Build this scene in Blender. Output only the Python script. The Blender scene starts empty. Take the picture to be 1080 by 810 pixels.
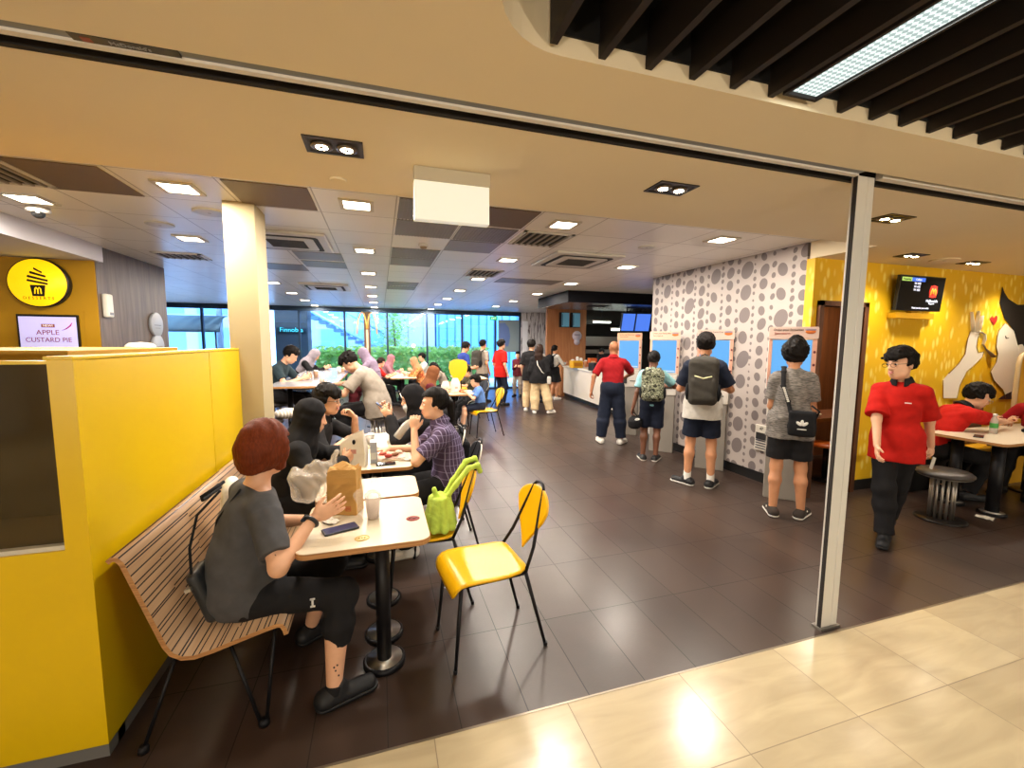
import bpy, bmesh, math, random
import numpy as np
from mathutils import Vector, Matrix
random.seed(7); rng = np.random.RandomState(11)
SC = bpy.context.scene
COL = SC.collection
PI = math.pi
def rad(a): return a * PI / 180.0
def V(*a): return np.array(a if len(a) > 1 else a[0], dtype=float)
def unit(v):
    v = np.array(v, float); n = np.linalg.norm(v)
    return v / n if n > 1e-9 else v

# ------------------------------------------------------------------ materials
def nodes_of(m):
    m.use_nodes = True
    nt = m.node_tree
    return nt, nt.nodes, nt.links, nt.nodes.get('Principled BSDF')
def srgb(h):
    if isinstance(h, str):
        h = h.lstrip('#'); c = [int(h[i:i+2], 16) / 255.0 for i in (0, 2, 4)]
    else: c = list(h)
    return tuple((x / 12.92 if x <= 0.04045 else ((x + 0.055) / 1.055) ** 2.4) for x in c) + (1.0,)
MATS = {}
def mat(name, col, rough=0.5, metal=0.0, var=0.0, vscale=8.0, bump=0.0, bscale=60.0, emit=0.0, ecol=None, alpha=1.0, trans=0.0, spec=0.5, sheen=0.0, ior=1.45, coat=0.0):
    if name in MATS: return MATS[name]
    m = bpy.data.materials.new(name); nt, N, L, b = nodes_of(m)
    c = srgb(col)
    b.inputs['Base Color'].default_value = c
    b.inputs['Roughness'].default_value = rough
    b.inputs['Metallic'].default_value = metal
    b.inputs['Specular IOR Level'].default_value = spec
    b.inputs['IOR'].default_value = ior
    if coat: b.inputs['Coat Weight'].default_value = coat
    if trans: b.inputs['Transmission Weight'].default_value = trans
    if alpha < 1: b.inputs['Alpha'].default_value = alpha
    if emit:
        b.inputs['Emission Color'].default_value = srgb(ecol) if ecol else c
        b.inputs['Emission Strength'].default_value = emit
    tc = None
    if var or bump:
        tc = N.new('ShaderNodeTexCoord')
    if var:
        n = N.new('ShaderNodeTexNoise'); n.inputs['Scale'].default_value = vscale; n.inputs['Detail'].default_value = 4
        L.new(tc.outputs['Object'], n.inputs['Vector'])
        r = N.new('ShaderNodeValToRGB')
        r.color_ramp.elements[0].position = 0.3; r.color_ramp.elements[1].position = 0.7
        r.color_ramp.elements[0].color = tuple(x * (1 - var) for x in c[:3]) + (1,)
        r.color_ramp.elements[1].color = tuple(min(1, x * (1 + var)) for x in c[:3]) + (1,)
        L.new(n.outputs['Fac'], r.inputs['Fac']); L.new(r.outputs['Color'], b.inputs['Base Color'])
    if bump:
        n = N.new('ShaderNodeTexNoise'); n.inputs['Scale'].default_value = bscale; n.inputs['Detail'].default_value = 3
        L.new(tc.outputs['Object'], n.inputs['Vector'])
        bp = N.new('ShaderNodeBump'); bp.inputs['Strength'].default_value = bump; bp.inputs['Distance'].default_value = 0.01
        L.new(n.outputs['Fac'], bp.inputs['Height']); L.new(bp.outputs['Normal'], b.inputs['Normal'])
    MATS[name] = m
    return m
def emat(name, col, strength):
    if name in MATS: return MATS[name]
    m = bpy.data.materials.new(name); nt, N, L, b = nodes_of(m)
    N.remove(b); e = N.new('ShaderNodeEmission')
    e.inputs['Color'].default_value = srgb(col); e.inputs['Strength'].default_value = strength
    L.new(e.outputs[0], N['Material Output'].inputs['Surface'])
    MATS[name] = m
    return m
def math_node(N, L, op, a, b=None, c=None):
    n = N.new('ShaderNodeMath'); n.operation = op
    for i, x in enumerate((a, b, c)):
        if x is None: continue
        if isinstance(x, (int, float)): n.inputs[i].default_value = x
        else: L.new(x, n.inputs[i])
    return n.outputs[0]
def mixc(N, L, fac, a, b):
    n = N.new('ShaderNodeMix'); n.data_type = 'RGBA'
    if isinstance(fac, (int, float)): n.inputs[0].default_value = fac
    else: L.new(fac, n.inputs[0])
    for i, x in ((6, a), (7, b)):
        if isinstance(x, (tuple, list)): n.inputs[i].default_value = x
        else: L.new(x, n.inputs[i])
    return n.outputs[2]

# ------------------------------------------------------------------ mesh builder
class MB:
    """collects shapes and links them as ONE mesh object"""
    def __init__(s): s.v = []; s.f = []; s.mi = []; s.sm = []; s.cur = 0; s.uv = {}
    def add(s, vs, fs, smooth=False, M=None):
        b = len(s.v)
        for p in vs:
            if M is not None: p = M @ Vector(p)
            s.v.append((float(p[0]), float(p[1]), float(p[2])))
        for f in fs:
            s.f.append([b + i for i in f]); s.mi.append(s.cur); s.sm.append(smooth)
        return s
    def box(s, lo, hi, M=None, bev=0.0):
        x0, y0, z0 = lo; x1, y1, z1 = hi
        if bev <= 0:
            vs = [(x0,y0,z0),(x1,y0,z0),(x1,y1,z0),(x0,y1,z0),(x0,y0,z1),(x1,y0,z1),(x1,y1,z1),(x0,y1,z1)]
            fs = [(3,2,1,0),(4,5,6,7),(0,1,5,4),(1,2,6,5),(2,3,7,6),(3,0,4,7)]
            return s.add(vs, fs, False, M)
        bm = bmesh.new()
        bmesh.ops.create_cube(bm, size=1.0)
        for v in bm.verts:
            v.co = Vector(((x0+x1)/2 + v.co.x*(x1-x0), (y0+y1)/2 + v.co.y*(y1-y0), (z0+z1)/2 + v.co.z*(z1-z0)))
        bmesh.ops.bevel(bm, geom=list(bm.edges), offset=bev, segments=2, profile=0.5, affect='EDGES')
        bm.verts.index_update()
        s.add([v.co.copy() for v in bm.verts], [[v.index for v in f.verts] for f in bm.faces], False, M)
        bm.free(); return s
    def lathe(s, prof, seg=24, c=(0,0,0), M=None, smooth=True, cap=True):
        vs = []; fs = []; n = len(prof)
        for r, z in prof:
            for k in range(seg):
                a = 2*PI*k/seg
                vs.append((c[0]+r*math.cos(a), c[1]+r*math.sin(a), c[2]+z))
        for i in range(n-1):
            for k in range(seg):
                k2 = (k+1) % seg
                fs.append((i*seg+k, i*seg+k2, (i+1)*seg+k2, (i+1)*seg+k))
        s.add(vs, fs, smooth, M)
        if cap:
            b = len(s.v) - n*seg
            s.f.append([b+k for k in range(seg)][::-1]); s.mi.append(s.cur); s.sm.append(False)
            s.f.append([b+(n-1)*seg+k for k in range(seg)]); s.mi.append(s.cur); s.sm.append(False)
        return s
    def cyl(s, p0, p1, r, seg=12, r2=None, smooth=True):
        return s.tube([p0, p1], r if r2 is None else [r, r2], seg, smooth)
    def tube(s, pts, r, seg=10, smooth=True, closed=False, cap=True, flat=None):
        P = [Vector(p) for p in pts]; n = len(P)
        R = [r]*n if isinstance(r, (int, float)) else list(r)
        vs = []; fs = []
        T = []
        for i in range(n):
            if closed: t = P[(i+1) % n] - P[i-1]
            elif i == 0: t = P[1]-P[0]
            elif i == n-1: t = P[-1]-P[-2]
            else: t = (P[i+1]-P[i]).normalized() + (P[i]-P[i-1]).normalized()
            T.append(t.normalized())
        up = Vector((0,0,1)) if abs(T[0].z) < 0.9 else Vector((1,0,0))
        u = T[0].cross(up).normalized()
        for i in range(n):
            u = (u - T[i]*u.dot(T[i])); u = u.normalized() if u.length > 1e-6 else T[i].orthogonal().normalized()
            w = T[i].cross(u)
            for k in range(seg):
                a = 2*PI*k/seg
                q = P[i] + u*(math.cos(a)*R[i]) + w*(math.sin(a)*R[i]*(flat or 1.0))
                vs.append(q)
        m = n if closed else n-1
        for i in range(m):
            j = (i+1) % n
            for k in range(seg):
                k2 = (k+1) % seg
                fs.append((i*seg+k, i*seg+k2, j*seg+k2, j*seg+k))
        s.add(vs, fs, smooth)
        if cap and not closed:
            b = len(s.v) - n*seg
            s.f.append([b+k for k in range(seg)][::-1]); s.mi.append(s.cur); s.sm.append(False)
            s.f.append([b+(n-1)*seg+k for k in range(seg)]); s.mi.append(s.cur); s.sm.append(False)
        return s
    def prism(s, poly, h0, h1, axis='z', M=None, smooth=False):
        """poly: 2-D outline (CCW). axis z: (x,y)->xy ; y: (x,z) extruded along y ; x: (y,z) extruded along x"""
        def to3(p, h):
            if axis == 'z': return (p[0], p[1], h)
            if axis == 'y': return (p[0], h, p[1])
            return (h, p[0], p[1])
        n = len(poly)
        vs = [to3(p, h0) for p in poly] + [to3(p, h1) for p in poly]
        s.add(vs, [list(range(n))[::-1], [n+i for i in range(n)]], False, M)
        b = len(s.v) - 2*n
        for i in range(n):
            j = (i+1) % n
            s.f.append([b+i, b+j, b+n+j, b+n+i]); s.mi.append(s.cur); s.sm.append(smooth)
        return s
    def sphere(s, c, r, seg=16, rings=10, M=None):
        if isinstance(r, (int, float)): r = (r, r, r)
        vs = []; fs = []
        for i in range(rings+1):
            t = PI*i/rings
            for k in range(seg):
                a = 2*PI*k/seg
                vs.append((c[0]+r[0]*math.sin(t)*math.cos(a), c[1]+r[1]*math.sin(t)*math.sin(a), c[2]-r[2]*math.cos(t)))
        for i in range(rings):
            for k in range(seg):
                k2 = (k+1) % seg
                fs.append((i*seg+k, i*seg+k2, (i+1)*seg+k2, (i+1)*seg+k))
        return s.add(vs, fs, True, M)
    def sheet(s, grid, smooth=True, thick=0.0):
        """grid: list of rows of points -> surface"""
        n = len(grid); m = len(grid[0])
        vs = [p for row in grid for p in row]
        fs = [(i*m+j, i*m+j+1, (i+1)*m+j+1, (i+1)*m+j) for i in range(n-1) for j in range(m-1)]
        return s.add(vs, fs, smooth)
    def build(s, name, mats, parent=None, loc=None, bevel=0.0, seg=2, fix=True):
        me = bpy.data.meshes.new(name)
        me.from_pydata(s.v, [], s.f)
        mats = mats if isinstance(mats, (list, tuple)) else [mats]
        for m in mats: me.materials.append(m)
        me.polygons.foreach_set('material_index', s.mi)
        me.polygons.foreach_set('use_smooth', s.sm)
        if fix:
            bm = bmesh.new(); bm.from_mesh(me)
            bmesh.ops.remove_doubles(bm, verts=bm.verts, dist=1e-6)
            bmesh.ops.recalc_face_normals(bm, faces=bm.faces); bm.to_mesh(me); bm.free()
        me.update()
        o = bpy.data.objects.new(name, me); COL.objects.link(o)
        if parent is not None: o.parent = parent
        if loc is not None: o.location = loc
        if bevel:
            md = o.modifiers.new('bevel', 'BEVEL'); md.width = bevel; md.segments = seg; md.limit_method = 'ANGLE'; md.angle_limit = rad(40)
        return o
def tag(o, label=None, cat=None, group=None, kind=None):
    if label: o['label'] = label
    if cat: o['category'] = cat
    if group: o['group'] = group
    if kind: o['kind'] = kind
    return o
def thing(name, label, cat, loc=(0,0,0), rz=0.0, group=None):
    o = bpy.data.objects.new(name, None); COL.objects.link(o)
    o.empty_display_size = 0.1
    o.location = [float(x) for x in loc]; o.rotation_euler = (0, 0, rz)
    return tag(o, label, cat, group)
def struct(name, mb, m, parent=None, label=None, **k):
    o = mb.build(name, m, parent, **k)
    if parent is None: o['kind'] = 'structure'
    if label: o['label'] = label
    return o
def dup(root, loc, rz=None, label=None, group=None, cat=None):
    def cp(o, par):
        c = o.copy(); COL.objects.link(c)
        if par is not None: c.parent = par
        for ch in o.children: cp(ch, c)
        return c
    r = cp(root, None); r.location = [float(x) for x in loc]
    if rz is not None: r.rotation_euler = (0, 0, rz)
    if label: r['label'] = label
    if group: r['group'] = group
    if cat: r['category'] = cat
    return r
def rrect(x0, y0, x1, y1, r, n=5):
    pts = []
    for cx, cy, a0 in ((x1-r, y0+r, -90), (x1-r, y1-r, 0), (x0+r, y1-r, 90), (x0+r, y0+r, 180)):
        for i in range(n+1):
            a = rad(a0 + 90*i/n); pts.append((cx + r*math.cos(a), cy + r*math.sin(a)))
    return pts
def text_obj(name, body, size, m, parent, M, align='CENTER', depth=0.001, font_scale_x=1.0):
    cu = bpy.data.curves.new(name, 'FONT'); cu.body = body; cu.size = size; cu.align_x = align; cu.align_y = 'CENTER'
    cu.extrude = depth
    tmp = bpy.data.objects.new(name + '_t', cu); COL.objects.link(tmp)
    dg = bpy.context.evaluated_depsgraph_get()
    me = bpy.data.meshes.new_from_object(tmp.evaluated_get(dg))
    bpy.data.objects.remove(tmp); bpy.data.curves.remove(cu)
    me.transform(Matrix.Diagonal((font_scale_x, 1, 1, 1)))
    me.transform(M)
    me.materials.clear(); me.materials.append(m)
    o = bpy.data.objects.new(name, me); COL.objects.link(o)
    if parent is not None: o.parent = parent
    return o
def frameM(origin, xdir, ydir):
    """matrix whose local x,y lie along xdir,ydir (z = normal)"""
    x = Vector(xdir).normalized(); y = Vector(ydir).normalized(); z = x.cross(y)
    M = Matrix.Identity(4)
    for i in range(3):
        M[i][0] = x[i]; M[i][1] = y[i]; M[i][2] = z[i]; M[i][3] = origin[i]
    return M

# ------------------------------------------------------------------ shared materials
mat('shoe_sole', '#d9d5cc', 0.6)
mat('shoe_black', '#17171a', 0.55, bump=0.1, bscale=200)
mat('shoe_white', '#dedad2', 0.55)
mat('eye_white', '#e6e0da', 0.2); mat('eye_dark', '#1c120d', 0.15)
mat('lip_pink', '#b26a60', 0.4); mat('lip_dark', '#7c473c', 0.4)
def hair_mat(name, col, hi=1.0):
    m = mat(name, col, 0.6, spec=0.14)
    nt, N, L, b = nodes_of(m); c = srgb(col)
    tc = N.new('ShaderNodeTexCoord'); mp = N.new('ShaderNodeMapping'); mp.inputs['Scale'].default_value = (160, 160, 14)
    n = N.new('ShaderNodeTexNoise'); n.inputs['Scale'].default_value = 1.0; n.inputs['Detail'].default_value = 3
    L.new(tc.outputs['Object'], mp.inputs['Vector']); L.new(mp.outputs[0], n.inputs['Vector'])
    L.new(mixc(N, L, n.outputs['Fac'], tuple(x*0.45 for x in c[:3])+(1,), tuple(min(1, x*1.5*hi) for x in c[:3])+(1,)), b.inputs['Base Color'])
    bp = N.new('ShaderNodeBump'); bp.inputs['Strength'].default_value = 0.35; bp.inputs['Distance'].default_value = 0.004
    L.new(n.outputs['Fac'], bp.inputs['Height']); L.new(bp.outputs[0], b.inputs['Normal'])
    return m
hair_mat('hair_black', '#15110f'); hair_mat('hair_brown', '#2b1c15'); hair_mat('hair_auburn', '#5e2812', 1.1)
def cloth(name, col, var=0.10, rough=0.85): return mat(name, col, rough, var=var, vscale=22, bump=0.12, bscale=420, spec=0.25)

# ------------------------------------------------------------------ the setting
def grid_floor(name, c1, c2, grout, x0, y0, w, d, gw, rough, vein=None, bumpy=0.05):
    m = bpy.data.materials.new(name); nt, N, L, b = nodes_of(m)
    g = N.new('ShaderNodeNewGeometry'); sp = N.new('ShaderNodeSeparateXYZ'); L.new(g.outputs['Position'], sp.inputs[0])
    u = math_node(N, L, 'DIVIDE', math_node(N, L, 'SUBTRACT', sp.outputs[0], x0), w)
    v = math_node(N, L, 'DIVIDE', math_node(N, L, 'SUBTRACT', sp.outputs[1], y0), d)
    fu = math_node(N, L, 'FRACT', u); fv = math_node(N, L, 'FRACT', v)
    def edge(f, wd):
        return math_node(N, L, 'MINIMUM', math_node(N, L, 'MULTIPLY', f, wd), math_node(N, L, 'MULTIPLY', math_node(N, L, 'SUBTRACT', 1.0, f), wd))
    e = math_node(N, L, 'MINIMUM', edge(fu, w), edge(fv, d))
    line = math_node(N, L, 'LESS_THAN', e, gw)
    cid = N.new('ShaderNodeCombineXYZ'); L.new(math_node(N, L, 'FLOOR', u), cid.inputs[0]); L.new(math_node(N, L, 'FLOOR', v), cid.inputs[1])
    wn = N.new('ShaderNodeTexWhiteNoise'); L.new(cid.outputs[0], wn.inputs['Vector'])
    nz = N.new('ShaderNodeTexNoise'); nz.inputs['Scale'].default_value = 3.0; nz.inputs['Detail'].default_value = 6
    if vein:
        ad = N.new('ShaderNodeVectorMath'); ad.operation = 'MULTIPLY_ADD'
        ad.inputs[1].default_value = vein
        L.new(g.outputs['Position'], ad.inputs[0]); sc = N.new('ShaderNodeVectorMath'); sc.operation = 'SCALE'; sc.inputs[3].default_value = 9.0
        L.new(wn.outputs['Color'], sc.inputs[0]); L.new(sc.outputs[0], ad.inputs[2]); L.new(ad.outputs[0], nz.inputs['Vector'])
        nz.inputs['Distortion'].default_value = 1.2
    else: L.new(g.outputs['Position'], nz.inputs['Vector'])
    f = math_node(N, L, 'ADD', math_node(N, L, 'MULTIPLY', wn.outputs['Value'], 0.35), math_node(N, L, 'MULTIPLY', nz.outputs['Fac'], 0.65))
    r = N.new('ShaderNodeValToRGB'); r.color_ramp.elements[0].position = 0.28; r.color_ramp.elements[1].position = 0.72
    r.color_ramp.elements[0].color = srgb(c1); r.color_ramp.elements[1].color = srgb(c2); L.new(f, r.inputs[0])
    L.new(mixc(N, L, line, r.outputs[0], srgb(grout)), b.inputs['Base Color'])
    n2 = N.new('ShaderNodeTexNoise'); n2.inputs['Scale'].default_value = 1.7; n2.inputs['Detail'].default_value = 5; L.new(g.outputs['Position'], n2.inputs['Vector'])
    L.new(math_node(N, L, 'ADD', math_node(N, L, 'ADD', math_node(N, L, 'MULTIPLY', n2.outputs['Fac'], 0.14), rough-0.07), math_node(N, L, 'MULTIPLY', line, 0.3)), b.inputs['Roughness'])
    if bumpy:
        n3 = N.new('ShaderNodeTexNoise'); n3.inputs['Scale'].default_value = 90; L.new(g.outputs['Position'], n3.inputs['Vector'])
        bp = N.new('ShaderNodeBump'); bp.inputs['Strength'].default_value = bumpy; bp.inputs['Distance'].default_value = 0.004
        L.new(math_node(N, L, 'SUBTRACT', n3.outputs['Fac'], math_node(N, L, 'MULTIPLY', line, 0.8)), bp.inputs['Height']); L.new(bp.outputs[0], b.inputs['Normal'])
    b.inputs['Specular IOR Level'].default_value = 0.5
    return m
m_dark = grid_floor('dark_floor_tile', '#362923', '#44352d', '#17110e', 0.297, 1.646, 0.303, 0.577, 0.0022, 0.32)
m_mall = grid_floor('cream_floor_tile', '#ac9b7c', '#c6b592', '#837256', 2.0, 1.205, 0.607, 0.607, 0.0022, 0.22, (0.6, 3.2, 1.0), 0.0)
m_soffit = mat('beige_plaster', '#e6d6b6', 0.75, var=0.02, vscale=1.5)
m_white = mat('white_wall_paint', '#d9d6d2', 0.7)
m_lilac = mat('lilac_white_paint', '#d2cfd6', 0.6)
YB = 14.5
struct('floor', MB().box((-6.2, 1.646, -0.15), (9.6, YB+0.1, 0)), m_dark)
struct('floor_mall', MB().box((-6.2, -6.0, -0.15), (9.6, 1.646, 0.0)), m_mall)
struct('trim_1', MB().box((-6.2, 1.642, -0.01), (9.6, 1.652, 0.0015)), mat('threshold_metal', '#8d8272', 0.35, 0.8))
# ceiling of metal tiles on a 0.577 m grid
def ceiling_mat():
    m = bpy.data.materials.new('ceiling_tile'); nt, N, L, b = nodes_of(m)
    g = N.new('ShaderNodeNewGeometry'); sp = N.new('ShaderNodeSeparateXYZ'); L.new(g.outputs['Position'], sp.inputs[0])
    u = math_node(N, L, 'DIVIDE', math_node(N, L, 'SUBTRACT', sp.outputs[0], 0.14), 0.577)
    v = math_node(N, L, 'DIVIDE', math_node(N, L, 'SUBTRACT', sp.outputs[1], 3.325), 0.577)
    def ln(f, wd):
        a = math_node(N, L, 'ABSOLUTE', math_node(N, L, 'SUBTRACT', math_node(N, L, 'FRACT', f), 0.5))
        return math_node(N, L, 'GREATER_THAN', a, 0.5-wd)
    line = math_node(N, L, 'MAXIMUM', ln(u, 0.009), ln(v, 0.009))
    cid = N.new('ShaderNodeCombineXYZ'); L.new(math_node(N, L, 'FLOOR', u), cid.inputs[0]); L.new(math_node(N, L, 'FLOOR', v), cid.inputs[1])
    wn = N.new('ShaderNodeTexWhiteNoise'); L.new(cid.outputs[0], wn.inputs['Vector'])
    c = mixc(N, L, wn.outputs['Value'], srgb('#e9e3da'), srgb('#f0ebe3'))
    L.new(mixc(N, L, line, c, srgb('#a99f94')), b.inputs['Base Color']); b.inputs['Roughness'].default_value = 0.33
    b.inputs['Specular IOR Level'].default_value = 0.6
    return m
m_ceil = ceiling_mat()
struct('ceiling', MB().box((-6.2, 2.77, 2.70), (9.6, YB+0.1, 2.85)), m_ceil)
# lower plaster soffit round the shopfront, with the rounded slot for the dark slat ceiling
sof = MB()
sof.box((-6.2, 1.77, 2.53), (4.27, 2.77, 2.90)); sof.box((4.27, 1.77, 2.53), (9.6, 3.40, 2.90))
def arc(cx, cy, r, a0, a1, n=8): return [(cx+r*math.cos(rad(a0+(a1-a0)*i/n)), cy+r*math.sin(rad(a0+(a1-a0)*i/n))) for i in range(n+1)]
out = [(-6.2, -6.0), (0.30, -6.0), (0.30, 1.05)] + arc(0.55, 1.05, 0.25, 180, 90)[1:] + [(9.6, 1.30), (9.6, 1.635), (-6.2, 1.635)]
sof.prism(out, 2.53, 2.90)
struct('ceiling_soffit', sof, m_soffit)
struct('ceiling_void', MB().box((0.2, -6.0, 2.86), (9.6, 1.4, 2.92)), mat('black_void', '#0c0b0b', 0.9))
lipb = MB(); lipb.box((0.55, 1.292, 2.588), (9.6, 1.2995, 2.86)); lipb.tube([(x_, y_, 2.72) for x_, y_ in [(0.304, -2.0), (0.304, 1.05)] + [(0.55+0.246*math.cos(rad(a_)), 1.05+0.246*math.sin(rad(a_))) for a_ in (170, 155, 140, 125, 110, 95)] + [(0.6, 1.296)]], 0.004, 4); struct('ceiling_slot_lining', lipb, mat('black_void', '#0c0b0b', 0.9))
struct('ceiling_dessert', MB().box((-6.2, 2.77, 2.52), (-2.99, 6.10, 2.70)), m_lilac)
# sliding-shutter track in the soffit
tr = struct('trim_2', MB().box((-6.2, 1.635, 2.60), (9.6, 1.77, 2.70)), mat('dark_slot', '#1a1613', 0.8), label=None)
t2 = MB().box((-6.2, 1.636, 2.535), (2.40, 1.675, 2.60)); struct('track_fascia', t2, mat('blue_grey_metal', '#7d8086', 0.5), tr)
t3 = MB().box((-6.2, 1.675, 2.526), (2.40, 1.700, 2.60)).box((2.56, 1.665, 2.526), (9.6, 1.70, 2.60)); struct('track_rail', t3, mat('silver_metal', '#dcd6cc', 0.5), tr)
t4 = MB().box((-6.2, 1.752, 2.529), (9.6, 1.774, 2.62)); struct('track_lip', t4, mat('dark_slot', '#1a1613', 0.8), tr)
lb = struct('track_label', MB().box((-0.845, 1.637, 2.529), (-0.575, 1.672, 2.536)), mat('black_label', '#121318', 0.4), tr)
mb = MB().box((-0.820, 1.648, 2.5275), (-0.795, 1.668, 2.530)); mb.build('label_mark', mat('label_red', '#7a2c28', 0.5), tr)
text_obj('label_lettering', "McDonald's", 0.022, mat('label_grey', '#8b8f95', 0.5), tr, frameM((-0.70, 1.656, 2.5283), (1, 0, 0), (0, -1, 0)))
# post
p = thing('shutter_post', 'pale aluminium shutter post standing on the edge of the dark floor', 'post', (2.437, 1.70, 0))
pm = mat('aluminium_post', '#d6d2ca', 0.4, 0.1)
MB().box((-0.030, -0.018, 0.012), (0.044, 0.018, 2.53), bev=0.003).box((0.046, -0.018, 0.012), (0.092, 0.018, 2.53), bev=0.003).build('post_body', pm, p)
MB().box((-0.036, -0.017, 0.012), (-0.0302, 0.003, 2.53)).build('rubber_seal', mat('dark_rubber', '#2b2624', 0.7), p)
MB().box((-0.045, -0.03, 0.0), (0.105, 0.03, 0.012)).build('base_plate', mat('base_metal', '#8f8b84', 0.4, 0.7), p)
# pillar, walls
struct('pillar', MB().box((-1.118, 3.822, 0), (-0.905, 4.15, 2.70)), mat('cream_pillar', '#ad9d78', 0.65))
struct('wall_left', MB().box((-6.3, -6.0, 0), (-6.2, YB, 2.9)), m_white)
struct('wall_right', MB().box((9.6, -6.0, 0), (9.7, YB, 2.9)), m_white)
struct('wall_front', MB().box((-6.3, -6.1, 0), (9.7, -6.0, 2.9)), mat('mall_wall', '#c9b48f', 0.7))
# dotted wall
def dots_mat():
    m = bpy.data.materials.new('dotted_wallpaper'); nt, N, L, b = nodes_of(m)
    g = N.new('ShaderNodeNewGeometry'); sp = N.new('ShaderNodeSeparateXYZ'); L.new(g.outputs['Position'], sp.inputs[0])
    y, z = sp.outputs[1], sp.outputs[2]
    n = N.new('ShaderNodeTexNoise'); n.inputs['Scale'].default_value = 2.2; L.new(g.outputs['Position'], n.inputs['Vector'])
    def layer(period, off, zper, rmin, rmax, seed, ph):
        # one string of dots per period
        u = math_node(N, L, 'DIVIDE', math_node(N, L, 'ADD', y, off), period)
        col = math_node(N, L, 'FLOOR', u)
        cw = N.new('ShaderNodeTexWhiteNoise'); cw.noise_dimensions = '2D'
        cc = N.new('ShaderNodeCombineXYZ'); L.new(col, cc.inputs[0]); cc.inputs[1].default_value = seed; L.new(cc.outputs[0], cw.inputs['Vector'])
        v = math_node(N, L, 'ADD', math_node(N, L, 'DIVIDE', z, zper), math_node(N, L, 'MULTIPLY', cw.outputs['Value'], 5.0))
        row = math_node(N, L, 'FLOOR', v)
        rw = N.new('ShaderNodeTexWhiteNoise'); rw.noise_dimensions = '3D'
        rc = N.new('ShaderNodeCombineXYZ'); L.new(col, rc.inputs[0]); L.new(row, rc.inputs[1]); rc.inputs[2].default_value = seed; L.new(rc.outputs[0], rw.inputs['Vector'])
        r = math_node(N, L, 'ADD', math_node(N, L, 'MULTIPLY', rw.outputs['Value'], rmax-rmin), rmin)
        du = math_node(N, L, 'MULTIPLY', math_node(N, L, 'SUBTRACT', math_node(N, L, 'FRACT', u), 0.5), period)
        du = math_node(N, L, 'ADD', du, math_node(N, L, 'MULTIPLY', math_node(N, L, 'SUBTRACT', rw.outputs['Value'], 0.5), ph))
        dv = math_node(N, L, 'MULTIPLY', math_node(N, L, 'SUBTRACT', math_node(N, L, 'FRACT', v), 0.5), zper*0.86)
        # slightly skewed, pebble-like outline
        du2 = math_node(N, L, 'ADD', du, math_node(N, L, 'MULTIPLY', dv, math_node(N, L, 'MULTIPLY', math_node(N, L, 'SUBTRACT', rw.outputs['Value'], 0.5), 0.5)))
        dist = math_node(N, L, 'SQRT', math_node(N, L, 'ADD', math_node(N, L, 'MULTIPLY', du2, du2), math_node(N, L, 'MULTIPLY', dv, dv)))
        dist = math_node(N, L, 'ADD', dist, math_node(N, L, 'MULTIPLY', math_node(N, L, 'SUBTRACT', n.outputs['Fac'], 0.5), 0.02))
        return math_node(N, L, 'LESS_THAN', dist, r)
    a = layer(0.5, 0.05, 0.27, 0.055, 0.095, 1.0, 0.03)
    c = layer(0.5, 0.30, 0.155, 0.042, 0.062, 2.0, 0.02)
    d = layer(0.5, 0.175, 0.085, 0.014, 0.028, 3.0, 0.01)
    e = layer(0.5, 0.43, 0.12, 0.022, 0.034, 4.0, 0.01)
    f = math_node(N, L, 'MAXIMUM', math_node(N, L, 'MAXIMUM', a, c), math_node(N, L, 'MAXIMUM', d, e))
    L.new(mixc(N, L, f, srgb('#b3a8a1'), srgb('#746a68')), b.inputs['Base Color']); b.inputs['Roughness'].default_value = 0.55
    return m
struct('wall_dotted', MB().box((4.27, 3.43, 0.135), (4.40, 6.06, 2.70)), dots_mat())
m_blackskirt = mat('black_skirting', '#151312', 0.5)
struct('baseboard_dotted', MB().box((4.31, 3.43, 0), (4.40, 6.06, 0.135)), m_blackskirt)
# mural wall
def mural_mat():
    m = bpy.data.materials.new('yellow_leaf_wallpaper'); nt, N, L, b = nodes_of(m)
    tc = N.new('ShaderNodeNewGeometry'); mp = N.new('ShaderNodeMapping'); mp.inputs['Scale'].default_value = (15, 15, 6); mp.inputs['Rotation'].default_value = (0, 0.06, 0)
    L.new(tc.outputs['Position'], mp.inputs['Vector'])
    vo = N.new('ShaderNodeTexVoronoi'); vo.inputs['Scale'].default_value = 1.0; vo.inputs['Randomness'].default_value = 0.8; L.new(mp.outputs[0], vo.inputs['Vector'])
    r = N.new('ShaderNodeValToRGB'); r.color_ramp.elements[0].position = 0.2; r.color_ramp.elements[0].color = srgb('#efd565'); r.color_ramp.elements[1].position = 0.42; r.color_ramp.elements[1].color = srgb('#dfb00c')
    L.new(vo.outputs['Distance'], r.inputs[0]); L.new(r.outputs[0], b.inputs['Base Color']); b.inputs['Roughness'].default_value = 0.55
    return m
m_mural = mural_mat()
struct('wall_mural', MB().box((4.27, 3.34, 0.12), (4.34, 3.43, 2.53)).box((5.05, 3.34, 0.12), (9.6, 3.43, 2.53)).box((4.34, 3.34, 2.10), (5.05, 3.43, 2.53)), m_mural)
struct('baseboard_mural', MB().box((4.27, 3.335, 0), (4.34, 3.43, 0.12)).box((5.05, 3.335, 0), (9.6, 3.43, 0.12)), m_blackskirt)
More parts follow.
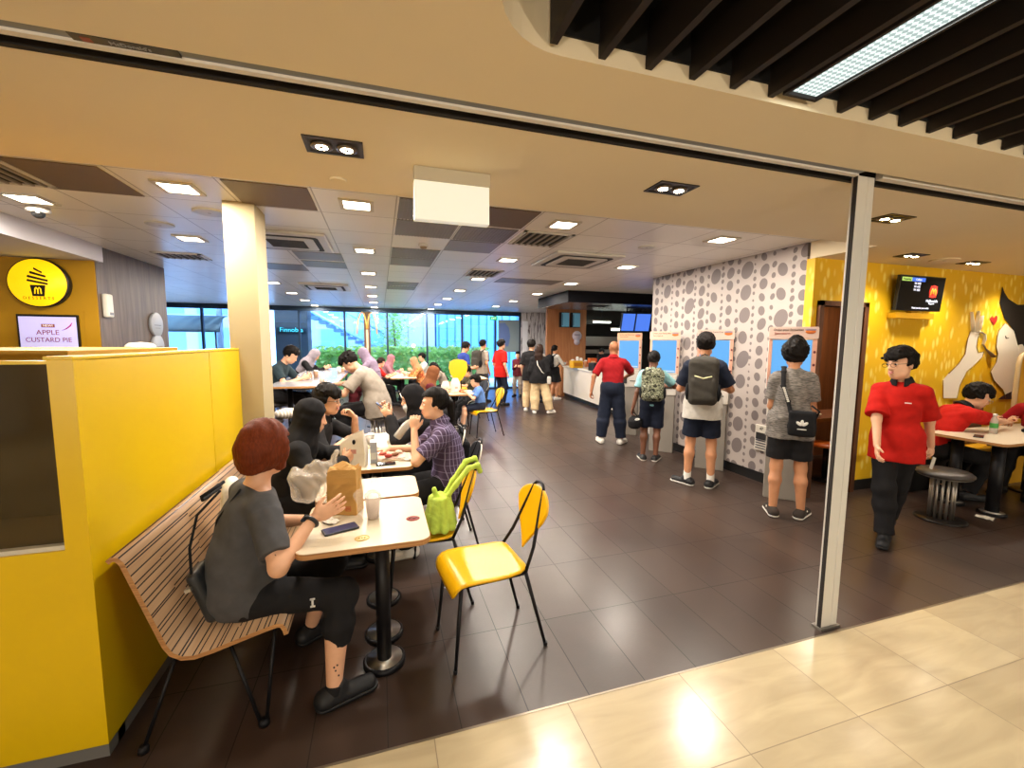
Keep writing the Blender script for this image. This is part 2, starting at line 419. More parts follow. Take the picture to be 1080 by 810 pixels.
def wood(name, c1, c2, sx=(9, 9, 0.7), rough=0.5):
    m = bpy.data.materials.new(name); nt, N, L, b = nodes_of(m)
    tc = N.new('ShaderNodeTexCoord'); mp = N.new('ShaderNodeMapping'); mp.inputs['Scale'].default_value = sx; L.new(tc.outputs['Object'], mp.inputs['Vector'])
    n = N.new('ShaderNodeTexNoise'); n.inputs['Scale'].default_value = 2.2; n.inputs['Detail'].default_value = 8; n.inputs['Distortion'].default_value = 0.5; L.new(mp.outputs[0], n.inputs['Vector'])
    r = N.new('ShaderNodeValToRGB'); r.color_ramp.elements[0].position = 0.3; r.color_ramp.elements[0].color = srgb(c1); r.color_ramp.elements[1].position = 0.7; r.color_ramp.elements[1].color = srgb(c2)
    L.new(n.outputs['Fac'], r.inputs[0]); L.new(r.outputs[0], b.inputs['Base Color']); b.inputs['Roughness'].default_value = rough
    MATS[name] = m
    return m
m_wood_grey = wood('grey_brown_wood', '#4a3c33', '#705e50')
m_wood_red = wood('red_brown_wood', '#6a3d22', '#8a5430')
m_wood_warm = wood('warm_wood', '#a0673f', '#b97f53')
m_ply = wood('plywood', '#b98b5a', '#d0a574', (3, 3, 3))
m_plyedge = wood('plywood_edge', '#8f5f33', '#c08c55', (2, 2, 60))
# door opening with a wooden frame, alcove behind
dr = MB().box((4.34, 3.30, 0), (4.395, 3.46, 2.10)).box((4.985, 3.30, 0), (5.05, 3.46, 2.10)).box((4.34, 3.30, 2.05), (5.05, 3.46, 2.10))
struct('door_1', dr, wood('dark_door_wood', '#4a2c1a', '#653c22'))
struct('wall_alcove', MB().box((4.40, 4.60, 0), (7.4, 4.68, 2.6)).box((4.40, 3.43, 2.45), (7.4, 4.68, 2.55)).box((7.4, 3.43, 0), (7.5, 4.68, 2.6)).box((4.40, 3.45, 0), (4.44, 4.60, 2.5)), m_wood_red)
# dessert corner at the left
m_yellow = mat('yellow_laminate', '#deb906', 0.32, var=0.03, vscale=2)
m_yellowd = mat('ochre_laminate', '#c08e0c', 0.5)
struct('wall_dessert', MB().box((-6.2, 6.020, 0), (-3.036, 6.028, 2.56)).box((-3.95, 6.018, 1.30), (-3.94, 6.03, 1.96)).box((-3.95, 6.018, 1.952), (-3.06, 6.03, 1.96)).box((-3.17, 6.018, 1.30), (-3.16, 6.03, 1.96)), mat('ochre_wall', '#b98a12', 0.5))
struct('wall_wood', MB().box((-3.15, 6.029, 0), (-3.03, 7.65, 2.70)), m_wood_grey)
# glazed back wall: mullions, rails, panes
m_mull = mat('dark_mullion', '#22364a', 0.45, 0.3)
mx = [-6.15, -4.9, -3.62, -2.36, -1.06, 0.23, 1.50, 2.68, 3.86, 4.75]
wf = thing('window_1', None, None, (0, YB, 0)); wf['kind'] = 'structure'
MB().box((-6.2, -0.05, 2.56), (4.80, 0.05, 2.70)).box((-6.2, -0.05, 0), (4.80, 0.05, 0.06)).build('window_frame', m_mull, wf)
for x in mx: MB().box((x-0.028, -0.05, 0.06), (x+0.028, 0.05, 2.56)).build('mullion', m_mull, wf)
def glass_mat():
    m = bpy.data.materials.new('window_glass'); nt, N, L, b = nodes_of(m); N.remove(b)
    t = N.new('ShaderNodeBsdfTransparent'); t.inputs[0].default_value = (0.64, 0.82, 1.0, 1)
    g = N.new('ShaderNodeBsdfGlossy'); g.inputs['Roughness'].default_value = 0.02
    mx_ = N.new('ShaderNodeMixShader'); mx_.inputs[0].default_value = 0.06
    L.new(t.outputs[0], mx_.inputs[1]); L.new(g.outputs[0], mx_.inputs[2]); L.new(mx_.outputs[0], N['Material Output'].inputs['Surface'])
    return m
m_glass = glass_mat()
for i in range(len(mx)-1):
    MB().box((mx[i]+0.028, -0.006, 0.06), (mx[i+1]-0.028, 0.006, 2.56)).build('pane', m_glass, wf)
# patterned wall and the walls beyond the counter
def bark_mat():
    m = bpy.data.materials.new('white_bark_wallpaper'); nt, N, L, b = nodes_of(m)
    tc = N.new('ShaderNodeNewGeometry'); mp = N.new('ShaderNodeMapping'); mp.inputs['Scale'].default_value = (16, 1, 1.3); L.new(tc.outputs['Position'], mp.inputs['Vector'])
    n = N.new('ShaderNodeTexNoise'); n.inputs['Scale'].default_value = 1.6; n.inputs['Detail'].default_value = 5; L.new(mp.outputs[0], n.inputs['Vector'])
    r = N.new('ShaderNodeValToRGB'); r.color_ramp.interpolation = 'CONSTANT'; r.color_ramp.elements[0].color = srgb('#6f6a70'); r.color_ramp.elements[1].position = 0.43; r.color_ramp.elements[1].color = srgb('#d9d6da')
    L.new(n.outputs['Fac'], r.inputs[0]); L.new(r.outputs[0], b.inputs['Base Color'])
    return m
struct('wall_back', MB().box((4.78, YB-0.05, 0), (9.6, YB+0.1, 2.7)), bark_mat())
struct('wall_kitchen', MB().box((5.0, 12.5, 0), (6.35, 12.62, 2.70)), m_wood_warm)
struct('wall_kitchen_back', MB().box((6.35, 13.4, 0), (9.6, 13.5, 2.70)).box((6.35, 12.5, 2.25), (9.6, 12.6, 2.70)), mat('kitchen_dark', '#23221f', 0.5))
struct('wall_service', MB().box((4.40, 6.0, 0), (9.6, 6.12, 2.7)), m_white)
# ------------------------------------------------------------------ fittings of the ceiling
m_lens = emat('downlight_glow', '#fff0d6', 17.0)
m_frame = mat('white_trim', '#cfc8bd', 0.5)
dl = thing('ceiling_light', 'x', 'ceiling light', (0, 0, 2.70), 0, 'square downlights of the tiled ceiling')
MB().box((-0.125, -0.125, -0.012), (-0.095, 0.125, 0.0)).box((0.095, -0.125, -0.012), (0.125, 0.125, 0.0)).box((-0.095, -0.125, -0.012), (0.095, -0.095, 0.0)).box((-0.095, 0.095, -0.012), (0.095, 0.125, 0.0)).build('trim_frame', m_frame, dl)
MB().box((-0.095, -0.095, -0.007), (0.095, 0.095, -0.002)).build('lens', m_lens, dl)
spots = [(-2.50, 4.24, 'square downlight beside the white dome camera over the dessert counter'), (-1.31, 3.61, 'square downlight nearest the left of the cream pillar'), (-1.86, 5.33, 'square downlight beyond the pillar near the grey wood wall'),
 (-0.15, 3.61, 'nearest square downlight between the pillar and the hanging white lightbox'), (1.585, 3.61, 'nearest square downlight right of the hanging white lightbox'), (3.33, 3.61, 'square downlight by the top of the dotted wall'),
 (-0.15, 5.345, 'second square downlight of the row in line with the pillar'), (1.585, 5.345, 'square downlight left of the large ceiling cassette by the dotted wall'), (3.28, 5.29, 'square downlight above the kiosks right of the ceiling cassette')]
for j, nm in enumerate(('third', 'fourth', 'fifth', 'sixth', 'seventh')):
    y = 7.08 + 1.73*j
    spots.append((-0.15, y, nm + ' square downlight of the row in line with the pillar'))
    spots.append((1.585, y, nm + ' square downlight of the middle row running to the windows'))
    if j < 4: spots.append((3.28, y, nm + ' square downlight of the row passing the black canopy'))
    if j > 0: spots.append((-1.84, y, nm + ' square downlight of the row along the left glass'))
for i, (x, y, lb_) in enumerate(spots):
    if i == 0: dl.location = (x, y, 2.70); dl['label'] = lb_
    else: dup(dl, (x, y, 2.70), None, lb_)
# twin spot fittings in the plaster soffit
m_bronze = mat('bronze_trim', '#3a322a', 0.4, 0.5); m_spot = emat('spot_glow', '#ffdcae', 60.0)
ts = thing('twin_spotlight', 'x', 'spotlight', (0, 0, 2.53), 0, 'twin spotlights in the plaster soffit')
MB().box((-0.125, -0.085, -0.006), (0.125, -0.065, 0.0)).box((-0.125, 0.065, -0.006), (0.125, 0.085, 0.0)).box((-0.125, -0.065, -0.006), (-0.108, 0.065, 0.0)).box((0.108, -0.065, -0.006), (0.125, 0.065, 0.0)).box((-0.108, -0.065, -0.003), (0.108, 0.065, -0.001)).build('housing', m_bronze, ts)
for q in (-1, 1):
    MB().lathe([(0.044, -0.002), (0.047, -0.010), (0.038, -0.012)], 20, (0.053*q, 0, 0)).build('ring', mat('spot_ring', '#6e6257', 0.3, 0.7), ts)
    MB().lathe([(0.001, -0.011), (0.026, -0.013), (0.028, -0.009)], 18, (0.053*q, 0, 0)).build('lamp', m_spot, ts)
tsl = [(-0.18, 2.18, 'twin spotlight left of the hanging white lightbox'), (1.605, 2.145, 'twin spotlight right of the hanging white lightbox'), (3.43, 2.16, 'twin spotlight just right of the shutter post'), (5.03, 2.95, 'twin spotlight above the black menu screen'), (6.09, 3.0, 'twin spotlight above the mural heart'), (7.3, 2.95, 'twin spotlight at the right end above the mural hair')]
for i, (x, y, lb_) in enumerate(tsl):
    if i == 0: ts.location = (x, y, 2.53); ts['label'] = lb_
    else: dup(ts, (x, y, 2.53), None, lb_)
# hanging lightbox
hb = thing('hanging_lightbox', 'blank white lightbox hanging from the beige soffit', 'sign', (0.375, 2.30, 2.27))
MB().box((-0.195, -0.03, 0.19), (0.20, 0.03, 0.26), bev=0.004).build('mounting_box', mat('box_grey', '#bdb49f', 0.5), hb)
MB().box((-0.195, -0.028, 0.0), (0.195, 0.028, 0.192), bev=0.003).build('sign_panel', mat('lightbox_white', '#dfe0d3', 0.4, emit=0.5), hb)
# cassettes, vents, grilles, panels
m_acw = mat('cassette_white', '#c9c3ba', 0.4); m_gr = mat('dark_grille', '#3b3631', 0.6); m_pan = mat('brown_panel', '#6c5b49', 0.6); m_perf = mat('perforated_metal', '#857d75', 0.42, 0.7)
def cassette(x, y, w, d, lab):
    t = thing('ceiling_cassette', lab, 'air conditioner', (x, y, 2.70), 0, 'ceiling air conditioning cassettes')
    MB().box((-w/2, -d/2, -0.03), (w/2, d/2, 0), bev=0.012).build('face_plate', m_acw, t)
    MB().prism(rrect(-w*0.40, -d*0.40, w*0.40, d*0.40, 0.06), -0.034, -0.029).build('air_slot', mat('slot_black', '#1c1a18', 0.7), t)
    MB().prism(rrect(-w*0.34, -d*0.34, w*0.34, d*0.34, 0.05), -0.040, -0.030).build('centre_plate', m_acw, t)
    g = MB()
    g.box((-w*0.22, -d*0.22, -0.041), (w*0.22, d*0.22, -0.0395))
    for k in range(7): g.box((-w*0.22, -d*0.22+d*0.44*k/7, -0.046), (w*0.22, -d*0.22+d*0.44*k/7+0.012, -0.040))
    g.build('intake_grille', m_gr, t)
cassette(-0.90, 5.08, 0.80, 0.85, 'ceiling cassette right behind the cream pillar'); cassette(2.40, 5.06, 0.88, 0.92, 'large ceiling cassette by the dotted wall'); cassette(-0.98, 9.1, 0.85, 0.95, 'smaller looking ceiling cassette further back in line with the pillar')
def vent(x, y, w, d, lab, n=7):
    t = thing('ceiling_vent', lab, 'air vent', (x, y, 2.70), 0, 'slatted ceiling vents')
    MB().box((-w/2, -d/2, -0.012), (w/2, -d/2+0.03, 0)).box((-w/2, d/2-0.03, -0.012), (w/2, d/2, 0)).box((-w/2, -d/2, -0.012), (-w/2+0.03, d/2, 0)).box((w/2-0.03, -d/2, -0.012), (w/2, d/2, 0)).build('vent_frame', m_acw, t)
    MB().box((-w/2+0.03, -d/2+0.03, -0.003), (w/2-0.03, d/2-0.03, -0.001)).build('backing', mat('vent_dark', '#2a2622', 0.8), t)
    g = MB()
    for k in range(n):
        xx = -w/2+0.05+(w-0.1)*k/(n-1); g.box((xx-0.012, -d/2+0.03, -0.018), (xx+0.004, d/2-0.03, -0.006))
    g.build('slat', mat('vent_slat', '#8f8474', 0.5), t)
vent(1.585, 4.19, 0.52, 0.56, 'slatted vent behind the nearest downlight right of the lightbox'); vent(-2.35, 6.45, 0.52, 0.40, 'slatted vent near the top of the grey wood wall'); vent(1.53, 6.48, 0.5, 0.62, 'small slatted vent further back in the middle row'); vent(-2.36, 3.62, 0.5, 0.5, 'slatted vent at the left beside the brown ceiling panel')
def panel(x, y, w, d, lab, m, ribs=0, nm='ceiling_panel', grp=None):
    b = MB().box((-w/2, -d/2, -0.006), (w/2, d/2, 0))
    for k in range(ribs):
        xx = -w/2 + w*(k+0.5)/ribs; b.box((xx-0.006, -d/2, -0.011), (xx+0.006, d/2, -0.004))
    tag(b.build(nm, m, None, (x, y, 2.70)), lab, 'ceiling panel', grp)
panel(-0.72, 3.60, 0.52, 0.53, 'recessed brown ceiling panel above the cream pillar', m_pan); panel(-1.90, 3.62, 0.54, 0.56, 'brown ceiling panel at the left edge over the dessert counter', m_pan)
panel(1.00, 3.60, 0.54, 0.53, 'brown ceiling panel right behind the hanging lightbox', m_pan)
pg = 'ribbed metal grille panels of the ceiling'
for (x, y, w, d, lb_, r_) in ((0.43, 3.60, 0.54, 0.54, 'ribbed metal panel half hidden by the hanging lightbox', 18), (0.43, 4.18, 0.54, 0.54, 'ribbed metal panel just beyond the hanging lightbox', 18), (1.0, 4.19, 0.54, 0.54, 'ribbed metal panel left of the slatted vent', 18), (0.99, 4.76, 0.54, 0.52, 'second shiny panel beyond the ribbed one left of the slatted vent', 0),
  (0.42, 5.34, 0.54, 0.54, 'ribbed metal panel behind the smoke detector', 14), (0.42, 5.92, 0.54, 0.54, 'shiny metal panel two tiles behind the smoke detector', 0), (0.42, 8.2, 0.54, 0.5, 'far metal grille panel in the middle of the ceiling', 10), (0.42, 8.8, 0.54, 0.5, 'farthest metal grille panel of the middle row', 10),
  (-0.70, 5.9, 0.54, 0.5, 'grey metal panel beyond the cassette behind the pillar', 0), (-0.70, 6.5, 0.54, 0.5, 'second grey metal panel beyond the cassette behind the pillar', 0), (-1.27, 6.9, 0.54, 0.55, 'grey metal panel left of the pair behind the pillar', 0), (2.2, 7.1, 0.54, 0.54, 'grey metal panel near the black canopy', 0), (2.75, 7.1, 0.54, 0.54, 'grey metal panel closest to the black canopy', 0)):
    panel(x, y, w, d, lb_, m_perf, r_, 'grille_panel', pg)
t = thing('smoke_detector', 'round smoke detector on the tile behind the lightbox', 'smoke detector', (0.47, 4.80, 2.70))
MB().lathe([(0.055, 0), (0.06, -0.015), (0.045, -0.03)], 20).build('detector_base', m_acw, t); MB().lathe([(0.04, -0.03), (0.03, -0.05), (0.002, -0.052)], 20).build('sensor', mat('sensor_brown', '#8a7457', 0.5), t)
for x, y, r, z, lb_ in ((-1.32, 4.20, 0.12, 2.70, 'round ceiling speaker beside the cream pillar'), (-1.90, 4.78, 0.11, 2.70, 'round ceiling speaker left of the pillar'), (2.82, 4.15, 0.09, 2.70, 'round ceiling speaker near the dotted wall'), (5.60, 2.99, 0.12, 2.53, 'round ceiling speaker over the black menu screen'), (-0.2, 2.60, 0.045, 2.53, 'small round sprinkler cover beside the twin spotlight')):
    t = thing('ceiling_speaker', lb_, 'speaker', (x, y, z), 0, 'round fittings of the ceiling')
    MB().lathe([(r, 0), (r, -0.008), (r*0.9, -0.012)], 24).build('rim', m_acw if z > 2.6 else m_soffit, t); MB().lathe([(r*0.9, -0.0085), (0.001, -0.0125)], 24).build('speaker_grille', mat('speaker_cloth', '#9d9488', 0.8) if r > 0.06 else m_soffit, t)
t = thing('dome_camera', 'white dome security camera on the ceiling over the dessert counter', 'camera', (-2.60, 4.50, 2.70))
MB().lathe([(0.07, 0), (0.075, -0.03), (0.06, -0.045)], 20).build('camera_base', m_acw, t); MB().sphere((0.01, -0.02, -0.05), 0.042, 14, 10).build('lens_dome', mat('dome_black', '#151515', 0.1), t)
# dark slat ceiling over the mall walk, with its strip lamp
m_baf = mat('dark_baffle', '#1d1512', 0.6)
k = 0
for i in range(-1, 30):
    x = 0.520 + 0.172*i
    if 1.38 < x < 1.60 or x < 0.4: continue
    y1 = 1.298 if x > 0.55 else 1.28
    o = MB().box((x-0.012, -1.2, 2.545), (x+0.012, y1, 2.70)).build('ceiling_baffle', m_baf); o['group'] = 'dark baffles of the slat ceiling'
    tag(o, 'x', 'ceiling slat'); k += 1
    o['label'] = 'dark wooden baffle of the slat ceiling at the upper right' if i > -9 else ''
t = thing('strip_lamp', 'bright prismatic strip lamp between the dark ceiling slats', 'ceiling light', (1.487, 0, 2.545))
MB().box((-0.078, -1.2, 0.0), (-0.066, 1.26, 0.16)).box((0.066, -1.2, 0.0), (0.078, 1.26, 0.16)).box((-0.078, 1.26, 0.0), (0.078, 1.272, 0.16)).build('lamp_trough', m_baf, t)
def prism_mat():
    m = bpy.data.materials.new('prismatic_glow'); nt, N, L, b = nodes_of(m); N.remove(b)
    g = N.new('ShaderNodeNewGeometry'); mp = N.new('ShaderNodeMapping'); mp.inputs['Scale'].default_value = (70, 70, 70); mp.inputs['Rotation'].default_value = (0, 0, 0.78); L.new(g.outputs['Position'], mp.inputs['Vector'])
    c = N.new('ShaderNodeTexChecker'); c.inputs['Scale'].default_value = 1.0; c.inputs[1].default_value = (0.80, 0.90, 0.84, 1); c.inputs[2].default_value = (0.36, 0.44, 0.42, 1); L.new(mp.outputs[0], c.inputs['Vector'])
    e = N.new('ShaderNodeEmission'); e.inputs['Strength'].default_value = 1.25; L.new(c.outputs[0], e.inputs[0]); L.new(e.outputs[0], N['Material Output'].inputs['Surface'])
    return m
MB().box((-0.066, -1.2, 0.012), (0.066, 1.26, 0.02)).build('diffuser', prism_mat(), t)

# ------------------------------------------------------------------ dessert counter with its yellow side screen
dc = thing('dessert_counter', 'tall yellow laminate counter with dark glass front at the left edge', 'counter', (-1.06, 1.93, 0))
def L3(x, y, z): return (x+1.06, y-1.93, z)
fp = MB().box(L3(-1.135, 1.93, 0.06), L3(-1.06, 2.0, 1.582)).box(L3(-6.1, 1.93, 0.06), L3(-1.135, 2.0, 0.868)).box(L3(-6.1, 1.93, 1.560), L3(-1.135, 2.0, 1.572))
fp.build('front_panel', m_yellow, dc)
MB().box(L3(-6.1, 1.94, 0.0), L3(-1.065, 2.05, 0.06)).box(L3(-1.14, 2.0, 0), L3(-1.065, 3.82, 0.06)).build('plinth', mat('grey_plinth', '#6b6a68', 0.5), dc)
MB().box(L3(-1.14, 2.0, 0.06), L3(-1.06, 3.205, 1.572)).build('side_panel', m_yellow, dc)
MB().box(L3(-1.14, 3.211, 0.06), L3(-1.06, 3.821, 1.572)).build('side_panel', m_yellow, dc)
MB().box(L3(-1.145, 1.928, 1.574), L3(-1.058, 3.821, 1.588), bev=0.003).build('top_edge', m_yellow, dc)
MB().box(L3(-6.1, 1.94, 0.868), L3(-1.137, 2.30, 0.885)).build('window_sill', mat('sill_white', '#cfcabb', 0.4), dc)
MB().box(L3(-6.1, 2.30, 0.885), L3(-1.14, 2.34, 1.56)).build('inner_back', mat('olive_panel', '#5f4c22', 0.5), dc)
def dglass():
    m = bpy.data.materials.new('dark_counter_glass'); nt, N, L, b = nodes_of(m); N.remove(b)
    t = N.new('ShaderNodeBsdfTransparent'); t.inputs[0].default_value = (0.55, 0.52, 0.45, 1)
    g = N.new('ShaderNodeBsdfGlossy'); g.inputs['Roughness'].default_value = 0.08; g.inputs[0].default_value = (0.9, 0.85, 0.7, 1)
    x = N.new('ShaderNodeMixShader'); x.inputs[0].default_value = 0.10
    L.new(t.outputs[0], x.inputs[1]); L.new(g.outputs[0], x.inputs[2]); L.new(x.outputs[0], N['Material Output'].inputs['Surface']); return m
MB().box(L3(-6.1, 1.965, 0.886), L3(-1.137, 1.971, 1.56)).build('glass_pane', dglass(), dc)
MB().box(L3(-2.05, 2.34, 1.55), L3(-1.30, 3.4, 1.60), bev=0.003).build('rear_ledge', m_yellowd, dc)
# round lit sign and the screen under it
sg = thing('round_sign', 'round lit yellow dessert sign with an ice cream on the ochre wall', 'sign', (-3.50, 6.02, 2.25))
Mz = frameM((0, 0, 0), (1, 0, 0), (0, 0, 1))      # faces -y
MB().lathe([(0.256, -0.0), (0.262, 0.07), (0.250, 0.075)], 40, M=frameM((0, 0, 0), (1, 0, 0), (0, 0, 1))).build('sign_rim', mat('sign_rim_black', '#1a1712', 0.5), sg)
MB().lathe([(0.250, 0.070), (0.248, 0.080), (0.001, 0.0805)], 40, M=Mz).build('lit_face', mat('sign_yellow', '#f2c40c', 0.4, emit=1.0), sg)
m_sb = mat('sign_black', '#1d1608', 0.5)
ic = MB()
ic.prism([(-0.052, -0.02), (0.052, -0.02), (0.040, -0.115), (-0.040, -0.115)][::-1], -0.083, -0.0805, axis='y', M=None)
for (w0, z0, w1, z1, th) in ((-0.072, 0.018, 0.068, -0.008, 0.018), (-0.068, 0.052, 0.070, 0.020, 0.020), (-0.048, 0.085, 0.058, 0.055, 0.020), (-0.018, 0.118, 0.036, 0.088, 0.018)):
    ic.prism([(w0, z0-th*0.4), (w1, z1-th*0.5), (w1*1.04, z1+th*0.4), (0.3*w0+0.7*w1, z1+th*0.9), (w0*0.9, z0+th*0.6)], -0.083, -0.0805, axis='y')
ic_o = ic.build('ice_cream_icon', m_sb, sg); ic_o.scale = (1.25, 1.0, 1.25)
MB().tube([(-0.022, -0.0845, -0.095), (-0.018, -0.0845, -0.05), (-0.010, -0.0845, -0.04), (0, -0.0845, -0.06), (0, -0.0845, -0.095)], 0.0045, 6).tube([(0.022, -0.0845, -0.095), (0.018, -0.0845, -0.05), (0.010, -0.0845, -0.04), (0, -0.0845, -0.06)], 0.0045, 6).build('arches_emblem', mat('sign_yellow', '#f2c40c'), sg).scale = (1.25, 1.0, 1.25)
text_obj('sign_lettering', 'D E S S E R T S', 0.042, mat('sign_olive', '#6e5c0c', 0.5), sg, frameM((0, -0.082, -0.165), (1, 0, 0), (0, 0, 1)))
ds = thing('dessert_screen', 'lilac menu screen advertising apple custard pie under the round sign', 'screen', (-3.47, 6.01, 1.46))
MB().box((-0.262, -0.03, 0.0), (0.262, 0.0, 0.455)).build('screen_frame', mat('screen_black', '#141414', 0.4), ds)
MB().box((-0.245, -0.033, 0.012), (0.250, -0.030, 0.430)).build('display', mat('display_lilac', '#c3bdf0', 0.3, emit=0.55), ds)
m_br = mat('print_maroon', '#8f3b45', 0.5, emit=0.15); m_brn = mat('print_red', '#b23340', 0.5, emit=0.2)
MB().box((-0.055, -0.036, 0.315), (0.06, -0.033, 0.352)).build('new_tag', mat('print_brown', '#8c4a3c', 0.5, emit=0.2), ds)
text_obj('tag_lettering', 'NEW!', 0.034, mat('print_white', '#f0e8e8', 0.5, emit=0.5), ds, frameM((0.002, -0.037, 0.333), (1, 0, 0), (0, 0, 1)))
text_obj('screen_lettering', 'APPLE', 0.075, m_br, ds, frameM((-0.005, -0.0345, 0.258), (1, 0, 0), (0, 0, 1)))
text_obj('screen_lettering', 'CUSTARD PIE', 0.072, m_br, ds, frameM((0.0, -0.0345, 0.178), (1, 0, 0), (0, 0, 1)), font_scale_x=0.92)
MB().tube([(0.12, -0.036, 0.285), (0.16, -0.036, 0.30), (0.20, -0.036, 0.335), (0.215, -0.036, 0.37)], [0.004, 0.022, 0.024, 0.006], 8, flat=0.12).build('apple_slice', mat('print_magenta', '#a81f6e', 0.5, emit=0.3), ds)
MB().sphere((-0.16, -0.0345, 0.055), (0.06, 0.002, 0.05), 14, 8).sphere((0.08, -0.0345, 0.045), (0.05, 0.002, 0.035), 14, 8).build('apple_picture', m_brn, ds)
t = thing('soap_dispenser', 'white wall dispenser on the grey wood wall', 'dispenser', (-3.03, 6.14, 1.90))
MB().box((0, -0.06, 0.0), (0.06, 0.06, 0.27), bev=0.02).build('dispenser_case', mat('dispenser_white', '#d8d4c8', 0.4), t); MB().box((0.058, -0.03, 0.03), (0.064, 0.03, 0.06)).build('dispenser_window', mat('grey_window', '#77777a', 0.3), t)
t = thing('disc_sign', 'grey sign of two stacked discs on the grey wood wall', 'sign', (-3.03, 7.26, 1.5))
for r, z in ((0.17, 0.36), (0.16, 0.06)):
    dd = MB().lathe([(r, 0), (r, 0.03), (r*0.95, 0.034), (0.001, 0.034)], 28, (0, 0, 0), frameM((0, 0, z), (0, 1, 0), (0, 0, 1))).build('disc', mat('disc_grey', '#a9adb4', 0.4), t)
    MB().box((0.0345, -0.09, z-0.012), (0.036, 0.09, z-0.004)).box((0.0345, -0.07, z-0.05), (0.036, 0.07, z-0.045)).build('disc_line', mat('disc_dark', '#5a5d63', 0.5), dd)
# white rounded lamp top / bin lid seen over the screen
t = thing('white_dome_lid', 'white rounded lid showing above the yellow side screen', 'lid', (-2.35, 5.3, 1.45))
MB().lathe([(0.13, 0), (0.13, 0.10), (0.12, 0.14), (0.09, 0.165), (0.001, 0.175)], 24).build('lid_shell', mat('lid_white', '#d9d2c2', 0.4), t)
MB().lathe([(0.14, -1.45), (0.14, 0.0), (0.125, 0.0)], 24).build('bin_body', mat('bin_grey', '#7f7b76', 0.5), t)
# ------------------------------------------------------------------ bench
def stripe_mat():
    m = bpy.data.materials.new('striped_plywood'); nt, N, L, b = nodes_of(m)
    uv = N.new('ShaderNodeUVMap'); sp = N.new('ShaderNodeSeparateXYZ'); L.new(uv.outputs[0], sp.inputs[0])
    s, y = sp.outputs[0], sp.outputs[1]
    u = math_node(N, L, 'MULTIPLY', s, 34.0)
    cell = math_node(N, L, 'FLOOR', u)
    wn = N.new('ShaderNodeTexWhiteNoise'); wn.noise_dimensions = '1D'; L.new(cell, wn.inputs['W'])
    seg = math_node(N, L, 'ADD', math_node(N, L, 'MULTIPLY', y, 0.8), math_node(N, L, 'MULTIPLY', wn.outputs['Value'], 7.0))
    w2 = N.new('ShaderNodeTexWhiteNoise'); w2.noise_dimensions = '2D'; cc = N.new('ShaderNodeCombineXYZ'); L.new(cell, cc.inputs[0]); L.new(math_node(N, L, 'FLOOR', seg), cc.inputs[1]); L.new(cc.outputs[0], w2.inputs['Vector'])
    pos = math_node(N, L, 'ADD', math_node(N, L, 'MULTIPLY', w2.outputs['Value'], 0.8), 0.1)
    d = math_node(N, L, 'ABSOLUTE', math_node(N, L, 'SUBTRACT', math_node(N, L, 'FRACT', u), pos))
    line = math_node(N, L, 'LESS_THAN', d, 0.10)
    nz = N.new('ShaderNodeTexNoise'); mp = N.new('ShaderNodeMapping'); mp.inputs['Scale'].default_value = (60, 3, 1); L.new(uv.outputs[0], mp.inputs[0]); L.new(mp.outputs[0], nz.inputs['Vector']); nz.inputs['Scale'].default_value = 1.0
    base = mixc(N, L, nz.outputs['Fac'], srgb('#a07d5e'), srgb('#c4a481'))
    L.new(mixc(N, L, line, base, srgb('#1c1214')), b.inputs['Base Color']); b.inputs['Roughness'].default_value = 0.4
    return m
prof = [(-1.030, 0.800), (-1.012, 0.812), (-0.990, 0.808), (-0.972, 0.785), (-0.950, 0.715), (-0.920, 0.620), (-0.885, 0.510), (-0.855, 0.415), (-0.835, 0.378), (-0.805, 0.357), (-0.765, 0.352), (-0.70, 0.365), (-0.60, 0.393), (-0.50, 0.420), (-0.455, 0.430), (-0.432, 0.424), (-0.418, 0.400), (-0.412, 0.375)]
bn = thing('slatted_bench', 'long curved plywood bench with dark stripes along the yellow screen', 'bench', (-0.72, 1.95, 0))
def bench_shell():
    y0, y1 = 0.0, 1.84; n = len(prof); th = 0.018
    nr = []
    for i in range(n):
        a = Vector(prof[max(i-1, 0)]); b_ = Vector(prof[min(i+1, n-1)]); t = (b_-a).normalized(); nr.append(Vector((-t.y, t.x)) if True else None)
    mb = MB(); top = [(p[0]+0.72, p[1]) for p in prof]; bot = [(top[i][0]-nr[i].x*th, top[i][1]-nr[i].y*th) for i in range(n)]
    vs = [(x, y, z) for y in (y0, y1) for x, z in top] + [(x, y, z) for y in (y0, y1) for x, z in bot]
    fs = [(i, i+1, n+i+1, n+i) for i in range(n-1)]
    mb.add(vs, fs, True)
    mb.cur = 1
    b = 0
    def q(*a): mb.f.append([b+i for i in a]); mb.mi.append(mb.cur); mb.sm.append(False)
    for i in range(n-1):
        q(2*n+i, 3*n+i, 3*n+i+1, 2*n+i+1); q(i, 2*n+i, 2*n+i+1, i+1); q(n+i, n+i+1, 3*n+i+1, 3*n+i)
    q(0, n, 3*n, 2*n); q(n-1, 3*n-1, 4*n-1, 2*n-1)
    me = bpy.data.meshes.new('seat_shell'); me.from_pydata(mb.v, [], mb.f); me.materials.append(stripe_mat()); me.materials.append(m_plyedge)
    me.polygons.foreach_set('material_index', mb.mi); me.polygons.foreach_set('use_smooth', mb.sm)
    arcl = [0.0]
    for i in range(1, n): arcl.append(arcl[-1] + (Vector(prof[i])-Vector(prof[i-1])).length)
    ul = me.uv_layers.new(name='UVMap')
    for p in me.polygons:
        for li in p.loop_indices:
            vi = me.loops[li].vertex_index; ul.data[li].uv = (arcl[vi % n], me.vertices[vi].co.y)
    me.update()
    o = bpy.data.objects.new('seat_shell', me); COL.objects.link(o); o.parent = bn
bench_shell()
m_blkmetal = mat('black_metal', '#17161a', 0.45, 0.4)
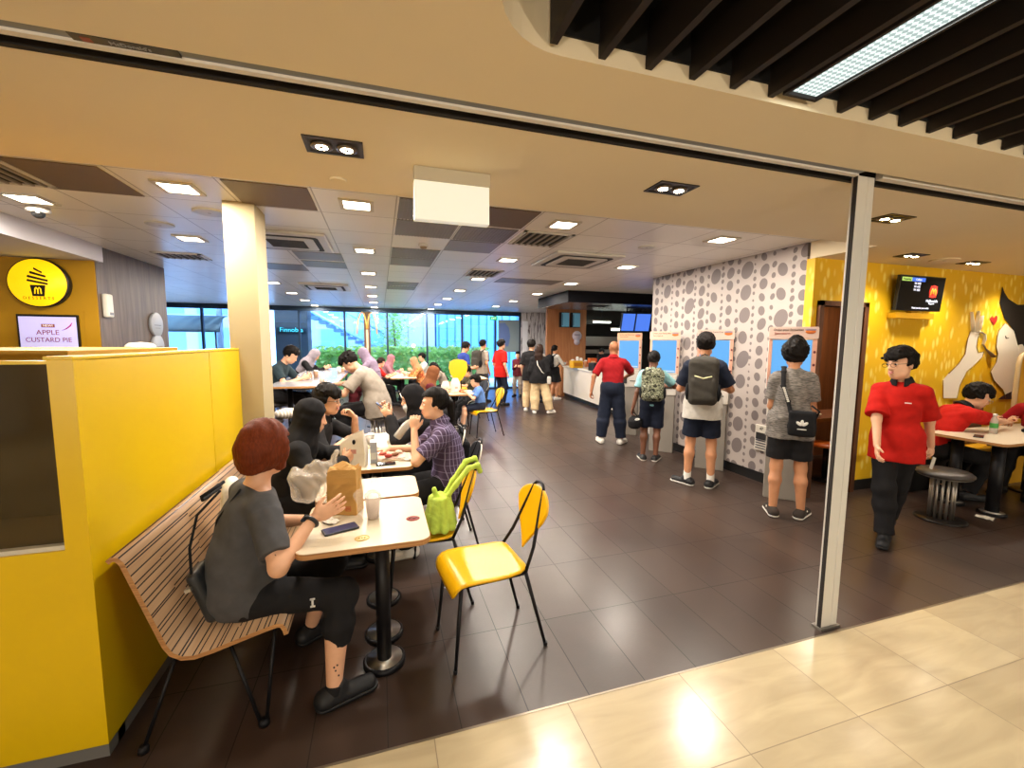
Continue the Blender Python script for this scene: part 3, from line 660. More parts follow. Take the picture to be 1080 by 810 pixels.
for y in (0.0, 0.92, 1.80):
    ft = (0.205, y-0.03 if y == 0 else y, 0.0)
    MB().tube([(0.06, y+0.06, 0.365), (0.190, ft[1], 0.02)], 0.008, 8).tube([(0.245, y+0.06, 0.395), (0.215, ft[1], 0.02)], 0.008, 8).lathe([(0.022, 0), (0.022, 0.02), (0.012, 0.03)], 12, ft).build('leg', m_blkmetal, bn)
    MB().tube([(-0.115, y+0.06, 0.37), (-0.225, ft[1], 0.012)], 0.008, 8).tube([(-0.09, y+0.08, 0.34), (0.18, y+0.08, 0.37)], 0.007, 8).lathe([(0.02, 0), (0.02, 0.02), (0.012, 0.03)], 12, (-0.225, ft[1], 0)).build('leg', m_blkmetal, bn)
# ------------------------------------------------------------------ chairs
m_chy = mat('yellow_chair_lacquer', '#e8b008', 0.28, var=0.02)
def make_chair(name, lab, m_seat, m_edge, group):
    t = thing(name, lab, 'chair', (0, 0, 0), 0, group)
    # seat: rounded shell, rolled front edge (front = +x)
    n = 14
    def halfw(u):   # u 0 rear .. 1 front
        return 0.175 + 0.02*math.sin(PI*u) + (0.0)
    rows = []
    xs = [-0.205, -0.20, -0.185, -0.15, -0.08, 0.0, 0.08, 0.14, 0.175, 0.198, 0.208, 0.210]
    zs = [0.450, 0.452, 0.451, 0.448, 0.445, 0.446, 0.450, 0.450, 0.443, 0.425, 0.400, 0.380]
    wd = [0.105, 0.135, 0.160, 0.182, 0.192, 0.195, 0.195, 0.193, 0.190, 0.186, 0.178, 0.160]
    for x, z, w in zip(xs, zs, wd):
        rows.append([(x, w*(2*j/n-1), z + 0.006*abs(2*j/n-1)**3) for j in range(n+1)])
    mb = MB().sheet(rows); o = mb.build('seat', [m_seat, m_edge], t, fix=True)
    sd = o.modifiers.new('thick', 'SOLIDIFY'); sd.thickness = 0.012; sd.offset = 0; sd.material_offset_rim = 1
    # back: tear-drop shield
    pts = []
    for k in range(28):
        a = 2*PI*k/28
        yy = math.cos(a); zz = math.sin(a)
        w = 0.172*yy*(1.0 if zz > -0.1 else (1+zz)**0.75*1.05); h = 0.735 + (0.100*zz if zz > 0 else 0.245*zz)
        pts.append((w, h))
    def xb(y, z): return -0.232 - (z-0.45)*0.30 + 0.5*y*y
    mb = MB(); ctr = (0, 0.70)
    rings = []
    for r in (1.0, 0.93, 0.6, 0.25):
        rings.append([(xb(0+(p[0])*r, ctr[1]+(p[1]-ctr[1])*r), p[0]*r, ctr[1]+(p[1]-ctr[1])*r) for p in pts])
    vs = [q for rg in rings for q in rg] + [(xb(0, ctr[1]), 0, ctr[1])]; fs = []
    for i in range(3):
        for k in range(28): k2 = (k+1) % 28; fs.append((i*28+k, i*28+k2, (i+1)*28+k2, (i+1)*28+k))
    for k in range(28): fs.append((3*28+k, 3*28+(k+1) % 28, 112))
    mb.add(vs, fs, True); o = mb.build('backrest', [m_seat, m_edge], t)
    sd = o.modifiers.new('thick', 'SOLIDIFY'); sd.thickness = 0.012; sd.offset = 0; sd.material_offset_rim = 1
    # frame
    fr_ = MB()
    bp = [(-0.185, -0.165, 0.440), (-0.245, -0.135, 0.55), (-0.305, -0.085, 0.72), (-0.345, -0.055, 0.83), (-0.352, -0.035, 0.850), (-0.353, 0, 0.856), (-0.352, 0.035, 0.850), (-0.345, 0.055, 0.83), (-0.305, 0.085, 0.72), (-0.245, 0.135, 0.55), (-0.185, 0.165, 0.440)]
    fr_.tube(bp, 0.0095, 10)
    fr_.build('back_frame', m_blkmetal, t)
    sf = MB(); sf.tube([(-0.185, -0.165, 0.434), (0.165, -0.155, 0.430), (0.175, -0.145, 0.428), (0.175, 0.145, 0.428), (0.165, 0.155, 0.430), (-0.185, 0.165, 0.434)], 0.0095, 10, closed=True); sf.build('seat_frame', m_blkmetal, t)
    for q in (-1, 1):
        MB().tube([(-0.185, 0.165*q, 0.437), (-0.30, 0.178*q, 0.012)], [0.0105, 0.0085], 10).lathe([(0.011, 0), (0.012, 0.02)], 10, (-0.303, 0.179*q, 0)).build('leg', m_blkmetal, t)
        MB().tube([(0.165, 0.152*q, 0.430), (0.205, 0.178*q, 0.012)], [0.0105, 0.0085], 10).lathe([(0.011, 0), (0.012, 0.02)], 10, (0.206, 0.179*q, 0)).build('leg', m_blkmetal, t)
    return t
gch = 'yellow dining chairs'
ch = make_chair('dining_chair', 'empty yellow chair with black legs standing free at the front', m_chy, m_chy, gch)
ch.location = (0.505, 2.165, 0); ch.rotation_euler = (0, 0, PI+0.12)
dup(ch, (0.225, 2.69, 0), PI-0.04, 'yellow chair holding the green shaggy bag at the white table')
dup(ch, (1.73, 7.26, 0), PI+0.15, 'yellow chair by the kid in the blue shirt in the aisle')
m_blk_seat = mat('black_seat_lacquer', '#1c1b1d', 0.4); m_ltedge = mat('pale_ply_edge', '#d8cfbe', 0.5)
c2 = make_chair('dining_chair', 'black pale-edged chair under the woman in the striped purple shirt', m_blk_seat, m_ltedge, 'black dining chairs')
c2.location = (0.42, 3.36, 0); c2.rotation_euler = (0, 0, PI)
dup(c2, (0.40, 3.96, 0), PI, 'black pale-edged chair under the woman in the black hijab')
dup(c2, (0.62, 6.98, 0), 0.0, 'black chair under the woman in the brown hijab')
for x_, y_, a_, lb_ in ((-0.14, 11.3, 10, 'the boy in red at the window table'), (0.08, 12.4, -8, 'the figure in the dusty pink hijab'), (1.04, 11.35, 185, 'the orange patterned child'), (1.27, 12.6, 190, 'the white top past the orange patterned child'), (1.57, 10.9, 180, 'the dark haired figure right of the orange patterned child'), (2.37, 11.76, 200, 'the white top beyond the tall yellow chair'), (1.80, 8.63, 200, 'the dark haired child behind the kid in blue')):
    dup(c2, (x_, y_, 0), rad(a_), 'black chair under ' + lb_)
# tall yellow bar chair
bc = thing('bar_chair', 'tall yellow bar chair behind the table with the paper bags', 'chair', (1.42, 8.10, 0))
mb = MB(); pts = [(0.0, 0.86), (0.08, 0.93), (0.155, 1.05), (0.18, 1.16), (0.165, 1.26), (0.10, 1.305), (0, 1.315)]; full = pts + [(-x, z) for x, z in pts[1:-1]][::-1]
mb.prism(full, -0.012, 0.006, axis='y'); mb.build('backrest', m_chy, bc)
MB().prism(rrect(-0.19, 0.0, 0.19, 0.38, 0.09), 0.72, 0.75).build('seat', m_chy, bc)
MB().tube([(-0.06, 0.0, 0.75), (-0.05, 0.008, 1.2)], 0.01, 8).tube([(0.06, 0.0, 0.75), (0.05, 0.008, 1.2)], 0.01, 8).build('back_frame', m_blkmetal, bc)
for sx in (-1, 1):
    for y in (0.05, 0.33): MB().tube([(0.13*sx, y, 0.72), (0.2*sx, y+(0.06 if y > 0.2 else -0.06), 0)], 0.011, 8).build('leg', m_blkmetal, bc)
MB().tube([(-0.17, 0.02, 0.30), (0.17, 0.02, 0.30), (0.17, 0.36, 0.30), (-0.17, 0.36, 0.30)], 0.008, 8, closed=True).build('foot_ring', m_blkmetal, bc)
# ------------------------------------------------------------------ tables
m_ttop = mat('table_laminate', '#d0c3ab', 0.34); m_chrome = mat('brushed_steel', '#b9b4ac', 0.3, 0.9)
def table(lab, x0, y0, x1, y1, group, z=0.745, legs=((0.5, 0.5),), r=0.055, th=0.026, nm='cafe_table', top=None, post=0.036, base='disc'):
    cx, cy = (x0+x1)/2, (y0+y1)/2
    t = thing(nm, lab, 'table', (cx, cy, 0), 0, group)
    o = MB().prism(rrect(x0-cx, y0-cy, x1-cx, y1-cy, r), z-th, z-0.002).build('tabletop', m_plyedge, t)
    MB().prism(rrect(x0-cx+0.002, y0-cy+0.002, x1-cx-0.002, y1-cy-0.002, r), z-0.003, z).build('top_surface', top or m_ttop, o)
    for a, b in legs:
        lx, ly = (a-0.5)*(x1-x0), (b-0.5)*(y1-y0)
        MB().cyl((lx, ly, 0.03), (lx, ly, z-th), post, 20).box((lx-0.14, ly-0.03, z-th-0.03), (lx+0.14, ly+0.03, z-th)).build('leg', m_blkmetal, t)
        bs = MB().lathe([(0.105, 0.0), (0.105, 0.020), (0.096, 0.026)], 24, (lx, ly, 0)).build('leg_base', m_blkmetal, t)
        MB().lathe([(0.090, 0.0262), (0.001, 0.032)], 24, (lx, ly, 0)).build('base_cover', m_chrome, bs)
    return t
gt = 'white topped tables beside the bench'
table('white topped table with plywood edge holding the phone and paper bag', -0.375, 1.905, 0.205, 2.485, gt, legs=((0.62, 0.42), (0.62, 0.80)))
table('white topped table between the front table and the crowded one', -0.375, 2.515, 0.205, 2.895, gt, legs=((0.62, 0.5),))
table('crowded white topped table between the two pairs of eaters', -0.36, 3.10, 0.215, 3.72, gt, legs=((0.55, 0.3), (0.55, 0.7)))
table('white topped table before the woman in the black hijab', -0.36, 3.75, 0.215, 4.34, gt, legs=((0.55, 0.5),))
table('white topped table with paper bags by the kid in blue', 0.98, 7.22, 1.62, 7.90, 'tables along the aisle', legs=((0.38, 0.4),))
table('white table by the windows under the pale hijabs', 0.22, 10.8, 0.86, 12.9, 'tables along the aisle', legs=((0.5, 0.2), (0.5, 0.8)))
table('pale table by the windows behind the blue-shirted man', 1.75, 10.2, 2.55, 11.3, 'tables along the aisle', legs=((0.5, 0.5),))
table('long high white table with stools behind the pillar', -1.40, 5.95, -0.585, 9.9, 'high tables', z=1.07, legs=((0.25, 0.12), (0.75, 0.12), (0.5, 0.5), (0.5, 0.9)), nm='high_table', r=0.03, top=mat('high_table_white', '#949498', 0.2))
for (x, y, m_, nm) in ((0.14, 2.16, '#8a2a20', 'red'), (-0.10, 2.00, '#c79a35', 'yellow')):
    t = MB().lathe([(0.034, 0.7452), (0.034, 0.7458), (0.001, 0.7460)], 20, (x, y, 0)).build('table_sticker', mat('sticker_'+nm, m_ if nm == 'red' else '#e3c98f', 0.5))
    tag(t, ('round red sticker' if nm == 'red' else 'round yellow ring sticker') + ' on the corner of the front white table', 'sticker')
    if nm == 'yellow':
        mb = MB().tube([(x+0.031*math.cos(a), y+0.026*math.sin(a), 0.7462) for a in np.linspace(0, 2*PI, 25)[:-1]], 0.0013, 6, closed=True)
        for q in (-0.012, 0, 0.012): mb.sphere((x+q, y, 0.7462), 0.004, 8, 4)
        mb.build('sticker_print', mat('sticker_gold', '#c79a35', 0.5), t)
    else: MB().tube([(x-0.02, y, 0.7464), (x-0.008, y+0.010, 0.7464), (x+0.006, y-0.004, 0.7464), (x+0.02, y+0.004, 0.7464)], 0.003, 6).build('sticker_print', mat('sticker_dark', '#4d1510', 0.5), t)
# stools
m_cush = mat('dark_vinyl', '#35302d', 0.35)
def stool(lab, x, y, h, group, rods=True, first=[None]):
    t = thing('round_stool', lab, 'stool', (x, y, 0), 0, group)
    MB().lathe([(0.19, h-0.05), (0.205, h-0.035), (0.205, h-0.02), (0.18, h), (0.001, h+0.003)], 32).build('seat', m_cush, t)
    MB().lathe([(0.17, h-0.06), (0.193, h-0.05), (0.193, h-0.045)], 32).build('seat_pan', m_chrome, t)
    mb = MB()
    for k in range(14):
        a = 2*PI*k/14; mb.cyl((0.085*math.cos(a), 0.085*math.sin(a), 0.02), (0.085*math.cos(a), 0.085*math.sin(a), h-0.05), 0.011, 8)
    mb.build('column_rods', m_chrome, t)
    MB().lathe([(0.19, 0), (0.19, 0.012), (0.17, 0.022), (0.10, 0.025)], 32).build('base', mat('dark_base', '#2a2624', 0.35, 0.5), t)
    if h > 0.6: MB().tube([(0.15*math.cos(a), 0.15*math.sin(a), 0.28) for a in np.linspace(0, 2*PI, 25)[:-1]], 0.009, 8, closed=True).build('foot_ring', m_chrome, t)
stool('round dark stool on chromed rods beside the standing red-shirted boy', 5.06, 2.53, 0.475, 'low round stools')
stool('round dark stool under the red shirted person at the right border', 7.02, 2.72, 0.475, 'low round stools')
gs = 'high round stools'
stool('high stool under the hunched man in the pale grey shirt', -0.05, 5.60, 0.74, gs); stool('high stool nearest the pillar at the high table', -1.30, 5.45, 0.74, gs); stool('second high stool at the near end of the high table', -0.84, 5.55, 0.74, gs)
stool('high stool under the man in the dark tee', -1.52, 7.0, 0.74, gs); stool('high stool under the figure in the pale hijab', -1.53, 9.3, 0.74, gs); stool('high stool under the figure in the lilac hijab', -0.10, 8.6, 0.74, gs)
# ------------------------------------------------------------------ right-hand dining corner
rt = table('white topped table with black legs under the seated red-shirted youth', 5.45, 2.31, 7.6, 2.93, 'tables in the yellow corner', legs=((0.12, 0.25), (0.12, 0.75), (0.75, 0.5)), r=0.05, post=0.05)
bs = thing('padded_bench', 'yellow padded bench along the mural wall', 'bench', (6.6, 3.12, 0))
MB().box((-1.25, -0.05, 0.37), (0.45, 0.18, 0.45), bev=0.02).build('cushion', mat('bench_yellow', '#d79e14', 0.5), bs)
MB().box((-1.2, 0.0, 0.0), (0.42, 0.17, 0.37)).build('bench_base', m_blackskirt, bs)
MB().box((0.0, 0.10, 0.45), (0.45, 0.18, 0.98), bev=0.01).build('bench_back', mat('bench_brown', '#6b4a36', 0.5), bs)
t = thing('table_divider', 'yellow divider panel with pale wooden edge at the right border', 'divider', (7.12, 3.0, 0))
MB().prism([(0.03, 0.0), (1.3, 0.0), (1.3, 1.535), (0.10, 1.535), (0.05, 1.50), (0.03, 1.44)], -0.015, 0.015, axis='y').build('divider_panel', mat('divider_yellow', '#d9a01a', 0.45), t)
MB().tube([(0.0, 0, 0.0), (0.0, 0, 1.43), (0.02, 0, 1.51), (0.08, 0, 1.555), (1.3, 0, 1.555)], 0.024, 8, flat=1.0).build('divider_edge', mat('divider_edge_wood', '#cdb58a', 0.5), t)
at_ = thing('alcove_table', 'red brown wooden table inside the doorway behind the grey-shirted boy', 'table', (5.25, 4.05, 0))
MB().box((-0.45, -0.25, 0.70), (0.9, 0.28, 0.745), bev=0.005).build('tabletop', m_wood_red, at_); MB().box((-0.1, -0.05, 0), (0.0, 0.05, 0.70)).build('leg', m_blkmetal, at_); MB().box((0.5, -0.05, 0), (0.6, 0.05, 0.70)).build('leg', m_blkmetal, at_)
t = thing('orange_stool', 'round orange stool under the alcove table', 'stool', (5.16, 3.72, 0))
MB().lathe([(0.17, 0.42), (0.18, 0.44), (0.17, 0.455), (0.001, 0.458)], 24).build('seat', mat('orange_lacquer', '#d1641c', 0.3), t); MB().cyl((0, 0, 0), (0, 0, 0.42), 0.03, 12).build('column', m_blkmetal, t); MB().lathe([(0.15, 0), (0.14, 0.015), (0.03, 0.02)], 20).build('base', m_blkmetal, t)
# mural: hand, face and heart painted on the yellow wall (thin applied shapes)
mu = thing('mural_artwork', 'mural of a white hand and kissing white face on the yellow wall', 'mural', (6.6, 3.336, 0))
m_mw = mat('mural_white', '#e8dfcc', 0.6); m_mo = mat('mural_outline', '#8a6a2c', 0.6); m_mb = mat('mural_black', '#14100d', 0.6)
def W(px): return [(x-6.6, z) for x, z in px]
arm = [(6.537, 1.309), (6.701, 1.426), (6.804, 1.544), (6.820, 1.724), (6.858, 1.824), (7.042, 1.815), (7.013, 1.722), (7.011, 1.629), (7.052, 1.559), (7.161, 1.571), (7.143, 1.504), (7.030, 1.423), (6.873, 1.327), (6.774, 1.165), (6.741, 1.002), (6.481, 1.011), (6.446, 1.230)]
def shape(nm, pts, m, d, parent=mu): return MB().prism(W(pts), -0.002-d, -0.001, axis='y').build(nm, m, parent)
shape('arm', arm, m_mw, 0.0)
for i, fpts in enumerate([[(6.887, 1.813), (6.858, 1.927), (6.827, 2.051)], [(6.933, 1.814), (6.944, 1.951), (6.960, 2.066)], [(6.978, 1.814), (7.016, 1.907), (7.043, 2.011)]]):
    MB().tube([(x-6.6, -0.003, z) for x, z in fpts], [0.034, 0.032, 0.022], 8, flat=0.05).build('finger', m_mw, mu)
MB().tube([(x-6.6, -0.006, z) for x, z in [(6.973, 1.791), (7.042, 1.815), (7.121, 1.787), (7.142, 1.723), (7.116, 1.664)]], 0.020, 8, flat=0.1).build('finger_ring', m_mw, mu)
MB().tube([(x-6.6, -0.004, z) for x, z in arm[:]], 0.004, 6).build('arm_outline', m_mo, mu)
face = [(7.523, 1.935), (7.410, 1.832), (7.393, 1.749), (7.396, 1.630), (7.447, 1.547), (7.433, 1.439), (7.367, 1.358), (7.340, 1.320), (7.428, 1.210), (7.638, 1.084), (7.707, 0.995), (7.722, 0.958), (7.926, 0.951), (7.901, 1.275), (7.940, 1.485), (7.857, 1.632), (7.727, 1.836)]
shape('face', face, m_mw, 0.0); MB().tube([(x-6.6, -0.004, z) for x, z in face[:12]], 0.004, 6).build('face_outline', m_mo, mu)
shape('hair', [(7.380, 2.374), (7.367, 2.174), (7.494, 1.995), (7.727, 1.836), (7.853, 1.649), (8.206, 1.596), (8.080, 2.182), (7.730, 2.165), (7.531, 2.230), (7.433, 2.307)], m_mb, 0.003)
shape('ear', [(7.844, 1.656), (7.922, 1.669), (7.993, 1.620), (7.965, 1.558), (7.886, 1.546)], m_mw, 0.006)
MB().tube([(x-6.6, -0.004, z) for x, z in [(7.555, 1.771), (7.579, 1.740), (7.627, 1.745)]], 0.005, 6).build('eye_line', m_mb, mu)
shape('heart', [(7.207, 1.980), (7.247, 2.016), (7.288, 1.982), (7.321, 2.024), (7.354, 2.001), (7.345, 1.948), (7.307, 1.901), (7.243, 1.940)], mat('mural_red', '#b3261e', 0.6), 0.001)
MB().tube([(x-6.6, -0.004, z) for x, z in [(7.125, 1.665), (7.192, 1.606), (7.257, 1.559), (7.311, 1.523), (7.345, 1.499)]], [0.01, 0.012, 0.035, 0.05, 0.03], 8, flat=0.06).build('spoon', mat('mural_grey', '#a89f98', 0.6), mu)
shape('shoulder', [(7.563, 0.963), (7.672, 1.009), (7.824, 1.054), (7.844, 0.954)], mat('mural_maroon', '#3a1c1c', 0.6), 0.004)
# order screen on the mural wall
tv = thing('order_screen', 'black order status screen on the yellow mural wall', 'screen', (5.73, 3.30, 2.03))
Mt = Matrix.Rotation(rad(4), 4, 'X') @ Matrix.Scale(0.90, 4)
MB().box((-0.41, -0.06, 0.0), (0.41, -0.02, 0.42), M=Mt, bev=0.004).build('screen_case', mat('screen_black', '#141414'), tv)
MB().box((-0.395, -0.062, 0.012), (0.395, -0.0605, 0.408), M=Mt).build('display', mat('display_black', '#08090b', 0.15, emit=0.02), tv)
MB().box((-0.36, -0.06, -0.09), (0.26, 0.02, -0.03)).box((-0.05, -0.02, -0.05), (0.05, 0.03, 0.2)).build('wall_bracket', m_yellowd, tv)
def onTV(x, z, d=0.0635): return Mt @ frameM((x, -d, z), (1, 0, 0), (0, 0, 1))
MB().box((-0.385, -0.0635, 0.350), (-0.21, -0.062, 0.395), M=Mt).build('header_bar', mat('tv_green', '#a8cf6a', 0.4, emit=0.8), tv); MB().box((-0.21, -0.0635, 0.350), (0.03, -0.062, 0.395), M=Mt).build('header_bar', mat('tv_blue', '#3f6de0', 0.4, emit=0.9), tv)
m_tvw = mat('tv_white', '#e8ecff', 0.4, emit=1.0)
text_obj('header_lettering', 'Preparing', 0.034, mat('tv_dark', '#27401c', 0.5), tv, onTV(-0.30, 0.372, 0.0645)); text_obj('header_lettering', 'Collect', 0.036, m_tvw, tv, onTV(-0.09, 0.372, 0.0645))
for i, s_ in enumerate(('W-448', 'W-445', 'W-438')): text_obj('order_number', s_, 0.040, m_tvw, tv, onTV(-0.10, 0.325-0.038*i))
MB().lathe([(0.075, 0), (0.078, 0.001), (0.001, 0.0015)], 24, M=Mt @ frameM((0.21, -0.062, 0.24), (1, 0, 0), (0, 0.0, 1.25))).box((0.150, -0.0632, 0.17), (0.275, -0.062, 0.31), M=Mt).build('red_panel', mat('tv_red', '#cf2f25', 0.4, emit=0.8), tv)
for sx in (-1, 1): MB().tube([Mt @ Vector(p) for p in ((0.21+0.045*sx, -0.0655, 0.20), (0.21+0.038*sx, -0.0655, 0.255), (0.21+0.025*sx, -0.0655, 0.275), (0.21+0.008*sx, -0.0655, 0.25), (0.21, -0.0655, 0.215))], 0.006, 6).build('arches_emblem', mat('tv_gold', '#f3b23a', 0.4, emit=0.9), tv)
text_obj('brand_lettering', "McDonald's", 0.046, m_tvw, tv, onTV(0.21, 0.125)); text_obj('brand_lettering', 'Singapore', 0.026, m_tvw, tv, onTV(0.21, 0.095)); text_obj('footer_lettering', 'Thank you for your order', 0.030, m_tvw, tv, onTV(0.02, 0.035))
# ------------------------------------------------------------------ self-order kiosks
m_kg = mat('kiosk_grey', '#8e877e', 0.4); m_kw = mat('kiosk_white', '#cfc8be', 0.4); m_kp = mat('kiosk_print', '#d9a58f', 0.5, var=0.06, vscale=10); m_kscr = mat('kiosk_screen', '#14202c', 0.25, emit=0.95, ecol='#6ab6f8')
def kiosk(lab, x, y, hz, tint, body=True):
    t = thing('order_kiosk', lab, 'kiosk', (x, y, 0), rad(-45), 'self-order kiosks along the dotted wall')
    MB().box((-0.172, 0.0, 0.0), (0.172, 0.085, 0.87), bev=0.006).build('pedestal', m_kg, t)
    MB().box((-0.185, -0.01, 0.872), (0.185, 0.085, 1.17), bev=0.008).build('payment_section', m_kw, t)
    MB().box((-0.10, -0.030, 0.93), (-0.02, -0.008, 1.06), bev=0.005).build('card_reader', mat('reader_dark', '#2c2b2d', 0.4), t); MB().box((0.03, -0.014, 0.97), (0.13, -0.009, 0.985)).build('receipt_slot', mat('reader_dark', '#2c2b2d'), t)
    MB().box((-0.210, 0.0, 1.172), (0.210, 0.07, 1.70), bev=0.008).build('screen_housing', m_kw, t)
    MB().box((-0.175, -0.004, 1.215), (0.165, 0.0, 1.690)).build('display', m_kscr, t)
    MB().box((-0.165, -0.0052, 1.225), (0.155, -0.004, 1.245)).build('display_footer', mat('kiosk_pale_bar', '#1c262e', 0.3, emit=0.95, ecol='#cfe6fb'), t)  # pale bar along the bottom of the display
    MB().prism(rrect(-0.215, 1.702, 0.215, 1.825, 0.015), -0.012, 0.02, axis='y').build('header_board', mat('header_'+tint[0], tint[1], 0.5), t)
    text_obj('header_lettering', 'Order your favourites', 0.034, mat('header_ink', '#3a2a26', 0.6), t, frameM((-0.045, -0.0135, 1.795), (1, 0, 0), (0, 0, 1)), font_scale_x=0.85)
    text_obj('header_lettering', 'Earn rewards', 0.030, mat('header_red', '#9c3d33', 0.6), t, frameM((-0.095, -0.0135, 1.758), (1, 0, 0), (0, 0, 1)), font_scale_x=0.85)
    MB().sphere((0.145, -0.013, 1.775), (0.045, 0.004, 0.022), 14, 8).build('burger_picture', mat('burger_orange', '#c96a2b', 0.5), t)
    MB().sphere((0.145, -0.014, 1.795), (0.05, 0.004, 0.012), 14, 8).build('burger_picture', mat('burger_grey', '#8d7f8d', 0.5), t)
    MB().box((0.172, -0.006, 1.20), (0.208, -0.001, 1.70)).box((-0.208, -0.006, 1.20), (-0.180, -0.001, 1.70)).build('side_print', m_kp, t)
    for z in (1.30, 1.44, 1.57): MB().sphere((0.190, -0.007, z), (0.012, 0.003, 0.014), 10, 6).build('side_badge', mat('badge_maroon', '#6a2f33', 0.5), t)
kiosk('self-order kiosk the boy in the grey tee stands at', 4.05, 3.345, 0, ('pink', '#cdb2a6')); kiosk('self-order kiosk the tall youth with the grey backpack faces', 4.10, 4.46, 0, ('rose', '#d2b9ac')); kiosk('self-order kiosk the small boy with the camouflage backpack faces', 4.05, 5.41, 0, ('salmon', '#d6b09c')); kiosk('self-order kiosk in front of the bald man in red', 4.22, 6.62, 0, ('orange', '#dfae8c'))
t = thing('card_holder', 'small white leaflet holder hung on the dotted wall', 'leaflet holder', (4.27, 3.83, 0.40))
MB().box((-0.02, -0.085, 0.0), (0.0, 0.085, 0.30), bev=0.003).build('holder_plate', mat('holder_white', '#d9d3c6', 0.4), t); MB().box((-0.023, -0.07, 0.13), (-0.0195, 0.07, 0.21)).build('dark_panel', mat('holder_dark', '#2b2a2c', 0.4), t)
for z in (0.02, 0.05, 0.08, 0.11): MB().box((-0.023, -0.07, z), (-0.0195, 0.07, z+0.014)).build('stripe', mat('holder_grey', '#54545a', 0.4), t)
text_obj('holder_lettering', '47', 0.05, mat('holder_dark', '#2b2a2c'), t, frameM((-0.0215, 0.0, 0.255), (0, -1, 0), (0, 0, 1)))
# ------------------------------------------------------------------ service counter, canopy, menus
sc_ = thing('service_counter', 'long white service counter with dark kick plate', 'counter', (5.1, 10, 0))
poly = [(-0.13, -2.2), (0.27, 2.0), (0.95, 2.0), (0.55, -2.2)]
MB().prism(poly, 0.12, 0.90).build('counter_front', mat('counter_white', '#ddd3c6', 0.4), sc_); MB().prism([(-0.09, -2.2), (0.31, 2.0), (0.9, 2.0), (0.5, -2.2)], 0.0, 0.12).build('kick_plate', m_blackskirt, sc_)
MB().prism([(-0.16, -2.22), (0.24, 2.02), (0.98, 2.02), (0.58, -2.22)], 0.902, 0.945).build('worktop', mat('worktop_cream', '#e3ddd2', 0.25), sc_)
MB().prism([(0.20, 2.03), (0.24, 2.45), (1.2, 2.45), (1.0, 2.03)], 0.0, 0.945).build('end_panel', m_wood_warm, sc_)
cn = thing('black_canopy', 'black hung canopy over the service counter', 'canopy', (3.65, 8.0, 2.47))
MB().prism([(0, 0), (3.6, 0), (3.6, 1.8), (0.03, 1.8)], 0.0, 0.231).build('canopy_box', mat('canopy_black', '#121216', 0.75, spec=0.12), cn)
MB().box((0.02, 0.02, -0.004), (3.58, 1.78, 0.0)).build('canopy_underside', mat('canopy_under', '#2c3040', 0.25), cn)
for x in (0.8, 1.8, 2.8): MB().box((x, 0.5, -0.008), (x+0.45, 0.8, -0.003)).build('underside_vent', mat('canopy_black', '#15151a'), cn)
m_menu = mat('menu_blue', '#10182c', 0.3, emit=0.95, ecol='#5384f4')
mg = 'menu screens hung over the counter'
for i, (a, b) in enumerate((((5.50, 9.05), (5.84, 9.02)), ((5.86, 9.02), (6.24, 8.98)))):
    d = Vector((b[0]-a[0], b[1]-a[1], 0)); w = d.length; t = thing('menu_screen', ('left' if i == 0 else 'right') + ' blue menu screen hung above the bald man at the kiosk', 'screen', (a[0], a[1], 1.93), math.atan2(d.y, d.x), mg)
    Mm = Matrix.Rotation(rad(14), 4, 'X')
    MB().box((0.0, -0.02, 0.0), (w, 0.03, 0.44), M=Mm).build('screen_case', mat('screen_black', '#141414'), t); MB().box((0.012, -0.024, 0.015), (w-0.012, -0.02, 0.425), M=Mm).build('display', m_menu, t)
    MB().cyl((w/2, 0.0, 0.40), (w/2, 0.0, 0.77), 0.012, 8).build('hanger', m_blkmetal, t)
# far end of the counter: glass cupboards, round badge, posters
gl = 'blue lit panels over the counter end'
for x0, x1, lb_ in ((5.40, 5.70, 'left'), (5.78, 6.08, 'right')):
    t = thing('wall_cabinet', lb_ + ' blue fronted cabinet above the wooden counter wall', 'cabinet', ((x0+x1)/2, 12.40, 2.13), 0, gl)
    w = (x1-x0)/2; MB().box((-w, 0.0, 0), (w, 0.10, 0.46)).build('cabinet_body', mat('cabinet_black', '#17181c', 0.4), t); MB().box((-w+0.05, -0.012, 0.015), (w, 0.0, 0.445)).build('cabinet_door', mat('cabinet_blue', '#6aa7c4', 0.3, emit=0.15), t); MB().box((-w+0.06, -0.02, 0.05), (-w+0.075, -0.012, 0.40)).build('door_handle', m_blkmetal, t)
t = thing('round_badge_sign', 'pale round badge sign on the wooden wall behind the counter', 'sign', (6.02, 12.48, 1.86))
MB().lathe([(0.16, 0), (0.16, 0.02), (0.001, 0.021)], 24, M=frameM((0, 0, 0.0), (1, 0, 0), (0, 0, 1))).build('badge_disc', mat('badge_white', '#cfc6d6', 0.5), t); MB().lathe([(0.10, 0), (0.10, 0.022), (0.001, 0.023)], 20, M=frameM((0, 0, -0.19), (1, 0, 0), (0, 0, 1))).build('badge_disc', mat('badge_white', '#cfc6d6'), t)
MB().box((-0.10, -0.024, 0.01), (0.10, -0.021, 0.06)).build('badge_print', mat('badge_grey', '#9a90a4', 0.5), t)
t = thing('poster_lightbox', 'tall narrow lit poster beside the wooden counter wall', 'poster', (5.52, 12.95, 1.55))
MB().box((-0.20, 0, 0), (0.20, 0.06, 0.86)).build('poster_frame', mat('poster_frame', '#b9b2b4', 0.4), t); MB().box((-0.16, -0.004, 0.04), (0.16, 0.0, 0.82)).build('poster_face', mat('poster_face', '#c9c4dc', 0.4, emit=0.25), t)
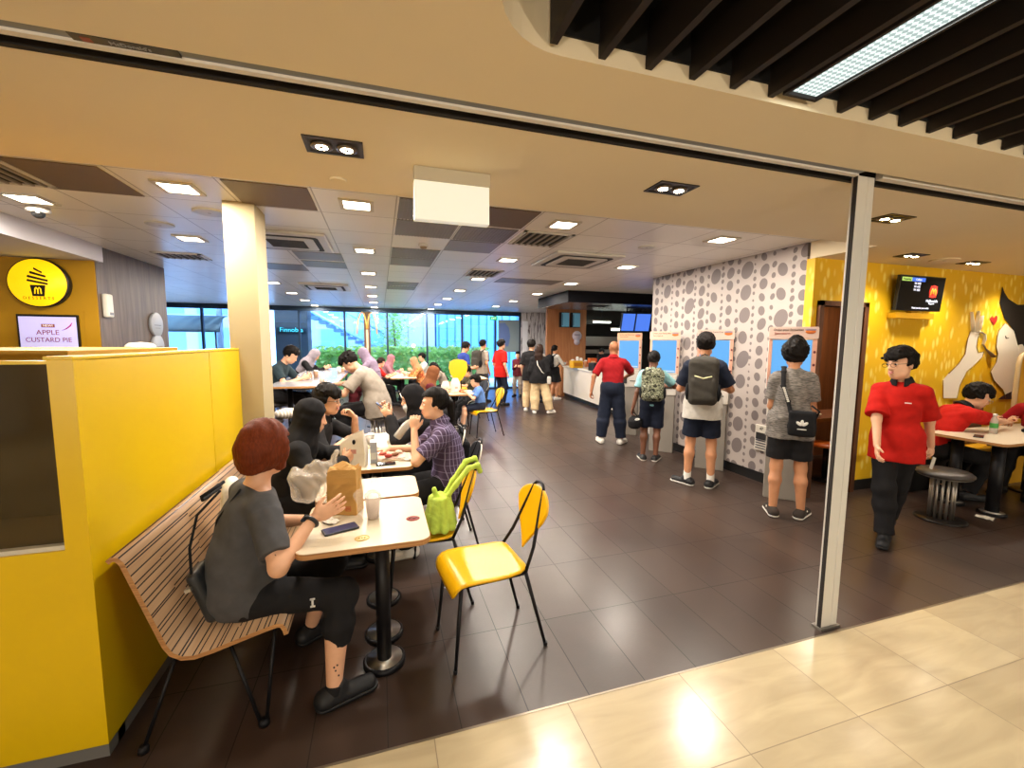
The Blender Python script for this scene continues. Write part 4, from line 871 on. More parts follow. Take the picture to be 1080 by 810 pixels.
MB().box((-0.11, -0.007, 0.40), (0.11, -0.004, 0.62)).box((-0.12, -0.007, 0.08), (0.10, -0.004, 0.22)).build('poster_picture', mat('poster_pic', '#8b86b4', 0.5), t)
MB().box((-0.03, 0.0, -1.55), (0.03, 0.06, 0.0)).build('stand', m_chrome, t)
t = thing('white_banner', 'narrow white banner before the bark patterned wall', 'banner', (4.93, 14.40, 1.25)); MB().box((-0.10, 0, 0), (0.10, 0.02, 1.15)).build('banner_cloth', mat('banner_white', '#e2e2e6', 0.6, emit=0.1), t); MB().cyl((-0.11, 0.01, 1.16), (0.11, 0.01, 1.16), 0.012, 8).cyl((0, 0.01, -1.25), (0, 0.01, 0), 0.012, 8).build('banner_rail', m_chrome, t)
# kitchen beyond
t = thing('steel_hood', 'steel kitchen hood and shelves behind the counter staff', 'kitchen hood', (6.9, 12.9, 0)); MB().box((-0.75, -0.3, 1.30), (0.9, 0.3, 1.42)).box((-0.75, -0.3, 0.85), (0.9, 0.3, 0.92)).build('steel_shelf', m_chrome, t); MB().prism([(-0.75, 1.55), (0.9, 1.55), (0.75, 1.85), (-0.6, 1.85)], -0.3, 0.3, axis='y').build('hood_canopy', m_chrome, t); MB().box((-0.7, -0.25, 0), (0.85, 0.25, 0.85)).build('fryer_body', m_chrome, t)
for i, (x, y, z) in enumerate(((6.75, 12.2, 2.30), (7.05, 11.6, 2.05))):
    t = thing('tube_lamp', ('upper' if i == 0 else 'lower') + ' fluorescent tube glowing in the kitchen', 'lamp', (x, y, z), 0, 'kitchen tube lamps'); MB().cyl((-0.3, 0, 0), (0.3, 0, 0), 0.025, 10).build('tube', emat('tube_glow', '#f2fff0', 7.0), t); MB().box((-0.32, -0.03, 0.02), (0.32, 0.03, 0.06)).build('lamp_holder', m_acw, t); MB().cyl((0, 0, 0.06), (0, 0, 2.70-z), 0.008, 6).build('hanger', m_blkmetal, t)
t = thing('cash_register', 'black till on the service counter left of the bald man', 'till', (5.32, 9.6, 0.945)); MB().box((-0.28, -0.16, 0.0), (0.28, 0.16, 0.20), bev=0.01).build('till_case', mat('till_black', '#1c1c20', 0.4), t); MB().box((-0.20, -0.163, 0.05), (0.0, -0.16, 0.13)).build('till_label', mat('till_label', '#cfcfd4', 0.4), t); MB().box((-0.1, 0.0, 0.2), (0.2, 0.03, 0.42)).build('till_display', mat('till_black', '#1c1c20'), t)
t = thing('yellow_donation_box', 'yellow box standing on the counter left of the black till', 'box', (5.23, 10.85, 0.945)); MB().box((-0.15, -0.12, 0.0), (0.15, 0.12, 0.20), bev=0.005).build('box_body', mat('box_yellow', '#d7a31c', 0.4), t); MB().box((-0.12, -0.125, 0.05), (0.12, -0.12, 0.15)).build('box_label', mat('box_label', '#b8741a', 0.4), t)
for i in range(7):
    x, y = 5.36+0.09*i, 11.35-0.12*(i % 3); h = (0.22, 0.30, 0.18, 0.26, 0.20, 0.24, 0.16)[i]
    c_ = ('#d8a091', '#e2ddd6', '#d9745a', '#e5e0d8', '#cf8f5e', '#ddd6cf', '#d95a3c')[i]
    t = thing('paper_cup', ('pink', 'tall white', 'coral', 'white', 'tan', 'cream', 'red')[i] + ' cup in the row of cups at the far counter end', 'cup', (x, y, 0.945), 0, 'cups at the far counter end')
    MB().lathe([(0.034, 0), (0.045, h*0.85), (0.001, h*0.85)], 14).build('cup_body', mat('cup_%d' % i, c_, 0.5), t); MB().lathe([(0.047, h*0.85), (0.045, h*0.90), (0.03, h)], 14).build('cup_lid', mat('cup_lid', '#e3e0da', 0.4), t)
for i in range(3):
    t = thing('orange_carton', ('left', 'middle', 'right')[i] + ' orange carton on the shelf behind the till', 'carton', (5.85+0.24*i, 11.1-0.2*i, 0.945), 0, 'orange cartons behind the till'); MB().box((-0.1, -0.08, 0), (0.1, 0.08, 0.26), bev=0.004).build('carton_body', mat('carton_orange', '#d9692a', 0.5), t); MB().box((-0.07, -0.083, 0.1), (0.07, -0.08, 0.18)).build('carton_label', mat('carton_label', '#e8c9a0', 0.5), t)
# arches on a post near the windows
t = thing('arches_post_sign', 'golden arches emblem on a brown post by the windows', 'sign', (-0.36, 13.3, 0))
MB().box((-0.09, -0.05, 0), (0.09, 0.05, 2.50), bev=0.005).build('post', mat('post_brown', '#5c4530', 0.6), t); MB().box((-0.03, -0.056, 1.25), (0.03, -0.05, 2.2)).build('post_print', mat('post_print', '#cbb9a0', 0.5), t)
for q in (-1, 1):
    pts = [(q*0.275, -0.06, 1.86), (q*0.268, -0.06, 2.05), (q*0.235, -0.06, 2.28), (q*0.175, -0.06, 2.44), (q*0.125, -0.06, 2.48), (q*0.075, -0.06, 2.43), (q*0.03, -0.06, 2.25), (q*0.012, -0.06, 2.0)]
    MB().tube(pts, [0.032]*8, 10, flat=0.7).build('arch', mat('arch_gold', '#e0b060', 0.4, emit=0.15), t)
# exit sign
t = thing('exit_sign', 'green exit sign at the top of the glazed wall', 'sign', (3.77, 14.40, 2.40)); MB().box((-0.13, -0.03, 0), (0.13, 0.03, 0.13), bev=0.004).build('sign_case', mat('exit_green', '#2fae6a', 0.4, emit=0.8), t); text_obj('sign_lettering', 'EXIT', 0.085, mat('exit_white', '#e8fff0', 0.4, emit=1.2), t, frameM((0, -0.032, 0.062), (1, 0, 0), (0, 0, 1))); MB().cyl((0, 0, 0.13), (0, 0, 0.17), 0.01, 8).build('hanger', m_blkmetal, t)

# ------------------------------------------------------------------ outside the windows
struct('ground_outside', MB().box((-22, YB+0.1, -0.25), (26, 40, -0.1)), mat('paving_pale', '#b9bcc0', 0.8, var=0.05))
def leaf_mat(name, col):
    m = mat(name, col, 0.6, var=0.3, vscale=3); nt, N, L, b = nodes_of(m)
    tr = N.new('ShaderNodeBsdfTranslucent'); tr.inputs[0].default_value = srgb(col); mx_ = N.new('ShaderNodeMixShader'); mx_.inputs[0].default_value = 0.45
    L.new(b.outputs[0], mx_.inputs[1]); L.new(tr.outputs[0], mx_.inputs[2]); L.new(mx_.outputs[0], N['Material Output'].inputs['Surface']); return m
def hedge(name, x0, x1, y0, y1, z1, lab):
    t = thing(name, lab, 'hedge', ((x0+x1)/2, (y0+y1)/2, -0.1))
    w, d = (x1-x0)/2, (y1-y0)/2
    r = random.Random(int(x0*10)+5); mbs = [MB() for _ in range(1)]
    mb = mbs[0]
    n = int((x1-x0)*420)
    for i in range(n):
        x = r.uniform(-w, w); y = -d + abs(r.gauss(0, d*0.6)); z = r.uniform(0.1, z1+0.1) if r.random() < 0.7 else z1 + r.uniform(-0.15, 0.15)
        s = r.uniform(0.05, 0.11); a = r.uniform(0, 2*PI); b = r.uniform(-1, 1)
        u = Vector((math.cos(a), math.sin(a), 0.3*b))*s; v = Vector((-math.sin(a)*0.4, math.cos(a)*0.4, 0.8))*s*0.6
        c = Vector((x, y, z)); mb.add([c-u, c-v, c+u, c+v], [(0, 1, 2, 3)])
    mb.build('leaves', leaf_mat('hedge_leaf', '#c6e283'), t, fix=False)
    MB().box((-w+0.05, -d*0.5, 0), (w-0.05, d, z1-0.05)).build('branches', mat('hedge_core', '#93c066', 0.8, var=0.3, vscale=6), t)
hedge('clipped_hedge', -2.15, 3.9, 15.6, 16.6, 1.42, 'bright green clipped hedge right outside the windows')
t = thing('office_block', 'pale blue building with vertical cladding across the street', 'building', (5.5, 20, -0.1)); MB().box((-3.0, 0, 0), (3.2, 3, 5.2)).build('wall', mat('clad_blue', '#5c9fd2', 0.6), t)
mb = MB()
for k in range(16): mb.box((-2.9+k*0.38, -0.06, 0.3), (-2.84+k*0.38, 0, 4.6))
mb.build('cladding_fin', mat('fin_dark', '#3e77a8', 0.6), t)
t = thing('panelled_house', 'lilac panelled wall outside behind the hedge', 'building', (1.0, 19, -0.1)); MB().box((-0.75, 0, 0), (1.3, 3, 5.0)).build('wall', mat('panel_lilac', '#98a4d2', 0.7), t); MB().box((0.16, -0.02, 0), (0.19, 0, 5)).box((0.8, -0.02, 0), (0.82, 0, 5)).build('panel_joint', mat('joint_grey', '#7d86ac', 0.6), t)
t = thing('outdoor_stair', 'blue grey outdoor staircase climbing left outside the windows', 'staircase', (-2.5, 22.2, -0.1))
mb = MB(); rl = MB()
for k in range(16):
    x = 2.6-k*0.32; z = 1.2+k*0.19; mb.box((x-0.32, 0, z-0.16), (x+0.04, 1.2, z)); 
mb.build('step', mat('stair_blue', '#34608f', 0.6), t)
rl.tube([(2.7, 0, 2.1), (-2.4, 0, 5.1)], 0.04, 8).tube([(2.7, 0, 1.2), (-2.4, 0, 4.2)], 0.07, 8)
for k in range(9): rl.cyl((2.5-k*0.6, 0, 1.3+k*0.355), (2.5-k*0.6, 0, 2.2+k*0.355), 0.02, 6)
rl.build('stair_rail', mat('rail_blue', '#7fb3da', 0.5), t); MB().box((2.4, 0.2, 0), (2.8, 1.0, 1.2)).box((-2.6, 0.2, 0), (-2.2, 1.0, 4.2)).build('stair_post', mat('post_pale', '#b9cfe4', 0.6), t)
t = thing('street_building', 'pale building with window bands seen past the staircase', 'building', (-4.5, 26, -0.1)); MB().box((-9, 0, 0), (6, 3, 7)).build('wall', mat('block_pale', '#86a6cc', 0.7), t)
for k in range(7):
    for j in range(3): MB().box((-8.4+k*1.95, -0.03, 1.2+j*1.9), (-7.0+k*1.95, 0.0, 2.4+j*1.9)).build('window', mat('block_window', '#5f97c6', 0.3), t)
t = thing('dark_kiosk_shop', 'dark shopfront with glowing cyan sign outside the left glass', 'shop', (-3.0, 15.3, -0.1)); MB().box((-0.2, 0, 0), (0.75, 0.8, 2.78)).build('shop_wall', mat('shop_dark', '#4c5055', 0.6), t); MB().box((-0.15, -0.05, 2.02), (0.72, 0, 2.16)).build('sign_board', mat('shop_sign_back', '#2b3a44', 0.5), t)
text_obj('sign_lettering', 'Finnob a', 0.20, mat('cyan_glow', '#63e0d8', 0.4, emit=1.5), t, frameM((0.28, -0.06, 2.09), (1, 0, 0), (0, 0, 1)))
t = thing('street_tree', 'slim green tree outside behind the arches sign', 'tree', (0.55, 17.9, -0.1)); MB().tube([(0, 0, 0), (0.05, 0, 1.2), (-0.03, 0, 2.6)], [0.07, 0.05, 0.03], 8).build('trunk', mat('tree_bark', '#6a5a48', 0.8), t)
r = random.Random(3); mb = MB()
for i in range(900):
    a = r.uniform(0, 2*PI); q = r.gauss(0, 0.30); z = r.uniform(1.2, 3.6); s = r.uniform(0.05, 0.10); c = Vector((q, r.gauss(0, 0.3), z)); u = Vector((math.cos(a), math.sin(a), 0.4))*s; v = Vector((-math.sin(a)*0.5, math.cos(a)*0.5, 0.6))*s*0.6; mb.add([c-u, c-v, c+u, c+v], [(0, 1, 2, 3)])
mb.build('foliage', leaf_mat('tree_leaf', '#a5cf74'), t, fix=False)
t = thing('walkway_canopy', 'slatted walkway canopy outside above the windows', 'canopy', (1.0, 16.0, 2.75)); mb = MB()
for k in range(44): mb.box((-6.5+k*0.32, -0.9, 0), (-6.38+k*0.32, 1.2, 0.10))
mb.build('canopy_slat', mat('canopy_grey', '#7f93a8', 0.6), t); MB().box((-6.6, -1.0, 0.10), (7.8, -0.9, 0.2)).box((-6.6, 1.2, 0.10), (7.8, 1.3, 0.2)).build('canopy_beam', mat('canopy_grey', '#7f93a8'), t)
for x in (-6.4, 7.5): MB().box((x, 1.2, -2.85), (x+0.15, 1.35, 0.10)).build('canopy_post', mat('canopy_grey', '#7f93a8'), t)
t = thing('curved_awning', 'dark curved awning outside the far left glass', 'awning', (-5.9, 16.5, 1.9)); mb = MB(); rows = []
for i in range(9):
    a = rad(90*i/8); rows.append([(y_, -0.9*math.sin(a)*0.9, 0.55*math.cos(a)) for y_ in (-0.9, 0.0, 0.7, 1.05)])
o = mb.sheet(rows).build('awning_cloth', mat('awning_dark', '#3d4c50', 0.6), t); md = o.modifiers.new('thick', 'SOLIDIFY'); md.thickness = 0.03
MB().cyl((-0.8, -0.7, -2.0), (-0.8, -0.7, 0.1), 0.03, 8).cyl((0.9, -0.7, -2.0), (0.9, -0.7, 0.1), 0.03, 8).build('awning_post', m_blkmetal, t)
t = thing('door_poster', 'blue grey picture panel on the glass beside the bark wall', 'poster', (4.33, 14.42, 1.30)); MB().box((-0.38, 0, 0), (0.38, 0.02, 1.12)).build('poster_sheet', mat('glass_poster', '#8ea0a8', 0.5), t); MB().prism([(-0.36, 0.2), (-0.02, 0.2), (0.05, 0.55), (0.0, 0.85), (-0.15, 1.02), (-0.36, 1.0)], -0.004, 0.0, axis='y').build('poster_shape', mat('poster_shape_blue', '#6a84c0', 0.5), t)

# ------------------------------------------------------------------ smooth solids (signed distance -> surface nets)
class Solid:
    def __init__(s): s.ops = []
    def put(s, lo, hi, f, k=0.02, op='u'): s.ops.append((np.array(lo, float), np.array(hi, float), f, k, op)); return s
    def cone(s, a, b, r1, r2=None, k=0.02, side=None, c=1.0, op='u', flat=False):
        a = np.array(a, float); b = np.array(b, float); r2 = r1 if r2 is None else r2
        R = max(r1, r2) * max(1.0, c) + k*1.3 + 0.02
        lo = np.minimum(a, b) - R; hi = np.maximum(a, b) + R
        ba = b - a; l2 = max(ba @ ba, 1e-9); L = math.sqrt(l2)
        w = None if side is None else unit(side)
        def f(X, Y, Z):
            px, py, pz = X-a[0], Y-a[1], Z-a[2]
            t = (px*ba[0] + py*ba[1] + pz*ba[2]) / l2
            h = np.clip(t, 0, 1)
            qx, qy, qz = px-h*ba[0], py-h*ba[1], pz-h*ba[2]
            if w is not None:
                e = (qx*w[0]+qy*w[1]+qz*w[2]) * (1.0/c - 1.0)
                qx, qy, qz = qx+w[0]*e, qy+w[1]*e, qz+w[2]*e
            d = np.sqrt(qx*qx+qy*qy+qz*qz) - (r1 + (r2-r1)*h)
            if flat: d = np.maximum(d, np.maximum(-t, t-1)*L)
            return d
        return s.put(lo, hi, f, k, op)
    def ell(s, c, r, axes=None, k=0.02, op='u'):
        c = np.array(c, float); r = np.array(r, float)
        A = np.eye(3) if axes is None else np.array(axes, float)   # rows: local axes
        ext = np.sqrt(((A.T * r) ** 2).sum(1)) + k*1.3 + 0.02
        def f(X, Y, Z):
            px, py, pz = X-c[0], Y-c[1], Z-c[2]
            k0 = 0; k1 = 0
            for i in range(3):
                q = (px*A[i][0]+py*A[i][1]+pz*A[i][2]) / r[i]
                k0 = k0 + q*q; k1 = k1 + (q/r[i])**2
            k0 = np.sqrt(k0); k1 = np.sqrt(k1) + 1e-9
            return k0*(k0-1.0)/k1
        return s.put(c-ext, c+ext, f, k, op)
    def box(s, c, h, axes=None, r=0.01, k=0.02, op='u'):
        c = np.array(c, float); h = np.array(h, float)
        A = np.eye(3) if axes is None else np.array(axes, float)
        ext = np.abs(A.T) @ h + k*1.3 + 0.02
        def f(X, Y, Z):
            px, py, pz = X-c[0], Y-c[1], Z-c[2]
            q = [np.abs(px*A[i][0]+py*A[i][1]+pz*A[i][2]) - (h[i]-r) for i in range(3)]
            o = np.sqrt(sum(np.maximum(x, 0)**2 for x in q))
            return o + np.minimum(np.maximum(np.maximum(q[0], q[1]), q[2]), 0) - r
        return s.put(c-ext, c+ext, f, k, op)
    def cut(s, p, n, k=0.004):
        """remove everything on the +n side of the plane through p (applies to what was added so far)"""
        p = np.array(p, float); n = unit(n)
        return s.put((-1e9,)*3, (1e9,)*3, lambda X, Y, Z: -((X-p[0])*n[0]+(Y-p[1])*n[1]+(Z-p[2])*n[2]), k, 's')
    def mesh(s, v):
        us = [o for o in s.ops if o[4] == 'u']
        lo = np.min([o[0] for o in us], 0) - 2*v; hi = np.max([o[1] for o in us], 0) + 2*v
        n = np.ceil((hi-lo)/v).astype(int) + 1
        ax = [(lo[i] + v*np.arange(n[i])).astype(np.float32) for i in range(3)]
        D = np.full(n, 9.0, np.float32)
        for l, h, f, k, op in s.ops:
            i0 = np.maximum(np.floor((l-lo)/v), 0).astype(int); i1 = np.minimum(np.ceil((h-lo)/v)+1, n).astype(int)
            if (i1 <= i0).any(): continue
            X = ax[0][i0[0]:i1[0], None, None]; Y = ax[1][None, i0[1]:i1[1], None]; Z = ax[2][None, None, i0[2]:i1[2]]
            S = D[i0[0]:i1[0], i0[1]:i1[1], i0[2]:i1[2]]
            d = f(X, Y, Z)
            if op == 'u':
                hh = np.maximum(k - np.abs(S-d), 0) / k
                S[...] = np.minimum(S, d) - hh*hh*k*0.25
            elif op == 's':
                hh = np.maximum(k - np.abs(S+d), 0) / k
                S[...] = np.maximum(S, -d) + hh*hh*k*0.25
            else:
                S[...] = np.maximum(S, d)
        return surface_nets(D, lo, v)
def surface_nets(D, lo, v):
    D[0] = D[-1] = 1; D[:, 0] = D[:, -1] = 1; D[:, :, 0] = D[:, :, -1] = 1
    I = D < 0
    cnt = np.zeros(np.array(D.shape)-1, np.int8)
    for a in (0, 1):
        for b in (0, 1):
            for c in (0, 1):
                cnt += I[a:I.shape[0]-1+a, b:I.shape[1]-1+b, c:I.shape[2]-1+c]
    act = np.argwhere((cnt > 0) & (cnt < 8))
    if len(act) == 0: return np.zeros((0, 3)), np.zeros((0, 4), int)
    idx = np.full(cnt.shape, -1, np.int32); idx[act[:, 0], act[:, 1], act[:, 2]] = np.arange(len(act))
    pos = np.zeros((len(act), 3)); num = np.zeros(len(act))
    for axis in range(3):
        o = [i for i in range(3) if i != axis]
        for b in (0, 1):
            for c in (0, 1):
                off = np.zeros(3, int); off[o[0]] = b; off[o[1]] = c
                p = act + off; q = p.copy(); q[:, axis] += 1
                d0 = D[p[:, 0], p[:, 1], p[:, 2]]; d1 = D[q[:, 0], q[:, 1], q[:, 2]]
                m = (d0 < 0) != (d1 < 0)
                t = np.where(m, d0/(d0-d1+1e-12), 0)
                loc = np.repeat(off[None].astype(float), len(act), 0); loc[:, axis] = t
                pos[m] += loc[m]; num[m] += 1
    pos = (act + pos/num[:, None]) * v + lo
    F = []
    for axis in range(3):
        o1, o2 = (axis+1) % 3, (axis+2) % 3
        sl0 = [slice(None)]*3; sl1 = [slice(None)]*3
        sl0[axis] = slice(0, -1); sl1[axis] = slice(1, None)
        ch = I[tuple(sl0)] != I[tuple(sl1)]
        e = np.argwhere(ch)
        ok = (e[:, o1] > 0) & (e[:, o2] > 0) & (e[:, o1] < cnt.shape[o1]) & (e[:, o2] < cnt.shape[o2])
        e = e[ok]
        ins = I[e[:, 0], e[:, 1], e[:, 2]]
        q = []
        for d1, d2 in ((-1, -1), (0, -1), (0, 0), (-1, 0)):
            c = e.copy(); c[:, o1] += d1; c[:, o2] += d2
            q.append(idx[c[:, 0], c[:, 1], c[:, 2]])
        q = np.stack(q, 1)
        q[~ins] = q[~ins][:, ::-1]
        F.append(q)
    return pos, np.concatenate(F)
def raw_mesh(name, P, F, m, parent=None, origin=(0, 0, 0)):
    me = bpy.data.meshes.new(name)
    P = (P - np.array(origin)).astype(np.float32)
    me.vertices.add(len(P)); me.vertices.foreach_set('co', P.ravel())
    me.loops.add(F.size); me.loops.foreach_set('vertex_index', F.ravel().astype(np.int32))
    me.polygons.add(len(F)); me.polygons.foreach_set('loop_start', np.arange(0, F.size, 4, dtype=np.int32))
    me.polygons.foreach_set('loop_total', np.full(len(F), 4, np.int32))
    me.polygons.foreach_set('use_smooth', np.ones(len(F), bool))
    me.update(calc_edges=True)
    me.materials.append(m)
    o = bpy.data.objects.new(name, me); COL.objects.link(o)
    if parent is not None: o.parent = parent
    return o
def ripple(P, F, amp, freq, seed=0, stretch=(1, 1, 1)):
    """shift vertices along their normals by folds / strands"""
    if amp <= 0 or len(P) == 0: return P
    a, b, c, d = P[F[:, 0]], P[F[:, 1]], P[F[:, 2]], P[F[:, 3]]
    fn = np.cross(c-a, d-b)
    N = np.zeros_like(P)
    for i in range(4): np.add.at(N, F[:, i], fn)
    N /= np.linalg.norm(N, axis=1)[:, None] + 1e-12
    r = np.random.RandomState(seed); h = np.zeros(len(P))
    Q = P * np.array(stretch)
    for i in range(5):
        w = unit(r.normal(size=3)) * freq * (1.0 + 0.7*i)
        w2 = unit(r.normal(size=3)) * freq * 0.5
        h += np.sin(Q @ w + 1.7*np.sin(Q @ w2 + r.rand()*6) + r.rand()*6) / (1+0.6*i)
    return P + N * (amp*h/2.2)[:, None]

# ------------------------------------------------------------------ people
def ik(root, target, l1, l2, pole):
    root = np.array(root, float); t = np.array(target, float)
    d = t-root; D = np.linalg.norm(d); u = d/D
    D2 = min(D, (l1+l2)*0.999)
    a = (l1*l1 - l2*l2 + D2*D2)/(2*D2); h = math.sqrt(max(l1*l1-a*a, 0))
    p = np.array(pole, float); p = p - u*(p @ u); p = unit(p)
    return root + u*a + p*h, root + u*D2
def rotax(v, ax, ang):
    ax = unit(ax); c, s = math.cos(ang), math.sin(ang); v = np.array(v, float)
    return v*c + np.cross(ax, v)*s + ax*(ax @ v)*(1-c)
SKIN = {}
def skin(tone):
    c = {'light': '#dba887', 'tan': '#c48a64', 'brown': '#9a6544', 'dark': '#6d4530', 'fair': '#e3b294'}[tone]
    return mat('skin_'+tone, c, 0.5, var=0.08, vscale=14, bump=0.05, bscale=220)
def person(label, pel, face, H=1.68, lean=0, chest=None, side=0, twist=0, head=(0, 0, 0), hands=None, feet=None, elb=None, knee=None,
           tone='light', fat=1.0, sh=1.0, v=0.008, fd=None, curl=(25, 25), hdir=None, palm=None,
           shirt=None, bottom=None, shoes=None, hair=None, hijab=None, socks=None, detail=False, glasses=None, mask=None, cap=None, group=None, bust=0.0, headscale=1.0, collar=None, name='person', extra_ctx=None):
    """one figure. pel: pelvis centre; face: heading in degrees; head: (yaw, pitch down, roll)."""
    s = H/1.70
    pel = np.array(pel, float)
    root = thing(name, label, 'person', (pel[0], pel[1], 0), 0, group)
    org = (pel[0], pel[1], 0)
    a = rad(face); f0 = V(math.cos(a), math.sin(a), 0); r0 = V(math.sin(a), -math.cos(a), 0); up0 = V(0, 0, 1)
    def fr(pitch, roll, tw):
        f, r, u = f0, r0, up0
        t = rad(tw); f, r = rotax(f, up0, t), rotax(r, up0, t)
        f, u = rotax(f, r, -rad(pitch)), rotax(u, r, -rad(pitch))
        r, u = rotax(r, f, rad(roll)), rotax(u, f, rad(roll))
        return f, r, u
    if chest is None: chest = lean
    fP, rP, uP = fr(lean*0.6, side*0.5, 0)
    fC, rC, uC = fr(chest, side, twist)
    fW, rW, uW = fr((lean*0.6+chest)/2, side*0.8, twist*0.5)
    W = pel + uP*0.13*s
    C = W + uW*0.17*s
    Nk = C + uC*0.20*s
    yaw, pit, rol = head
    fH, rH, uH = f0, r0, up0
    t = rad(yaw+twist); fH, rH = rotax(fH, up0, t), rotax(rH, up0, t)
    fH, uH = rotax(fH, rH, -rad(pit)), rotax(uH, rH, -rad(pit))
    rH, uH = rotax(rH, fH, rad(rol)), rotax(uH, fH, rad(rol))
    hs = s*headscale
    nd = unit(uC*0.75 + uH*0.5 + fC*0.18)
    HC = Nk + nd*0.085*s + uH*0.075*hs + fH*0.012*hs
    shw = 0.150*s*sh
    S = {1: C + uC*0.122*s + rC*shw, -1: C + uC*0.122*s - rC*shw}
    hip = {1: pel - uP*0.02*s + rP*0.080*s, -1: pel - uP*0.02*s - rP*0.080*s}
    LU, LF, LT, LS = 0.285*s, 0.25*s, 0.425*s, 0.41*s
    hands = hands or {}; feet = feet or {}; elb = elb or {}; knee = knee or {}; hdir = hdir or {}; palm = palm or {}; fd = fd or {}
    E_, Wr, K_, A_ = {}, {}, {}, {}
    for q in (1, -1):
        tgt = hands.get(q)
        if tgt is None: tgt = S[q] - up0*0.50*s + r0*q*0.05*s + f0*0.06*s
        E_[q], Wr[q] = ik(S[q], tgt, LU, LF, elb.get(q, -f0*0.9 + r0*q*0.5 - up0*0.3))
        tg = feet.get(q)
        if tg is None: tg = V(hip[q][0], hip[q][1], 0) + r0*q*0.03
        tg = np.array(tg, float).copy(); tg[2] += 0.085*s
        K_[q], A_[q] = ik(hip[q], tg, LT, LS, knee.get(q, f0 + r0*q*0.12))
    FD = {q: unit(fd.get(q, f0 + r0*q*0.18)) for q in (1, -1)}
    # ---- body: one continuous surface
    B = Solid()
    ft = fat
    B.ell(pel, (0.146*s*(0.8+0.2*ft), 0.115*s*ft, 0.12*s), (rP, fP, uP), k=0.05)
    B.ell(W, (0.124*s*ft, 0.10*s*ft, 0.15*s), (rW, fW, uW), k=0.05)
    B.ell(C, (0.142*s*sh*(0.85+0.15*ft), 0.108*s*(0.7+0.3*ft), 0.19*s), (rC, fC, uC), k=0.05)
    B.cone(S[1]-rC*0.02, S[-1]+rC*0.02, 0.048*s, k=0.05)
    for q in (1, -1):
        B.cone(Nk - uC*0.020*s, S[q]-rC*q*0.03*s, 0.040*s, 0.043*s, k=0.04)
        B.cone(S[q], E_[q], 0.046*s*(0.7+0.3*ft), 0.036*s, k=0.03)
        B.cone(E_[q], Wr[q], 0.037*s*(0.8+0.2*ft), 0.025*s, k=0.02)
        B.cone(hip[q], K_[q], 0.076*s*(0.7+0.3*ft), 0.052*s, k=0.04)
        m = K_[q]*0.68 + A_[q]*0.32 - unit(np.cross(r0, A_[q]-K_[q]))*0.0
        back = unit(np.cross(K_[q]-A_[q], rP)); back = back if back @ f0 < 0 else -back
        B.cone(K_[q], m + back*0.016*s, 0.05*s, 0.053*s*(0.7+0.3*ft), k=0.03)
        B.cone(m + back*0.016*s, A_[q], 0.053*s*(0.7+0.3*ft), 0.034*s, k=0.03)
        h = A_[q] - V(0, 0, 0.05*s)
        B.cone(h - FD[q]*0.03*s, h + FD[q]*0.13*s - V(0, 0, 0.004), 0.030*s, 0.024*s, k=0.03)
    # neck and head
    B.cone(Nk - uC*0.01, HC - uH*0.05*hs - fH*0.014*hs, 0.051*s*(0.75+0.25*ft), 0.047*hs, k=0.022)
    ax = (rH, fH, uH)
    def hp(r, f, u): return HC + rH*r*hs + fH*f*hs + uH*u*hs
    B.ell(hp(0, -0.010, 0.028), (0.074*hs, 0.094*hs, 0.088*hs), ax, k=0.03)
    B.ell(hp(0, 0.026, -0.035), (0.058*hs*(0.8+0.2*ft), 0.066*hs, 0.080*hs), ax, k=0.025)
    B.ell(hp(0, 0.060, -0.092), (0.030*hs, 0.026*hs, 0.024*hs), ax, k=0.03)
    B.cone(hp(0.04, 0.03, -0.075), hp(-0.04, 0.03, -0.075), 0.024*hs, k=0.03)
    if v < 0.0105:
        B.cone(hp(0.026, 0.078, 0.022), hp(-0.026, 0.078, 0.022), 0.012*hs, k=0.015)
        for q in (1, -1):
            B.ell(hp(0.031*q, 0.098, 0.001), (0.015*hs, 0.012*hs, 0.010*hs), ax, k=0.012, op='s')
            B.ell(hp(0.012*q, 0.094, -0.034), (0.009*hs, 0.010*hs, 0.008*hs), ax, k=0.008)
        B.cone(hp(0, 0.080, -0.064), hp(0, 0.083, -0.064), 0.018*hs, k=0.015)
    B.cone(hp(0, 0.088, 0.006), hp(0, 0.105, -0.030), 0.008*hs, 0.011*hs, k=0.012)
    for q in (1, -1):
        B.ell(hp(0.072*q, -0.008, -0.012), (0.010*hs, 0.020*hs, 0.031*hs), ax, k=0.008)
    # hands
    fine = v < 0.012
    for q in (1, -1):
        d = unit(hdir.get(q, Wr[q]-E_[q]))
        n = np.array(palm.get(q, -rC*q*0.8 - f0*0.2), float); n = unit(n - d*(n @ d))
        t = np.cross(d, n)*q
        w = Wr[q]
        B.ell(w + d*0.052*s, (0.050*s, 0.040*s, 0.017*s), (d, t, n), k=0.012)
        cu = rad(curl[0 if q == 1 else 1])
        for i, (o, ln) in enumerate(((0.031, 0.070), (0.0105, 0.078), (-0.0105, 0.072), (-0.030, 0.056))):
            p = w + (d*0.085 + t*o)*s; dd = unit(d + t*o*3.0)
            ang = cu*0.7
            for j, fr_ in enumerate((0.45, 0.31, 0.24)):
                ang2 = ang*(1 if j == 0 else 1.25)
                dd = unit(dd*math.cos(ang2) + n*math.sin(ang2)) if j == 0 else unit(rotax(dd, np.cross(d, n), ang2))
                p2 = p + dd*ln*fr_*s
                B.cone(p, p2, (0.0088-0.0009*j)*s, (0.0082-0.0009*j)*s, k=0.006 if fine else 0.015)
                p = p2
        p = w + (d*0.025 + t*0.026)*s; dd = unit(d*0.75 + t*0.62 + n*0.35)
        p2 = p + dd*0.042*s; dd2 = unit(d*0.9 + t*0.25 + n*0.4*(1+math.sin(cu)))
